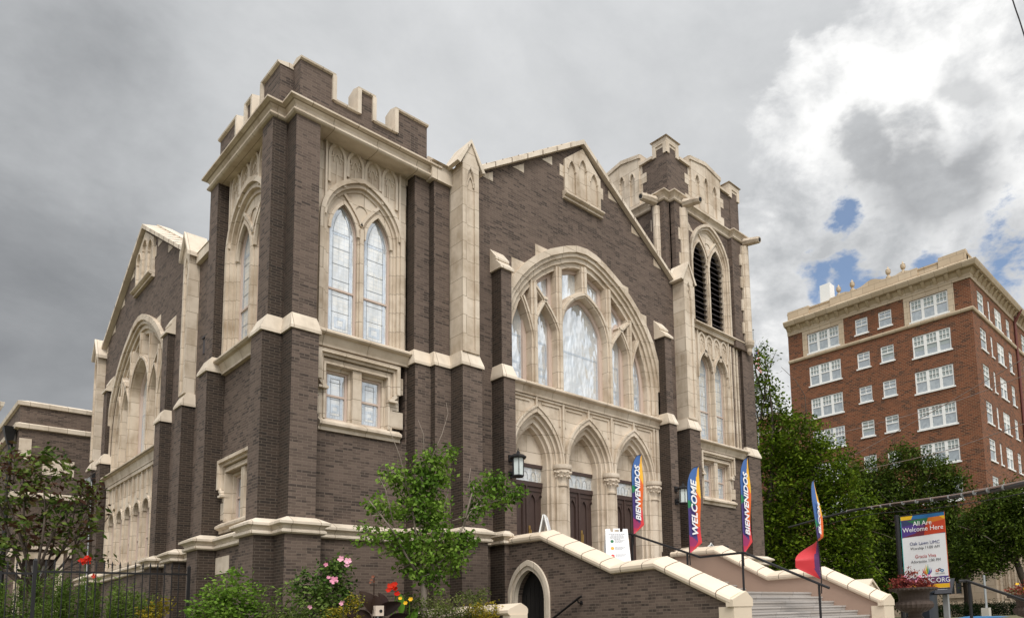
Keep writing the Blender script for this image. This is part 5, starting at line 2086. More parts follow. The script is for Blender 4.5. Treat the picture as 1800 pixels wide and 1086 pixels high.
# ---- A-frame signs
def a_frame(cx, cy, zb, rot, label, front, hh=1.12):
    t = thing("a_frame_sign", (cx, cy, zb), label, "sign")
    ux = Vector((math.cos(rot), math.sin(rot), 0))
    un = Vector((ux.y, -ux.x, 0))       # towards the reader
    Hh, Wd, sp = hh, 0.66, 0.30

    def P(u, h, side, off=0.0):
        k = sp * (1 - h / Hh) + 0.03
        return Vector((cx, cy, zb)) + ux * u * (1 + 0.10 * (1 - h / Hh)) + un * (side * k + off) + Vector((0, 0, h))
    for side in (1, -1):
        mb = MB()
        Ff = lambda u, h, d, s=side: P(u, h, s, d * s)
        sh = [(-Wd / 2, 0), (Wd / 2, 0), (Wd / 2, Hh), (Wd / 2 - 0.14, Hh), (Wd / 2 - 0.15, Hh - 0.09), (-Wd / 2 + 0.15, Hh - 0.09), (-Wd / 2 + 0.14, Hh), (-Wd / 2, Hh)]
        mb.plate(Ff, sh, [], -0.03, 0.0)
        if side == 1:
            mb.bar(Ff, [(-0.08, Hh - 0.1), (-0.08, Hh - 0.005), (0.08, Hh - 0.005), (0.08, Hh - 0.1)], 0.035, -0.03, 0.0)
        mb.build("panel", WHITEP, t)
        if side == 1 and front:
            pp = MB()
            pp.plate(Ff, rect(-0.28, 0.28, 0.05, Hh - 0.14), [], 0.001, 0.004)
            pr_ = pp.build("poster", flat("poster_paper", (0.72, 0.72, 0.73)), t)
            for (h, col) in ((0.74, (0.02, 0.15, 0.06)), (0.53, (0.62, 0.33, 0.03)), (0.30, (0.60, 0.05, 0.045))):
                d = MB()
                d.plate(Ff, [(-0.15 + 0.047 * math.cos(a * PI / 9), h + 0.047 * math.sin(a * PI / 9)) for a in range(18)], [], 0.005, 0.008)
                d.build("round_symbol", flat("dot_%d" % int(h * 100), col), pr_)
            ln = MB()
            for (h, a, b) in ((0.945, -0.24, 0.24), (0.905, -0.17, 0.17), (0.87, -0.22, 0.22), (0.835, -0.2, 0.2), (0.80, -0.09, 0.09)):
                u = a
                while u < b:
                    e = min(b, u + 0.03 + 0.05 * random.random())
                    ln.plate(Ff, rect(u, e, h, h + 0.014), [], 0.004, 0.0065)
                    u = e + 0.012
            for h0 in (0.77, 0.56, 0.33):
                for q in range(3 if h0 > 0.4 else 2):
                    u = -0.075
                    b = 0.22 - 0.05 * ((q * 7) % 3)
                    while u < b:
                        e = min(b, u + 0.02 + 0.04 * random.random())
                        ln.plate(Ff, rect(u, e, h0 - q * 0.035, h0 - q * 0.035 + 0.011), [], 0.004, 0.0065)
                        u = e + 0.009
            ln.plate(Ff, rect(0.13, 0.22, 0.08, 0.088), [], 0.004, 0.0065)
            ln.build("small_print", DKGREY, pr_)


a_frame(14.75, 14.75, 3.16, -0.62, "white A-frame sign with green, yellow and red dots on the top landing", True)
a_frame(12.30, 15.0, 3.1, 0.75, "white A-frame sign turned edge-on in front of the left church door", True, 1.38)

# ---- iron fence
fence = thing("iron_fence", (3.5, 20.8, 1.6), "black iron picket fence with spear tips along the weedy garden", "fence")
mb = MB()
mb.box(2.74, 5.62, 20.785, 20.815, 3.10, 3.145)
mb.box(0.2, 2.70, 20.785, 20.815, 3.05, 3.095)
mb.box(0.2, 5.62, 20.785, 20.815, 1.95, 1.99)
mb.build("rail", IRON, fence)
for x, zt in ((2.72, 3.36), (5.63, 3.30)):
    m = MB()
    m.box(x - 0.032, x + 0.032, 20.77, 20.834, 1.4, zt)
    m.frustum((x - 0.038, x + 0.038, 20.764, 20.84), zt, (x - 0.01, x + 0.01, 20.79, 20.81), zt + 0.05)
    m.build("post", IRON, fence)
pk = MB()
pk.box(-0.009, 0.009, -0.009, 0.009, 1.6, 3.28)
pk.frustum((-0.02, 0.02, -0.012, 0.012), 3.28, (-0.002, 0.002, -0.002, 0.002), 3.40)
pk.frustum((-0.016, 0.016, -0.014, 0.014), 3.24, (-0.016, 0.016, -0.014, 0.014), 3.265)
p0 = pk.build("picket", IRON, fence)
p0.location = (2.9, 20.8, 0)
xs_ = [2.9 + 0.148 * i for i in range(1, 18)] + [0.35 + 0.148 * i for i in range(16)]
for x in xs_:
    c = p0.copy()
    COL.objects.link(c)
    c.parent = fence
    c.matrix_parent_inverse = base_inverse(fence)
    c.location = (x, 20.8, 0.0 if x > 2.7 else -0.05)

# ================================================================== street furniture on the right
# church banner on a lamp post
bn = thing("banner_sign", (22.0, 9.3, 1.0), "tall white banner with rainbow top reading All Are Welcome Here, on a black post", "sign")
mb = MB()
mb.tube([(22.02, 9.26, 0.9), (22.02, 9.26, 4.66)], 0.075, 10)
mb.build("post", IRON, bn)
mb = MB()
for zz in (4.60, 2.24):
    mb.tube([(22.0, 9.26, zz), (22.0, 7.72, zz)], 0.018, 6)
mb.build("banner_arm", IRON, bn)
FB = lambda u, z, d: (22.0 - d, 9.12 - u, z)      # u to the reader's right
BW, BZ0, BZ1 = 1.39, 2.26, 4.58
mb = MB()
mb.plate(FB, rect(0, BW, BZ0, BZ1), [], -0.008, 0.0)
sheet = mb.build("banner_sheet", flat("banner_white", (0.70, 0.70, 0.71)), bn)


def patch(pts, col, d=0.004, nm="printed_patch"):
    m = MB()
    m.plate(FB, pts, [], d - 0.003, d)
    key = "ink_%d_%d_%d" % tuple(int(c * 255) for c in col)
    m.build(nm, flat(key, col), sheet)


zt = BZ1
h = 0.62
patch(rect(0, BW, zt - h - 0.02, zt), (0.10, 0.03, 0.14), 0.0032)
patch([(0, zt - h - 0.06), (0, zt - 0.12), (0.55, zt - 0.22), (0.45, zt - h + 0.05)], (0.07, 0.035, 0.20), 0.0035)
patch([(0, zt - h - 0.06), (0.45, zt - h + 0.05), (0.78, zt - 0.35), (0.72, zt - h - 0.04)], (0.13, 0.015, 0.035), 0.005)
patch([(0.72, zt - h - 0.04), (0.80, zt - 0.30), (BW, zt - 0.22), (BW, zt - h)], (0.46, 0.045, 0.012), 0.006)
patch([(0.80, zt - 0.30), (0.86, zt - 0.10), (1.22, zt - 0.10), (BW, zt - 0.22)], (0.54, 0.15, 0.012), 0.007)
patch([(0.20, zt - 0.16), (0.9, zt - 0.10), (0.8, zt - 0.3), (0.5, zt - 0.30)], (0.022, 0.13, 0.05), 0.0075)
patch([(0, zt - 0.14), (0.05, zt - 0.32), (0.55, zt - 0.26), (0.22, zt - 0.13)], (0.03, 0.04, 0.11), 0.0055)
patch([(0, zt - 0.12), (0, zt), (0.40, zt), (0.34, zt - 0.12)], (0.68, 0.42, 0.012), 0.008)
patch([(0.34, zt - 0.12), (0.40, zt), (BW, zt), (BW, zt - 0.1), (0.8, zt - 0.12)], (0.015, 0.12, 0.30), 0.0085)
patch([(1.22, zt - 0.1), (BW, zt - 0.1), (BW, zt - 0.22)], (0.66, 0.40, 0.012), 0.008)
patch([(0, BZ0 + 0.10), (0, BZ0 + 0.33), (BW, BZ0 + 0.36), (BW, BZ0 + 0.12)], (0.12, 0.045, 0.10), 0.004)
patch([(1.1, BZ0 + 0.12), (1.1, BZ0 + 0.36), (BW, BZ0 + 0.36), (BW, BZ0 + 0.12)], (0.07, 0.045, 0.2), 0.006)
patch([(0, BZ0), (0, BZ0 + 0.12), (BW, BZ0 + 0.13), (BW, BZ0)], (0.70, 0.40, 0.012), 0.007)
patch([(0.3, BZ0), (0.5, BZ0 + 0.09), (0.8, BZ0 + 0.11), (1.1, BZ0)], (0.62, 0.16, 0.012), 0.008)
patch([(-0.012, BZ0), (0.006, BZ0), (0.006, BZ1), (-0.012, BZ1)], (0.05, 0.35, 0.35), 0.004, "hem")
patch([(BW - 0.006, BZ0), (BW + 0.012, BZ0), (BW + 0.012, BZ1), (BW - 0.006, BZ1)], (0.6, 0.14, 0.05), 0.004, "hem")


def btext(body, u, z, size, mat, bold=0.0, sx=1.0, d=0.010):
    M = Matrix(((0, 0, -1, 22.0 - d), (-1, 0, 0, 9.12 - u), (0, 1, 0, z), (0, 0, 0, 1)))
    return text_obj("lettering", body, size, mat, M, sheet, sx=sx, bold=0.0, extrude=0.0015)


btext("All Are", 0.69, zt - 0.27, 0.205, TEXTW, 0.006)
btext("Welcome Here", 0.69, zt - 0.45, 0.205, TEXTW, 0.006)
btext("Oak Lawn UMC", 0.72, zt - 0.90, 0.145, NAVY, 0.004)
btext("Worship", 0.47, zt - 1.05, 0.12, DKGREY, 0.003)
btext("11:00 AM", 0.95, zt - 1.04, 0.12, DKGREY, -0.001)
btext("Gracia Viva", 0.72, zt - 1.31, 0.145, REDP, 0.003)
btext("Adoraci\u00f3n", 0.50, zt - 1.47, 0.12, DKGREY, 0.003)
btext("1:00 PM", 0.99, zt - 1.45, 0.12, DKGREY, -0.001)
btext("UMC.ORG", 0.97, BZ0 + 0.235, 0.20, TEXTW, 0.006)
# little emblems: cross over waves, rising rainbow hands, looped knot
patch(rect(0.335, 0.35, 2.66, 2.86), (0.5, 0.06, 0.05), 0.006, "emblem_piece")
patch(rect(0.29, 0.395, 2.79, 2.805), (0.5, 0.06, 0.05), 0.0065, "emblem_piece")
for q, col in enumerate(((0.50, 0.05, 0.02), (0.62, 0.2, 0.01), (0.62, 0.42, 0.02), (0.03, 0.28, 0.07), (0.02, 0.12, 0.4), (0.12, 0.04, 0.25))):
    a = (q - 2.5) * 0.27
    cx_ = 0.74
    bx, bz = cx_ + 0.012 * (q - 2.5), 2.66
    tx, tz = cx_ + 0.26 * math.sin(a) * 0.9, 2.66 + (0.36 if q in (2, 3) else 0.28) * math.cos(a)
    nx = 0.022
    patch([(bx - 0.010, bz), (bx + 0.010, bz), ((bx + tx) / 2 + nx + 0.012 * (q - 2.5), (bz + tz) / 2), (tx, tz), ((bx + tx) / 2 - nx + 0.012 * (q - 2.5), (bz + tz) / 2)], col, 0.0055 + q * 0.0004, "emblem_piece")
for q, col in enumerate(((0.55, 0.10, 0.02), (0.09, 0.03, 0.05), (0.02, 0.16, 0.32))):
    cu_ = 1.05 + q * 0.075
    cz_ = 2.79 + (0.03 if q == 1 else 0)
    ring_ = [(cu_ + 0.055 * math.cos(k * PI / 7), cz_ + 0.045 * math.sin(k * PI / 7)) for k in range(14)]
    m = MB()
    m.plate(FB, ring_, [[(cu_ + 0.028 * math.cos(k * PI / 5), cz_ + 0.02 * math.sin(k * PI / 5)) for k in range(10)]], 0.002, 0.006 + q * 0.0006)
    m.build("emblem_piece", flat("emb_%d" % q, col), sheet)
btext("OAK LAWN", 1.13, 2.70, 0.055, DKGREY, 0.0)


# urn planters
def urn(c, label, mats, seed, cat="planter"):
    t = thing("urn_planter", (c[0], c[1], c[2] - 0.98), label, cat)
    mb = MB()
    prof = [(0.26, -1.0), (0.26, -0.9), (0.24, -0.88), (0.15, -0.80), (0.12, -0.62), (0.17, -0.57), (0.13, -0.53), (0.14, -0.47)]
    mb.lathe(c, prof, 28)
    mb.lathe(c, [(0.14, -0.47), (0.25, -0.43), (0.325, -0.37), (0.34, -0.31), (0.31, -0.25)], 72, 0.09, 24)
    mb.lathe(c, [(0.31, -0.255), (0.29, -0.22), (0.295, -0.13), (0.31, -0.08), (0.40, -0.045), (0.455, -0.02), (0.46, 0.01), (0.40, 0.015), (0.36, -0.03), (0.02, -0.03)], 28)
    mb.build("urn", URNM, t, smooth=False)
    mb = MB()
    for q in range(32):
        an = 2 * PI * q / 32
        mb.lathe((c[0] + 0.435 * math.cos(an), c[1] + 0.435 * math.sin(an), c[2] - 0.015), [(0.004, -0.03), (0.03, -0.012), (0.03, 0.012), (0.004, 0.028)], 6)
    mb.build("egg_rim", URNM, t)
    mb = MB()
    mb.box(c[0] - 0.3, c[0] + 0.3, c[1] - 0.3, c[1] + 0.3, c[2] - 1.5, c[2] - 0.99)
    mb.build("plinth_block", CONC, t)
    return t


urn1 = urn((13.74, 5.54, 2.02), "rusty iron urn planter with burgundy foliage in front of the banner post", None, 1)
urn2 = urn((16.45, 4.10, 1.83), "rusty iron urn planter with yellow and red flowers at the right edge", None, 2)

# handrail by the walk
h2 = thing("handrail", (13.4, 4.3, 0.5), "dark iron handrail sloping down in front of the right-hand urn", "handrail")
mb = MB()
mb.tube([(13.30, 4.50, 2.10), (13.39, 4.38, 2.095), (12.46, 3.21, 1.70), (11.9, 2.5, 1.44)], 0.026, 8)
mb.build("rail", IRON, h2)
mb = MB()
mb.tube([(13.40, 4.36, 2.08), (13.40, 4.36, 0.4)], 0.03, 8)
mb.build("post", IRON, h2)

# pay kiosk and its reading panel
t = thing("kiosk", (24.0, 9.2, 1.0), "dark navy kiosk box with a small white label behind the rusty urn", "kiosk")
mb = MB()
mb.box(23.4, 24.2, 8.95, 9.75, 0.95, 2.16)
mb.box(23.35, 24.25, 8.9, 9.8, 2.16, 2.24)
mb.build("cabinet", KIOSK, t)
mb = MB()
mb.plate(FW(23.4), rect(9.02, 9.3, 2.0, 2.12), [], 0.0, 0.01)
mb.build("label_plate", WHITE, t)
t = thing("reading_panel", (24.1, 8.6, 1.0), "dark slanted information panel on a post below the banner", "sign")
mb = MB()
mb.add([(23.85, 8.35, 2.12), (23.85, 8.95, 2.12), (24.25, 8.95, 2.62), (24.25, 8.35, 2.62), (23.89, 8.35, 2.08), (23.89, 8.95, 2.08), (24.29, 8.95, 2.58), (24.29, 8.35, 2.58)],
       [(0, 1, 2, 3), (7, 6, 5, 4), (0, 4, 5, 1), (1, 5, 6, 2), (2, 6, 7, 3), (3, 7, 4, 0)])
mb.build("panel", flat("slate_panel", (0.035, 0.035, 0.042)), t)
mb = MB()
for q in range(5):
    f0 = 0.25 + q * 0.13
    a = Vector((23.846, 8.88, 2.126)).lerp(Vector((24.246, 8.88, 2.626)), f0)
    b = Vector((23.846, 8.5, 2.126)).lerp(Vector((24.246, 8.5, 2.626)), f0)
    u_ = Vector((0.012, 0, 0.015))
    mb.add([a, b, b + u_, a + u_], [(0, 1, 2, 3)])
mb.build("small_print", flat("faint_print", (0.3, 0.3, 0.32)), t)
mb = MB()
mb.box(24.05, 24.2, 8.55, 8.72, 0.95, 2.3)
mb.build("post", GREYM, t)

# grey sign pole in a concrete foot, tarp
t = thing("street_pole", (46.05, 14.1, 1.0), "thin grey pole standing in a concrete block on the lawn", "pole")
mb = MB()
mb.tube([(46.0, 14.03, 1.5), (46.0, 14.03, 3.6)], 0.075, 8)
mb.build("pole", GREYM, t)
mb = MB()
mb.box(45.8, 46.25, 13.85, 14.3, 0.95, 1.6)
mb.build("foot", CONC, t)
mb = MB()
ts = []
for j in range(7):
    for i in range(13):
        ts.append((42.5 - 2.2 * j / 6 + i * 0.12, 11.7 + 2.4 * i / 12 + j * 0.1, 1.02 + 0.10 * math.sin(i * 1.1) ** 2 * math.sin(PI * j / 6) + 0.03))
mb.add(ts, [(j * 13 + i, j * 13 + i + 1, (j + 1) * 13 + i + 1, (j + 1) * 13 + i) for j in range(6) for i in range(12)])
tag(mb.build("tarpaulin", TARP, smooth=True), "bright blue tarpaulin lying on the grass below the hedge", "tarp")
mb = MB()
mb.box(6.43, 6.59, 12.75, 12.86, 1.84, 2.03)
tag_b = thing("meter_box", (6.5, 12.8, 1.2), "small beige meter box on a stake among the bronze canna leaves", "box")
mb.build("box", BEIGEB, tag_b)
mb = MB()
mb.tube([(6.53, 12.745, 1.93), (6.53, 12.742, 1.93)], 0.03, 10)
mb.build("dial", BLACKW, tag_b)
mb = MB()
mb.tube([(6.51, 12.82, 1.0), (6.51, 12.82, 1.85)], 0.02, 6)
mb.build("stake", GREYM, tag_b)

# ================================================================== apartment block
apt = thing("apartment_building", (88, 30, 1.0), "tall red brick apartment block with white sash windows and a cream bracketed cornice", "building")
AX, AY0, AY1, AX1 = 68.0, 19.8, 39.8, 112.0
ZR = [30.1, 26.4, 22.75, 19.1, 15.45, 11.8]
wl = MB()
FWt = FW(AX)
FSt = FS(AY0)
wh = []
wins = []
for r, z in enumerate(ZR):
    for (a, b, n) in ((33.55, 37.35, 3), (21.95, 25.72, 3)):
        wins.append(("w", a, b, z, z + 2.2, n))
    for (a, b) in ((30.25, 31.65), (27.65, 29.06)):
        wins.append(("w", a, b, z + 0.45, z + 2.12, 1))
    for off in (0.0, 15.2, 30.4):
        for (a, b, n) in ((69.95, 71.85, 1), (73.2, 73.85, 1), (75.35, 77.7, 2), (79.35, 80.6, 1)):
            wins.append(("s", a + off, b + off, z, z + 2.15, n))
whw = [rect(a, b, z0, z1) for k, a, b, z0, z1, n in wins if k == "w"]
whs = [rect(a, b, z0, z1) for k, a, b, z0, z1, n in wins if k == "s" and a < 112]
wl.plate(FWt, rect(AY0, AY1, 8.2, 33.0), whw, -0.5, 0.0)
wl.plate(FSt, rect(AX + 0.003, AX1, 8.2, 33.0), whs, -0.5, -0.003)
wl.box(AX + 0.8, AX1 - 0.3, AY0 + 0.8, AY1 - 0.1, 1.0, 33.6)
wl.build("brick_wall", RED, apt)


def apt_window(k, a, b, z0, z1, n):
    F = FWt if k == "w" else FSt
    fr = MB()
    w = (b - a) / n
    holes = []
    for i in range(n):
        m = 0.13 if n > 1 else 0.09
        x0, x1 = a + w * i + m, a + w * (i + 1) - m
        zm = z0 + (z1 - z0) * 0.52
        holes += [rect(x0, x1, z0 + 0.12, zm - 0.04)]
        # upper sash with small panes
        nx = 2 if w < 1.0 or n == 1 else 3
        for q in range(nx):
            for p in range(2):
                xa = x0 + (x1 - x0) * q / nx + 0.025
                xb = x0 + (x1 - x0) * (q + 1) / nx - 0.025
                za = zm + 0.05 + (z1 - 0.1 - zm - 0.05) * p / 2 + 0.02
                zb_ = zm + 0.05 + (z1 - 0.1 - zm - 0.05) * (p + 1) / 2 - 0.02
                holes.append(rect(xa, xb, za, zb_))
    fr.plate(F, rect(a + 0.01, b - 0.01, z0 + 0.01, z1 - 0.01), holes, -0.16, -0.06)
    o = fr.build("window", WHITE, apt)
    s = MB()
    s.plate(F, rect(a - 0.12, b + 0.12, z0 - 0.14, z0 + 0.0), [], -0.2, 0.10)
    s.build("sill", WHITE, o)
    g = MB()
    g.plate(F, rect(a + 0.05, b - 0.05, z0 + 0.05, z1 - 0.05), [], -0.2, -0.13)
    g.build("glass", SASHGL, o)
    if random.random() < 0.6:
        c = MB()
        zc = z0 + (z1 - z0) * random.choice([0.3, 0.5, 0.62])
        c.plate(F, rect(a + 0.14, b - 0.14, zc, z1 - 0.12), [], -0.128, -0.122)
        c.build("blind", BLIND, o)


BLIND = plain("pale_window_blind", (0.34, 0.38, 0.37), 0.6, var=0.12, scale=1.0)
for wv in wins:
    if wv[1] < 111:
        apt_window(*wv)
# stone surrounds of the top floor triple windows, string course, cornice
mb = MB()
for (a, b) in ((33.55, 37.35), (21.95, 25.72)):
    mb.plate(FWt, rect(a - 0.6, b + 0.6, 29.95, 32.95), [rect(a - 0.02, b + 0.02, 30.0, 32.32)], -0.1, 0.05)
islands(mb, "stone_surround", APTSTONE, apt)
pathA = [(AX, AY1), (AX, AY0), (AX1, AY0)]
mb = MB()
mb.sweep(pathA, [(-0.2, 29.55), (0.14, 29.60), (0.20, 29.75), (0.20, 29.86), (0.06, 29.95), (-0.2, 29.95)])
mb.build("string_course", APTSTONE, apt)
mb = MB()
mb.sweep(pathA, [(-0.3, 32.75), (0.10, 32.78), (0.12, 33.25), (0.22, 33.35), (0.35, 33.55), (0.80, 33.66), (0.95, 33.95), (1.0, 34.1), (0.9, 34.2), (-0.3, 34.3)])
mb.build("cornice", APTSTONE, apt)
mb = MB()
mb.sweep([(AX + 0.15, AY1), (AX + 0.15, AY0 + 0.15), (AX1, AY0 + 0.15)], [(-0.4, 34.2), (0.0, 34.2), (0.0, 35.25), (0.10, 35.3), (0.10, 35.42), (-0.4, 35.5)])
mb.box(AX + 0.0, AX + 0.6, 19.95, 22.6, 34.3, 35.75)
mb.box(AX + 0.0, AX + 0.6, 24.7, 34.4, 34.3, 35.55)
mb.box(AX + 0.0, AX + 0.6, 37.0, 39.7, 34.3, 35.6)
mb.build("parapet", APTSTONE, apt)
md = MB()
md.frustum((AX - 0.16, AX + 0.1, -0.14, 0.14), 33.12, (AX - 0.72, AX + 0.1, -0.17, 0.17), 33.62)
b0 = md.build("bracket", APTSTONE, apt)
b0.location = (0, 20.6, 0)
for i in range(1, 17):
    c = b0.copy()
    COL.objects.link(c)
    c.parent = apt
    c.matrix_parent_inverse = base_inverse(apt)
    c.location = (0, 20.6 + 1.17 * i, 0)
for i in range(26):
    c = b0.copy()
    COL.objects.link(c)
    c.parent = apt
    c.matrix_parent_inverse = base_inverse(apt)
    c.rotation_euler = (0, 0, PI / 2)
    c.location = (AX + 0.9 + i * 1.17, AY0 - AX, 0)
mb = MB()
sc = []
for i in range(21):
    t_ = i / 20
    u_ = 33.9 - t_ * 8.7
    hgt = 0.5 * math.exp(-((t_ - 0.5) / 0.11) ** 2) + 0.22 * math.exp(-((t_ - 0.12) / 0.06) ** 2) + 0.22 * math.exp(-((t_ - 0.88) / 0.06) ** 2)
    sc.append((u_, 35.54 + hgt))
mb.plate(FW(AX + 0.05), [(33.9, 35.5)] + sc + [(25.2, 35.5)], [], -0.35, 0.0)
mb.build("crest", APTSTONE, apt)
for yu in (33.37, 31.78, 27.77, 26.19):
    u_ = MB()
    u_.lathe((AX + 0.25, yu, 35.5), [(0.26, 0), (0.26, 0.25), (0.11, 0.3), (0.11, 0.45), (0.24, 0.62), (0.28, 0.8), (0.22, 0.92), (0.27, 0.96), (0.2, 1.02), (0.1, 1.15), (0.03, 1.35)], 12)
    u_.build("finial_urn", APTSTONE, apt)
mb = MB()
mb.box(AX + 0.5, AX + 1.6, 34.55, 35.75, 34.5, 37.6)
mb.build("roof_vent_box", WHITE, apt)
mb = MB()
mb.tube([(82.35, AY0 - 0.16, 33.9), (82.35, AY0 - 0.16, 1.0)], 0.14, 8)
mb.tube([(82.35, AY0 - 0.16, 32.6), (82.35, AY0 - 0.9, 33.9)], 0.15, 8)
mb.build("downpipe", COPPER, apt)
# limestone ground floors
mb = MB()
bh = []
bw_ = []
for (a, b) in ((22.7, 24.2), (28.0, 29.6), (33.5, 35.2)):
    bh.append(rect(a, b, 2.85, 6.2))
bs = []
for x in (69.9, 72.0, 74.1, 77.0, 80.0):
    bs.append(rect(x, x + 1.15, 2.6, 6.6))
mb.plate(FW(AX - 0.12), rect(AY0 - 0.12, AY1, 0.6, 8.2), bh, -0.5, 0.0)
mb.plate(FS(AY0 - 0.12), rect(AX - 0.117, AX1, 0.6, 8.2), bs, -0.5, -0.002)
for x in (68.9, 71.5, 73.7, 76.0, 78.9, 81.8):
    mb.plate(FS(AY0 - 0.12), rect(x - 0.28, x + 0.28, 0.6, 7.6), [], -0.1, 0.15)
mb.sweep([(AX - 0.12, AY1), (AX - 0.12, AY0 - 0.12), (AX1, AY0 - 0.12)], [(-0.1, 7.9), (0.2, 8.0), (0.3, 8.2), (0.0, 8.35), (-0.4, 8.35)])
mb.sweep([(AX - 0.12, AY1), (AX - 0.12, AY0 - 0.12), (AX1, AY0 - 0.12)], [(-0.1, 1.9), (0.12, 1.95), (0.12, 2.1), (-0.1, 2.2)])
mb.build("limestone_base", LIME, apt)
for F, hs in ((FW(AX - 0.12), bh), (FS(AY0 - 0.12), bs)):
    for q in hs:
        a, b, z0, z1 = q[0][0], q[1][0], q[0][1], q[2][1]
        fr = MB()
        c_ = (a + b) / 2
        fr.plate(F, rect(a, b, z0, z1), [rect(a + 0.16, c_ - 0.05, z0 + 0.15, z0 + 1.7), rect(c_ + 0.05, b - 0.16, z0 + 0.15, z0 + 1.7), rect(a + 0.16, b - 0.16, z0 + 1.8, z1 - 0.15)], -0.35, -0.2)
        fr.plate(F, rect(a - 0.2, b + 0.2, z0 - 0.25, z0 - 0.01), [], -0.3, 0.14)
        o = fr.build("window", LIME, apt)
        g = MB()
        g.plate(F, rect(a + 0.05, b - 0.05, z0 + 0.05, z1 - 0.05), [], -0.45, -0.38)
        g.build("glass", flat("dark_window_glass", (0.03, 0.035, 0.04)), o)

# lower wing far behind, seen between the trees and the tower
fb = thing("brick_building", (90, 60, 1.0), "red brick building with cream bands showing above the leaves behind the apartment block", "building")
mb = MB()
mb.box(76.0, 96.0, 46.6, 62.0, 0.5, 27.0)
mb.build("brick_wall", RED, fb)
mb = MB()
for zz in (26.6, 24.6, 21.9):
    mb.sweep([(76.0, 62), (76.0, 46.6), (96, 46.6)], [(-0.1, zz), (0.2, zz), (0.25, zz + 0.5), (-0.1, zz + 0.55)])
mb.build("stone_band", APTSTONE, fb)

# ================================================================== brick annex on the left
ax = thing("brick_annex", (6.0, 42.0, 1.0), "low dark brick annex with cream bands and a flat roof behind the church", "building")
mb = MB()
FA = FS(38.0)
mb.plate(FA, rect(4.22, 8.0, 0.5, 11.15), [rect(4.55, 5.62, 3.0, 4.9)], -0.4, 0.0)
mb.box(4.6, 8.0, 38.5, 52.0, 0.5, 11.1)
mb.plate(FW(4.225), rect(38.41, 52.0, 0.5, 11.14), [], -0.3, 0.0)
mb.build("brick_wall", BRICK, ax)
pa = [(4.22, 52.0), (4.22, 38.0), (8.0, 38.0)]
mb = MB()
mb.sweep(pa, [(-0.3, 11.05), (0.09, 11.1), (0.11, 11.25), (-0.3, 11.4)])
mb.build("roof_coping", COPING, ax)
for zz, o_ in ((10.12, 0.12), (7.3, 0.14)):
    mb = MB()
    mb.sweep(pa, [(-0.1, zz), (o_, zz + 0.04), (o_ + 0.02, zz + 0.2), (-0.1, zz + 0.32)])
    mb.build("stone_band", COPING, ax)
mb = MB()
mb.plate(FA, rect(5.0, 6.0, 8.35, 9.0), [], -0.05, 0.02)
mb.plate(FA, rect(4.24, 4.62, 8.9, 9.75), [], -0.05, 0.03)
mb.build("stone_block", BLANK, ax)
mb = MB()
mb.plate(FA, [(4.35, 2.6), (5.82, 2.6), (5.82, 5.15), (4.35, 5.15)], [rect(4.56, 5.6, 2.6, 4.88)], -0.1, 0.05)
mb.bar(FA, [(4.15, 4.95), (4.3, 5.32), (6.0, 5.32), (6.0, 4.95)], 0.12, 0.0, 0.16)
dr = mb.build("door_surround", STONE, ax)
mb = MB()
mb.plate(FA, rect(4.55, 5.62, 2.4, 4.9), [rect(4.75, 5.42, 3.9, 4.65)], -0.32, -0.25)
mb.build("door_panel", DOORW, dr)
mb = MB()
mb.plate(FA, rect(4.7, 5.5, 3.85, 4.7), [], -0.31, -0.29)
mb.build("glass", GLASSDARK, dr)
mb = MB()
mb.frustum((3.86, 4.16, 38.4, 38.8), 9.95, (3.80, 4.20, 38.3, 38.9), 10.25)
mb.frustum((3.95, 4.1, 38.5, 38.7), 9.55, (3.86, 4.16, 38.4, 38.8), 9.95)
mb.tube([(4.06, 38.6, 9.6), (4.06, 38.6, 2.0)], 0.075, 8)
mb.build("rain_head", IRON, ax)
mb = MB()
mb.box(-3.0, 5.6, 60.0, 75.0, 0.5, 13.3 + 3.0)
lb = thing("distant_building", (1.5, 62.0, 1.0), "flat topped brick block with a cream cornice at the far left edge", "building")
mb.build("brick_wall", BRICK, lb)
mb = MB()
mb.sweep([(-3.0, 75), (-3.0, 60.0), (5.6, 60.0), (5.6, 75)], [(-0.2, 15.9), (0.1, 16.0), (0.25, 16.3), (0.3, 16.55), (-0.2, 16.7)])
mb.build("cornice", COPING, lb)

# ================================================================== wires and flag
def wire(pts, r, mat, label, seg=6):
    P = [Vector(p) for p in pts]
    fine = []
    n = len(P)
    for i in range(n - 1):
        p0, p1, p2, p3 = P[max(i - 1, 0)], P[i], P[i + 1], P[min(i + 2, n - 1)]
        for k in range(seg):
            t_ = k / seg
            fine.append(0.5 * ((2 * p1) + (p2 - p0) * t_ + (2 * p0 - 5 * p1 + 4 * p2 - p3) * t_ * t_ + (3 * p1 - p0 - 3 * p2 + p3) * t_ ** 3))
    fine.append(P[-1])
    m = MB()
    m.tube(fine, r, 6)
    return tag(m.build("overhead_cable", mat), label, "cable")


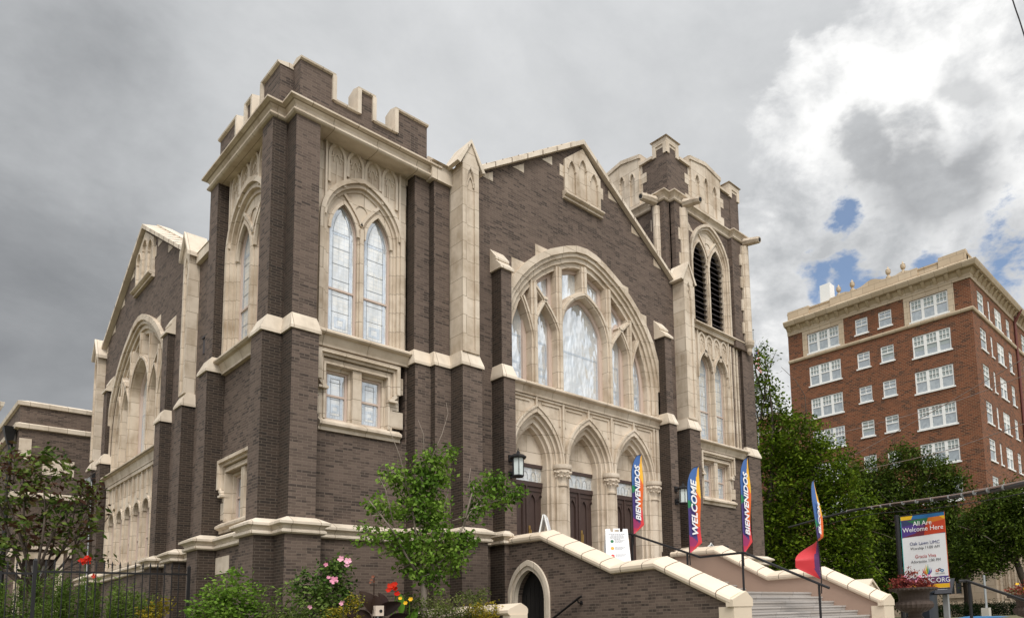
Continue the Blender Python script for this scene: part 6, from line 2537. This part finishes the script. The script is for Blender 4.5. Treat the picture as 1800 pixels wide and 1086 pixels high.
ext = lambda a, b, k: tuple(Vector(b) + (Vector(b) - Vector(a)) * k)
ca = [(34.0, 20.5, 6.4), (27.43, 13.65, 5.82), (25.66, 11.11, 5.58), (20.25, 6.75, 4.73), (15.03, 3.69, 3.99), (9.5, 0.6, 3.3)]
wire(ca, 0.055, CABLE, "thick black bundled cable crossing in front of the dark trees")
cw = thing("cable_highlight", (20, 7, 4.8), "pale strip painting the highlight along the top of the thick cable", "cable")
mb = MB()
mb.tube([Vector(p) + Vector((0, 0, 0.05)) for p in ca[1:]], 0.028, 6)  # pale strip on top of the black cable: its highlight, put in as colour
mb.build("highlight_strip", CABLEP, cw)
for i in range(14):
    t_ = i / 14 * 3
    q = int(t_)
    p = Vector(ca[1 + q]).lerp(Vector(ca[2 + q]), t_ - q)
    d_ = (Vector(ca[2 + q]) - Vector(ca[1 + q])).normalized() * 0.02
    m = MB()
    m.tube([p - d_ + Vector((0, 0, 0.01)), p + d_ + Vector((0, 0, 0.01))], 0.066, 8)
    m.build("clip", GREYM, cw)
wire([(33, 18.0, 6.1), (27.91, 13.11, 5.65), (26.8, 9.82, 5.41), (21.49, 5.29, 4.76), (12, -2.5, 3.9)], 0.014, CABLE, "thin black cable just below the thick bundled cable")
wire([(56, 33, 13.0), (50.39, 24.39, 12.33), (44.68, 15.74, 11.44), (38.47, 9.18, 10.75), (28, -2, 9.5)], 0.022, CABLEP, "thin pale wire crossing low over the dark tree")
wire([(52, 40, 9.6), (47.32, 28.18, 11.19), (43.4, 16.93, 13.29), (38.27, 8.86, 14.04), (30, -4, 15.4)], 0.02, CABLEP, "thin pale wire rising steeply across the red brick wall")
wire([(58, 38, 17.4), (54.15, 27.0, 16.68), (49.45, 17.18, 15.72), (42.58, 9.93, 14.47), (32, -1, 12.6)], 0.022, CABLEP, "thin pale wire across the middle floors of the red brick wall")
wire([(14.9, 3.35, 16.0), (15.33, 3.13, 14.3), (15.53, 3.02, 13.56), (16.2, 2.7, 11.0)], 0.014, CABLE, "short black wire in the top right corner of the sky")

us = thing("flagpole", (48.7, 31.9, 1.0), "distant white flagpole flying a red, white and blue striped flag beside the tower", "flag")
mb = MB()
mb.tube([(48.74, 31.83, 1.0), (48.74, 31.83, 25.5)], 0.07, 8, 0.04)
mb.lathe((48.74, 31.83, 25.55), [(0.01, -0.1), (0.09, 0), (0.01, 0.1)], 8)
mb.build("pole", GREYM, us)
V = []
fs = []
cols = []
nu, nv = 22, 26
for j in range(nv + 1):
    for i in range(nu + 1):
        u_, v_ = i / nu, j / nv
        V.append((48.80 + 0.75 * u_ * 0.55 + 0.12 * math.sin(v_ * 4 + u_ * 5), 31.75 - 0.5 * u_ * 0.55 + 0.1 * math.sin(u_ * 7), 24.9 - v_ * 1.9 - u_ * 2.2 - 0.10 * math.sin(u_ * 6)))
for j in range(nv):
    for i in range(nu):
        fs.append((j * (nu + 1) + i, j * (nu + 1) + i + 1, (j + 1) * (nu + 1) + i + 1, (j + 1) * (nu + 1) + i))
        if i < 9 and j < 14:
            c = (0.03, 0.045, 0.17) if (i + j) % 4 else (0.45, 0.45, 0.5)
        else:
            c = (0.55, 0.04, 0.04) if (j // 2) % 2 == 0 else (0.75, 0.73, 0.72)
        cols += [(*c, 1)] * 4
me = bpy.data.meshes.new("flag_cloth")
me.from_pydata(V, [], fs)
a_ = me.color_attributes.new("print", "FLOAT_COLOR", "CORNER")
a_.data.foreach_set("color", [q for c in cols for q in c])
me.materials.append(PRINT)
o = bpy.data.objects.new("flag_cloth", me)
COL.objects.link(o)
o.parent = us
o.matrix_parent_inverse = base_inverse(us)

# ================================================================== plants
def leaves_mesh(name, pts, nrm, size, asp, mat, parent, rng, fold=0.25, droop=0.0):
    """one leaf = a folded four-sided blade; every leaf is its own island"""
    n = len(pts)
    pts = np.asarray(pts, float)
    d = rng.normal(size=(n, 3))
    d[:, 2] = d[:, 2] * 0.6 - droop
    d /= np.linalg.norm(d, axis=1)[:, None] + 1e-9
    r = rng.normal(size=(n, 3)) + np.asarray(nrm) * 1.0
    s = np.cross(d, r)
    s /= np.linalg.norm(s, axis=1)[:, None] + 1e-9
    up = np.cross(s, d)
    L = (size * rng.uniform(0.65, 1.3, n))[:, None]
    Wd = L * asp
    a = pts
    b = pts + d * L * 0.5 + s * Wd * 0.5 + up * L * fold * 0.3
    c = pts + d * L
    e = pts + d * L * 0.5 - s * Wd * 0.5 + up * L * fold * 0.3
    V = np.stack([a, b, c, e], 1).reshape(-1, 3)
    me = bpy.data.meshes.new(name)
    me.vertices.add(4 * n)
    me.vertices.foreach_set("co", V.ravel())
    me.loops.add(4 * n)
    me.loops.foreach_set("vertex_index", np.arange(4 * n, dtype=np.int32))
    me.polygons.add(n)
    me.polygons.foreach_set("loop_start", np.arange(0, 4 * n, 4, dtype=np.int32))
    me.polygons.foreach_set("loop_total", np.full(n, 4, dtype=np.int32))
    me.update(calc_edges=True)
    me.validate()
    me.materials.append(mat)
    o = bpy.data.objects.new(name, me)
    COL.objects.link(o)
    o.parent = parent
    o.matrix_parent_inverse = base_inverse(parent)
    return o


def clumps(blobs, n_clump, n_leaf, rng, clump_r, depth=None, flat_=0.75, shell=0.35):
    """leaf positions gathered in sprays spread through the blobs; fewer in the hollow middle"""
    vol = np.array([b[3] ** 2.2 for b in blobs])
    pick = rng.choice(len(blobs), n_clump, p=vol / vol.sum())
    P = []
    for k in pick:
        x, y, z, r = blobs[k]
        while True:
            v = rng.uniform(-1, 1, 3)
            q = np.linalg.norm(v)
            if q < 1 and q > shell * rng.uniform(0, 1):
                break
        dy = depth if depth else 1.0
        c = np.array([x, y, z]) + v * r * np.array([1, dy, 1])
        m = rng.poisson(n_leaf) + 2
        off = rng.normal(size=(m, 3)) * clump_r * np.array([1, 1, flat_])
        P.append(c + off)
    return np.concatenate(P)


def limbs(mb, base, tips, r0, rng, wob=0.15, r1=0.012):
    b = Vector(base)
    for t in tips:
        t = Vector(t)
        L = (t - b).length
        pts = []
        o1 = Vector(rng.normal(size=3)) * L * wob
        for i in range(6):
            k = i / 5
            pts.append(b.lerp(t, k) + o1 * math.sin(k * PI) * 0.5 + Vector((0, 0, L * 0.08 * math.sin(k * PI))))
        mb.tube(pts, r0, 6, r1)


def tree(name, base, fork, blobs, label, mat, n_clump, n_leaf, leaf, clump_r, trunk_r, seed, bark=None, group=None, asp=0.5, droop=0.1, cat="tree", ntips=14, depth=None):
    rng = np.random.default_rng(seed)
    t = thing(name, base, label, cat, group)
    mb = MB()
    b, f = Vector(base), Vector(fork)
    mb.tube([b, b.lerp(f, 0.35) + Vector((trunk_r * 0.3, 0, 0)), b.lerp(f, 0.7) - Vector((trunk_r * 0.4, 0, 0)), f], trunk_r, 9, trunk_r * 0.7)
    idx = rng.permutation(len(blobs))[:ntips]
    for k in idx:
        x, y, z, r = blobs[k]
        tip = Vector((x, y, z)) + Vector(rng.normal(size=3)) * r * 0.3
        limbs(mb, f, [tip], trunk_r * 0.5, rng)
        for q in range(4):
            limbs(mb, tip.lerp(f, 0.25), [tip + Vector(rng.normal(size=3)) * r * 0.75], trunk_r * 0.16, rng)
    mb.build("trunk", bark or BARK, t, smooth=True)
    P = clumps(blobs, n_clump, n_leaf, rng, clump_r, depth)
    leaves_mesh("crown", P, (0, 0, 1.0), leaf, asp, mat, t, rng, droop=droop)
    return t


T1 = [(36.98, 23.64, 17.91, 0.79), (37.0, 24.0, 15.58, 1.15), (37.7, 23.4, 14.2, 1.15), (38.77, 22.5, 12.29, 1.98), (37.5, 24.03, 12.0, 1.8), (40.06, 21.31, 10.44, 2.16), (38.6, 23.19, 9.45, 2.52), (41.01, 20.57, 8.25, 1.98), (37.81, 24.53, 7.0, 2.16), (39.58, 22.5, 6.72, 2.7), (41.38, 20.51, 6.09, 1.62), (38.56, 24.11, 4.28, 1.98), (40.43, 21.91, 4.36, 2.16), (41.72, 20.42, 4.29, 1.44)]
T2 = [(52.93, 21.3, 13.07, 1.41), (51.58, 23.12, 11.61, 1.76), (54.44, 19.76, 11.68, 1.85), (55.62, 18.48, 11.18, 1.23), (52.28, 22.65, 9.62, 2.2), (54.04, 20.71, 8.87, 2.55), (55.47, 19.2, 7.92, 1.85), (51.1, 23.93, 10.11, 1.41), (53.65, 21.68, 5.84, 2.55), (52.03, 23.45, 6.58, 2.11), (55.55, 19.56, 5.3, 1.76), (50.44, 24.45, 11.67, 1.06), (53.77, 21.87, 3.87, 2.2), (52.37, 23.58, 3.51, 1.98)]
T3 = [(52.76, 14.55, 8.41, 1.52), (51.8, 15.9, 7.08, 1.6), (53.65, 13.45, 8.76, 1.52), (53.14, 14.44, 6.41, 1.8), (51.52, 16.53, 5.31, 1.36), (52.45, 15.51, 4.86, 1.12), (54.17, 13.21, 6.55, 1.6), (51.45, 16.78, 4.32, 0.8)]
T3b = [(54.93, 28.27, 3.8, 1.44), (56.53, 26.5, 3.24, 1.25), (53.68, 29.72, 3.87, 1.2), (52.0, 31.2, 4.4, 1.6), (50.5, 32.5, 4.0, 1.5), (58, 25.0, 3.5, 1.3)]
GB = "street trees in front of the apartment block"
tree("oak_tree", (38.3, 24.6, 1.0), (37.81, 24.53, 6.0), T1, "tall light green tree with airy branches beside the right tower", L_OAK, 2200, 15, 0.25, 0.33, 0.33, 11, group=GB, asp=0.5)
tree("oak_tree", (56.6, 18.6, 1.0), (56.34, 18.45, 5.2), T2, "dense dark green tree in front of the red brick apartment block", L_DEEP, 2900, 16, 0.25, 0.34, 0.36, 12, group=GB, asp=0.5)
tree("oak_tree", (55.5, 13.5, 1.0), (54.0, 14.2, 4.8), T3, "dark spreading tree at the right edge in front of the limestone base", L_DEEP, 1500, 14, 0.23, 0.38, 0.3, 13, group=GB, asp=0.5)
tree("oak_tree", (54.5, 28.5, 1.0), (54.4, 28.5, 2.2), T3b, "low dark tree mass behind the coping of the stair wall", L_DEEP, 1000, 13, 0.27, 0.42, 0.25, 14, group=GB, asp=0.5)

TL = [(2.84, 26.0, 6.35, 0.53), (3.49, 26.0, 6.36, 0.61), (4.18, 26.0, 6.21, 0.52), (4.51, 26.0, 5.95, 0.4), (2.82, 26.0, 5.56, 0.62), (3.47, 26.0, 5.47, 0.57), (4.09, 26.0, 5.29, 0.55), (4.74, 26.0, 5.3, 0.3), (3.1, 26.0, 4.64, 0.53), (3.68, 26.0, 4.77, 0.48), (4.43, 26.0, 4.82, 0.36), (2.78, 26.0, 4.16, 0.43), (3.95, 26.0, 4.3, 0.39), (4.93, 26.0, 3.85, 0.23), (2.2, 26.0, 5.9, 0.6), (2.1, 26.0, 5.0, 0.6), (2.45, 26.0, 3.9, 0.4), (3.0, 25.8, 3.75, 0.33), (4.35, 26.0, 4.15, 0.25), (3.6, 26.0, 6.75, 0.35), (2.7, 26.0, 6.8, 0.3)]
tree("magnolia_tree", (3.35, 26.0, 1.6), (3.38, 26.0, 2.9), TL, "small spreading tree with green and rust brown leaves at the left edge", L_MAGN, 215, 8, 0.21, 0.13, 0.085, 15, asp=0.42, droop=0.5, depth=1.5)

RBl = [(8.64, 14.3, 5.47, 0.28), (9.01, 14.3, 5.6, 0.16), (8.29, 14.3, 5.23, 0.28), (7.56, 14.3, 4.91, 0.27), (7.88, 14.3, 4.79, 0.32), (8.36, 14.3, 4.78, 0.41), (8.79, 14.3, 4.97, 0.23), (7.25, 14.3, 4.22, 0.24), (7.56, 14.3, 4.07, 0.24), (8.16, 14.3, 4.25, 0.45), (8.57, 14.3, 4.29, 0.33), (7.07, 14.3, 3.54, 0.26), (7.44, 14.3, 3.45, 0.29), (7.89, 14.3, 3.41, 0.34), (8.5, 14.3, 3.64, 0.46), (9.08, 14.3, 3.41, 0.34), (9.62, 14.3, 4.94, 0.22), (10.18, 14.3, 5.07, 0.28), (10.77, 14.3, 4.86, 0.26), (10.34, 14.3, 4.67, 0.28), (9.85, 14.3, 4.55, 0.3), (9.54, 14.3, 4.18, 0.19), (8.23, 14.3, 3.05, 0.45), (8.93, 14.3, 3.08, 0.34), (9.38, 14.3, 3.56, 0.26), (8.44, 14.3, 2.68, 0.28), (6.95, 14.3, 3.71, 0.12)]
rng = np.random.default_rng(21)
rb = thing("redbud_tree", (8.3, 14.3, 1.2), "slender young tree with bright green leaves and bare grey twigs before the brick tower", "tree")
mb = MB()
mb.tube([(8.34, 14.3, 1.1), (8.30, 14.3, 2.37), (8.26, 14.32, 2.74)], 0.075, 8, 0.05)
paths = [[(8.26, 14.32, 2.74), (8.16, 14.3, 3.36), (8.0, 14.25, 4.1), (7.95, 14.3, 4.6), (7.56, 14.3, 4.95)],
         [(8.22, 14.3, 2.9), (8.22, 14.35, 3.9), (8.25, 14.3, 4.77), (8.64, 14.3, 5.5)],
         [(8.2, 14.3, 2.7), (7.85, 14.2, 3.1), (7.5, 14.1, 3.6), (7.2, 14.1, 3.95), (7.0, 14.2, 4.25)],
         [(8.15, 14.3, 3.0), (7.7, 14.3, 3.3), (7.07, 14.3, 3.55)],
         [(8.3, 14.3, 2.7), (8.7, 14.3, 3.05), (9.08, 14.3, 3.5), (9.45, 14.3, 4.2), (9.8, 14.3, 4.6), (10.1, 14.3, 5.0)],
         [(9.5, 14.3, 4.3), (10.0, 14.3, 4.5), (10.77, 14.3, 4.88)],
         [(8.5, 14.3, 2.9), (8.75, 14.3, 3.6), (8.8, 14.3, 4.3), (8.95, 14.3, 4.9)],
         [(9.3, 14.3, 3.9), (9.5, 14.3, 4.6), (9.62, 14.3, 4.95)],
         [(8.2, 14.3, 4.2), (8.3, 14.35, 5.2), (8.6, 14.35, 5.6)]]
for p in paths:
    mb.tube(p, 0.032, 6, 0.008)
for p in ([(7.9, 14.2, 4.4), (7.6, 14.1, 5.3), (7.35, 14.1, 5.85)], [(8.3, 14.3, 5.0), (8.28, 14.3, 5.9), (8.15, 14.3, 6.2)], [(8.45, 14.3, 5.3), (8.75, 14.3, 6.0), (8.9, 14.3, 6.5), (8.85, 14.3, 6.75)],
          [(9.0, 14.3, 4.0), (9.35, 14.3, 4.12), (9.6, 14.3, 4.25)], [(7.5, 14.1, 3.7), (7.3, 14.1, 4.5), (7.15, 14.1, 4.75)], [(9.5, 14.3, 4.4), (9.45, 14.3, 5.0), (9.5, 14.3, 5.3)]):
    mb.tube(p, 0.012, 5, 0.004)
for b_ in RBl:
    for q in range(3):
        c = Vector(b_[:3]) + Vector(rng.normal(size=3)) * b_[3] * 0.6
        src = Vector(min((pt for p in paths for pt in p), key=lambda pt: (Vector(pt) - c).length))
        mb.tube([src, src.lerp(c, 0.5) + Vector(rng.normal(size=3)) * 0.03, c], 0.009, 4, 0.003)
mb.build("trunk", TWIG, rb, smooth=True)
P = clumps(RBl, 760, 7, rng, 0.085, 0.9)
leaves_mesh("crown", P, (0, 0, 1.2), 0.105, 0.62, L_SPRING, rb, rng, droop=0.75)


def bush(name, blobs, label, mat, n_clump, n_leaf, leaf, clump_r, seed, asp=0.5, group=None, stems=True, cat="shrub", zg=1.2, depth=1.0, droop=0.0):
    rng = np.random.default_rng(seed)
    cx = sum(b[0] for b in blobs) / len(blobs)
    cy = sum(b[1] for b in blobs) / len(blobs)
    t = thing(name, (cx, cy, zg), label, cat, group)
    if stems:
        mb = MB()
        for b_ in blobs:
            for q in range(3):
                tip = Vector(b_[:3]) + Vector(rng.normal(size=3)) * b_[3] * 0.6
                mb.tube([(cx + rng.normal() * 0.12, cy + rng.normal() * 0.08, zg - 0.05), (cx * 0.5 + tip.x * 0.5, cy * 0.5 + tip.y * 0.5, (zg + tip.z) / 2), tip], 0.014, 5, 0.004)
        mb.build("stems", BARK, t)
    P = clumps(blobs, n_clump, n_leaf, rng, clump_r, depth)
    P = P[P[:, 2] > zg]
    leaves_mesh("foliage", P, (0, 0, 1.0), leaf, asp, mat, t, rng, droop=droop)
    return t


SH1 = [(4.58, 14.5, 2.46, 0.30), (4.32, 14.5, 2.15, 0.33), (4.82, 14.5, 2.2, 0.31), (4.1, 14.5, 1.95, 0.22), (4.5, 14.5, 1.9, 0.4), (4.97, 14.5, 1.9, 0.28), (4.5, 14.5, 1.5, 0.45)]
bush("green_shrub", SH1, "rounded bright green shrub below the tower corner", L_SPRING, 330, 9, 0.085, 0.08, 31)
ROSE = [(6.49, 14.3, 2.93, 0.16), (6.21, 14.3, 2.69, 0.27), (6.5, 14.3, 2.47, 0.23), (5.95, 14.3, 2.36, 0.3), (6.33, 14.3, 2.13, 0.38), (5.78, 14.3, 2.63, 0.12), (6.01, 14.3, 1.97, 0.38), (6.68, 14.3, 2.07, 0.26), (6.3, 14.3, 1.6, 0.45), (6.42, 14.3, 2.75, 0.2)]
ro = bush("rose_of_sharon", ROSE, "tall leafy shrub with pink hibiscus flowers", L_ROSE, 320, 9, 0.085, 0.075, 32, asp=0.6)


def flower(c, r, mat, parent, seed, petals=5, name="flower", cup=0.35):
    rng = np.random.default_rng(seed)
    ax_ = Vector((-0.55, -0.75, 0.35)) + Vector(rng.normal(size=3)) * 0.25
    ax_.normalize()
    x = ax_.cross(Vector((0, 0, 1))).normalized()
    y = ax_.cross(x)
    mb = MB()
    c = Vector(c)
    for k in range(petals):
        a = 2 * PI * k / petals + rng.uniform(0, 0.3)
        d = x * math.cos(a) + y * math.sin(a)
        s = ax_.cross(d)
        q = [c, c + d * r * 0.6 + s * r * 0.42 + ax_ * r * cup * 0.5, c + d * r * 1.0 + s * r * 0.25 + ax_ * r * cup, c + d * r * 1.02 - s * r * 0.25 + ax_ * r * cup * 1.1, c + d * r * 0.6 - s * r * 0.42 + ax_ * r * cup * 0.5]
        mb.add(q, [(0, 1, 2, 3, 4)])
    return mb.build(name, mat, parent)


for i, (x, y, z, r) in enumerate([(6.06, 14.0, 2.87, 0.05), (6.35, 14.0, 2.99, 0.075), (6.48, 14.0, 2.95, 0.085), (6.47, 14.0, 2.88, 0.06), (6.11, 14.0, 2.62, 0.045), (6.2, 13.95, 2.56, 0.095), (6.34, 13.9, 2.12, 0.065), (5.78, 14.0, 2.06, 0.05)]):
    flower((x, y, z), r * 0.85, L_PINK, ro, 40 + i)

HED = [(7.66, 13.3, 1.9, 0.3), (8.18, 13.3, 2.02, 0.34), (8.72, 13.3, 1.95, 0.37), (9.05, 13.3, 2.2, 0.22), (8.31, 13.3, 1.7, 0.36), (9.0, 13.3, 1.75, 0.32), (7.41, 13.3, 2.1, 0.2), (7.6, 13.3, 1.5, 0.4), (8.6, 13.3, 1.4, 0.5)]
bush("hedge_shrub", HED, "low olive green hedge shrub in front of the young tree", L_HEDGE, 560, 10, 0.055, 0.06, 33)
bush("golden_shrub", [(8.73, 12.9, 1.86, 0.25), (9.0, 12.9, 1.8, 0.2), (9.12, 12.9, 1.98, 0.13), (8.8, 12.9, 1.5, 0.3)], "yellow leaved shrub beside the low coped wall", L_GOLD, 150, 10, 0.05, 0.05, 34)
bush("golden_shrub", [(5.91, 13.0, 1.90, 0.19), (5.76, 13.0, 1.82, 0.16), (6.17, 13.0, 2.1, 0.13), (6.04, 13.0, 1.8, 0.19), (5.9, 13.0, 1.5, 0.3)], "yellow leaved shrub between the pink flowers and the bronze canna", L_GOLD, 140, 10, 0.05, 0.05, 35)
bush("low_shrub", [(5.15, 13.9, 1.85, 0.22), (5.45, 13.8, 1.8, 0.22), (5.3, 13.8, 1.6, 0.3), (5.6, 13.7, 1.65, 0.25)], "low yellowish green shrub left of the pink flowers", L_HEDGE, 160, 9, 0.06, 0.06, 36)
# sumac-like shoot with layered leaflets
rng = np.random.default_rng(37)
t = thing("sumac_shoot", (5.3, 14.2, 1.2), "pale green shoot with layered feathery leaves against the brick", "plant")
mb = MB()
pts = []
for q in range(11):
    an = q * 2.4
    z_ = 1.75 + q * 0.062
    tip = Vector((5.33 + 0.34 * math.cos(an) * (1 - q * 0.03), 14.15 + 0.3 * math.sin(an), z_ + 0.14))
    bs_ = Vector((5.33, 14.15, z_))
    mb.tube([bs_, bs_.lerp(tip, 0.5) + Vector((0, 0, 0.05)), tip], 0.006, 4, 0.003)
    for k in range(9):
        f_ = 0.2 + 0.09 * k
        c = bs_.lerp(tip, f_) + Vector((0, 0, 0.05 * math.sin(f_ * PI)))
        pts += [tuple(c + Vector((0.0, 0.02, 0))), tuple(c - Vector((0, 0.02, 0)))]
mb.tube([(5.35, 14.2, 1.1), (5.33, 14.15, 2.5)], 0.014, 5, 0.006)
mb.build("stem", BARK, t)
leaves_mesh("foliage", pts, (0, 0, 2.0), 0.11, 0.3, L_WEED, t, rng, droop=0.1)


# cannas: broad paddle leaves
def canna(base, label, mat, leaves, flowers, fmat, zg=1.15):
    t = thing("canna_plant", (base[0], base[1], zg), label, "plant")
    for (dx, dy, z0, L, az, el, wd) in leaves:
        mb = MB()
        b = Vector((base[0] + dx, base[1] + dy, z0))
        d = Vector((math.cos(az) * math.cos(el), math.sin(az) * math.cos(el), math.sin(el)))
        s = d.cross(Vector((0.3, -0.9, 0.2))).normalized()
        up_ = s.cross(d)
        n = 9
        vs = []
        for i in range(n + 1):
            k = i / n
            w = wd * (math.sin(PI * min(1, k ** 0.8)) ** 0.75) * (1 - 0.25 * k)
            c = b + d * L * k - Vector((0, 0, 1)) * (L * 0.30 * k * k) + up_ * 0.0
            for j in (-1, -0.5, 0, 0.5, 1):
                vs.append(c + s * w * j + up_ * (abs(j) * w * 0.35))
        fs = [(i * 5 + j, i * 5 + j + 1, (i + 1) * 5 + j + 1, (i + 1) * 5 + j) for i in range(n) for j in range(4)]
        mb.add(vs, fs)
        mb.build("leaf", mat, t, smooth=True)
    st_ = MB()
    st_.tube([(base[0], base[1], zg - 0.1), (base[0], base[1], max([f[2] for f in flowers] + [2.2]))], 0.016, 6, 0.008)
    st_.build("stem", mat, t)
    for i, (x, y, z, r) in enumerate(flowers):
        flower((x, y, z), r * 0.8, fmat, t, 70 + i, 6)
    return t


canna((6.52, 13.0), "bronze leaved canna with broad dark purple leaves and a spent flower stalk", L_CANNA,
      [(-0.05, -0.1, 1.85, 0.75, 2.3, 1.2, 0.22), (0.02, -0.12, 1.75, 0.70, 1.7, 1.45, 0.18), (-0.1, -0.1, 1.7, 0.6, 2.9, 0.7, 0.17), (0.05, 0, 1.85, 0.62, -0.3, 0.75, 0.15), (0.24, 0, 1.95, 0.55, 1.9, 1.2, 0.12), (-0.12, 0, 1.7, 0.5, 3.0, 0.4, 0.14), (0.28, 0, 1.7, 0.5, -0.4, 0.6, 0.14), (0.02, -0.05, 1.5, 0.6, -1.8, 0.9, 0.13), (0.2, -0.05, 1.5, 0.55, -0.9, 0.9, 0.13)],
      [(6.47, 13.0, 2.52, 0.035), (6.50, 13.0, 2.58, 0.04), (6.45, 13.0, 2.47, 0.03), (6.52, 13.0, 2.49, 0.03)], leaf_mat("spent_flower", [(0.14, 0.05, 0.03), (0.2, 0.08, 0.05)]))
canna((7.0, 13.1), "bright green canna with scarlet flowers above broad leaves", L_CANG,
      [(0.1, 0, 1.85, 0.66, 1.1, 1.3, 0.11), (-0.08, 0, 1.85, 0.55, 2.0, 1.2, 0.10), (0.28, 0, 1.6, 0.72, 0.5, 1.05, 0.09), (0.02, -0.06, 1.5, 0.6, -1.2, 1.1, 0.12), (0.18, -0.06, 1.4, 0.55, -0.5, 0.6, 0.12), (0.3, 0, 1.5, 0.6, -0.2, 0.5, 0.10)],
      [(6.87, 13.05, 2.41, 0.075), (6.95, 13.03, 2.44, 0.07), (6.83, 13.03, 2.33, 0.065), (6.98, 13.05, 2.36, 0.06), (7.0, 13.03, 2.26, 0.07), (6.91, 13.03, 2.38, 0.06)], L_REDF)
canna((7.24, 13.0), "short canna with yellow flowers beside the scarlet one", L_CANG,
      [(0.06, 0, 1.5, 0.5, 0.6, 1.0, 0.09), (-0.05, 0, 1.5, 0.5, 2.4, 1.0, 0.09), (0.0, -0.05, 1.4, 0.5, -1.3, 0.9, 0.1)],
      [(7.02, 12.95, 2.17, 0.045), (7.13, 12.95, 2.08, 0.05), (7.24, 12.95, 2.15, 0.055), (7.0, 12.95, 2.05, 0.035)], L_YELF)

# weeds behind the iron fence: separate tall plants
WEED = [(2.6, 22.2, 3.0), (3.04, 22.4, 3.32), (3.51, 22.2, 3.3), (4.01, 22.5, 3.2), (4.52, 22.2, 3.05), (3.28, 22.0, 2.9), (2.3, 22.0, 2.9), (3.87, 21.9, 2.75), (4.43, 21.8, 2.7), (4.85, 22.3, 2.75), (2.95, 21.6, 2.6), (5.3, 22.6, 2.7), (2.2, 22.6, 3.1), (3.6, 23.0, 3.35)]
wdl = ["tall feathery green weed behind the left panel of the iron fence", "tallest feathery weed just right of the middle fence post", "feathery weed under the small rust-leaved tree", "feathery weed below the red canna flowers", "feathery weed left of the stone screen"]
for i, (x, y, zt_) in enumerate(WEED):
    rng = np.random.default_rng(80 + i)
    t = thing("weed_plant", (x, y, 1.7), "tall feathery green weed in the garden behind the iron fence", "plant", "weeds behind the iron fence")
    mb = MB()
    pts = []
    for q in range(13):
        bx, by = x + rng.normal() * 0.16, y + rng.normal() * 0.16
        tx, ty = bx + rng.normal() * 0.12, by + rng.normal() * 0.12
        tz = 1.7 + (zt_ - 1.7) * rng.uniform(0.7, 1.05)
        mb.tube([(bx, by, 1.65), (tx, ty, tz)], 0.009, 4, 0.004)
        for k in range(44):
            f_ = rng.uniform(0.12, 1.0)
            pts.append((bx + (tx - bx) * f_ + rng.normal() * 0.035, by + (ty - by) * f_ + rng.normal() * 0.035, 1.65 + (tz - 1.65) * f_))
    mb.build("stems", L_WEED, t)
    leaves_mesh("foliage", pts, (0, 0, 1.0), 0.12, 0.2, L_WEED, t, rng, droop=-0.15)
bush("yellow_green_shrub", [(5.15, 21.5, 2.3, 0.24), (5.3, 21.5, 2.5, 0.14), (5.0, 21.5, 2.1, 0.25)], "small yellow-green shrub at the foot of the fence near the buttress", L_GOLD, 60, 7, 0.08, 0.07, 95, zg=1.6)
rc = thing("canna_plant", (3.85, 22.0, 1.7), "red flowered canna rising above the fence rail", "plant")
mb = MB()
mb.tube([(3.8, 22.0, 1.6), (3.79, 22.0, 3.45)], 0.014, 5, 0.008)
mb.tube([(3.95, 22.0, 1.6), (3.97, 22.0, 3.1)], 0.012, 5, 0.008)
mb.build("stem", L_WEED, rc)
for i, (dx, dz, r) in enumerate(((0, 0, 0.09), (-0.08, 0.0, 0.08), (0.07, 0.03, 0.085), (0.02, 0.08, 0.07), (-0.04, -0.05, 0.07), (0.06, -0.05, 0.07))):
    flower((3.787 + dx, 21.95, 3.49 + dz), r * 0.8, L_REDF, rc, 120 + i)
flower((3.967, 21.95, 3.12), 0.06, L_REDF, rc, 130)

# box hedge by the apartment
HB = [(50.0 + 0.55 * i + 0.1, 18.9 - 0.55 * i, 1.45, 0.55) for i in range(9)]
bush("box_hedge", HB, "clipped dark green box hedge at the foot of the limestone base", L_DARKH, 900, 9, 0.12, 0.16, 96, stems=False, cat="hedge", zg=0.9)
# planting in the urns
for u, c, ms, sd in ((urn1, (13.74, 5.54, 2.02), (L_BURG, L_PINK, L_REDF), 97), (urn2, (16.45, 4.10, 1.83), (L_BURG, L_YELF, L_HEDGE), 98)):
    rng = np.random.default_rng(sd)
    bl = [(c[0] + 0.28 * math.cos(a), c[1] + 0.28 * math.sin(a), c[2] + 0.07, 0.13) for a in np.linspace(0, 5.5, 7)] + [(c[0], c[1], c[2] + 0.16, 0.2)]
    P = clumps(bl, 110, 8, rng, 0.045)
    P = P[P[:, 2] > c[2] - 0.03]
    leaves_mesh("bedding_foliage", P, (0, 0, 1.0), 0.065, 0.5, ms[0], u, rng)
    if sd == 97:
        P = np.array([(c[0] - 0.40 - 0.2 * rng.random(), c[1] + 0.3 + 0.2 * rng.random(), c[2] + 0.05 + 0.15 * rng.random()) for _ in range(0)] or [(0, 0, -5)])
    for i in range(12):
        a, r_ = rng.uniform(0, 2 * PI), rng.uniform(0.1, 0.36)
        flower((c[0] + r_ * math.cos(a), c[1] + r_ * math.sin(a), c[2] + 0.14 + 0.12 * rng.random()), 0.03 if sd == 97 else 0.04, ms[1], u, 200 + sd + i, 5, "blossom")
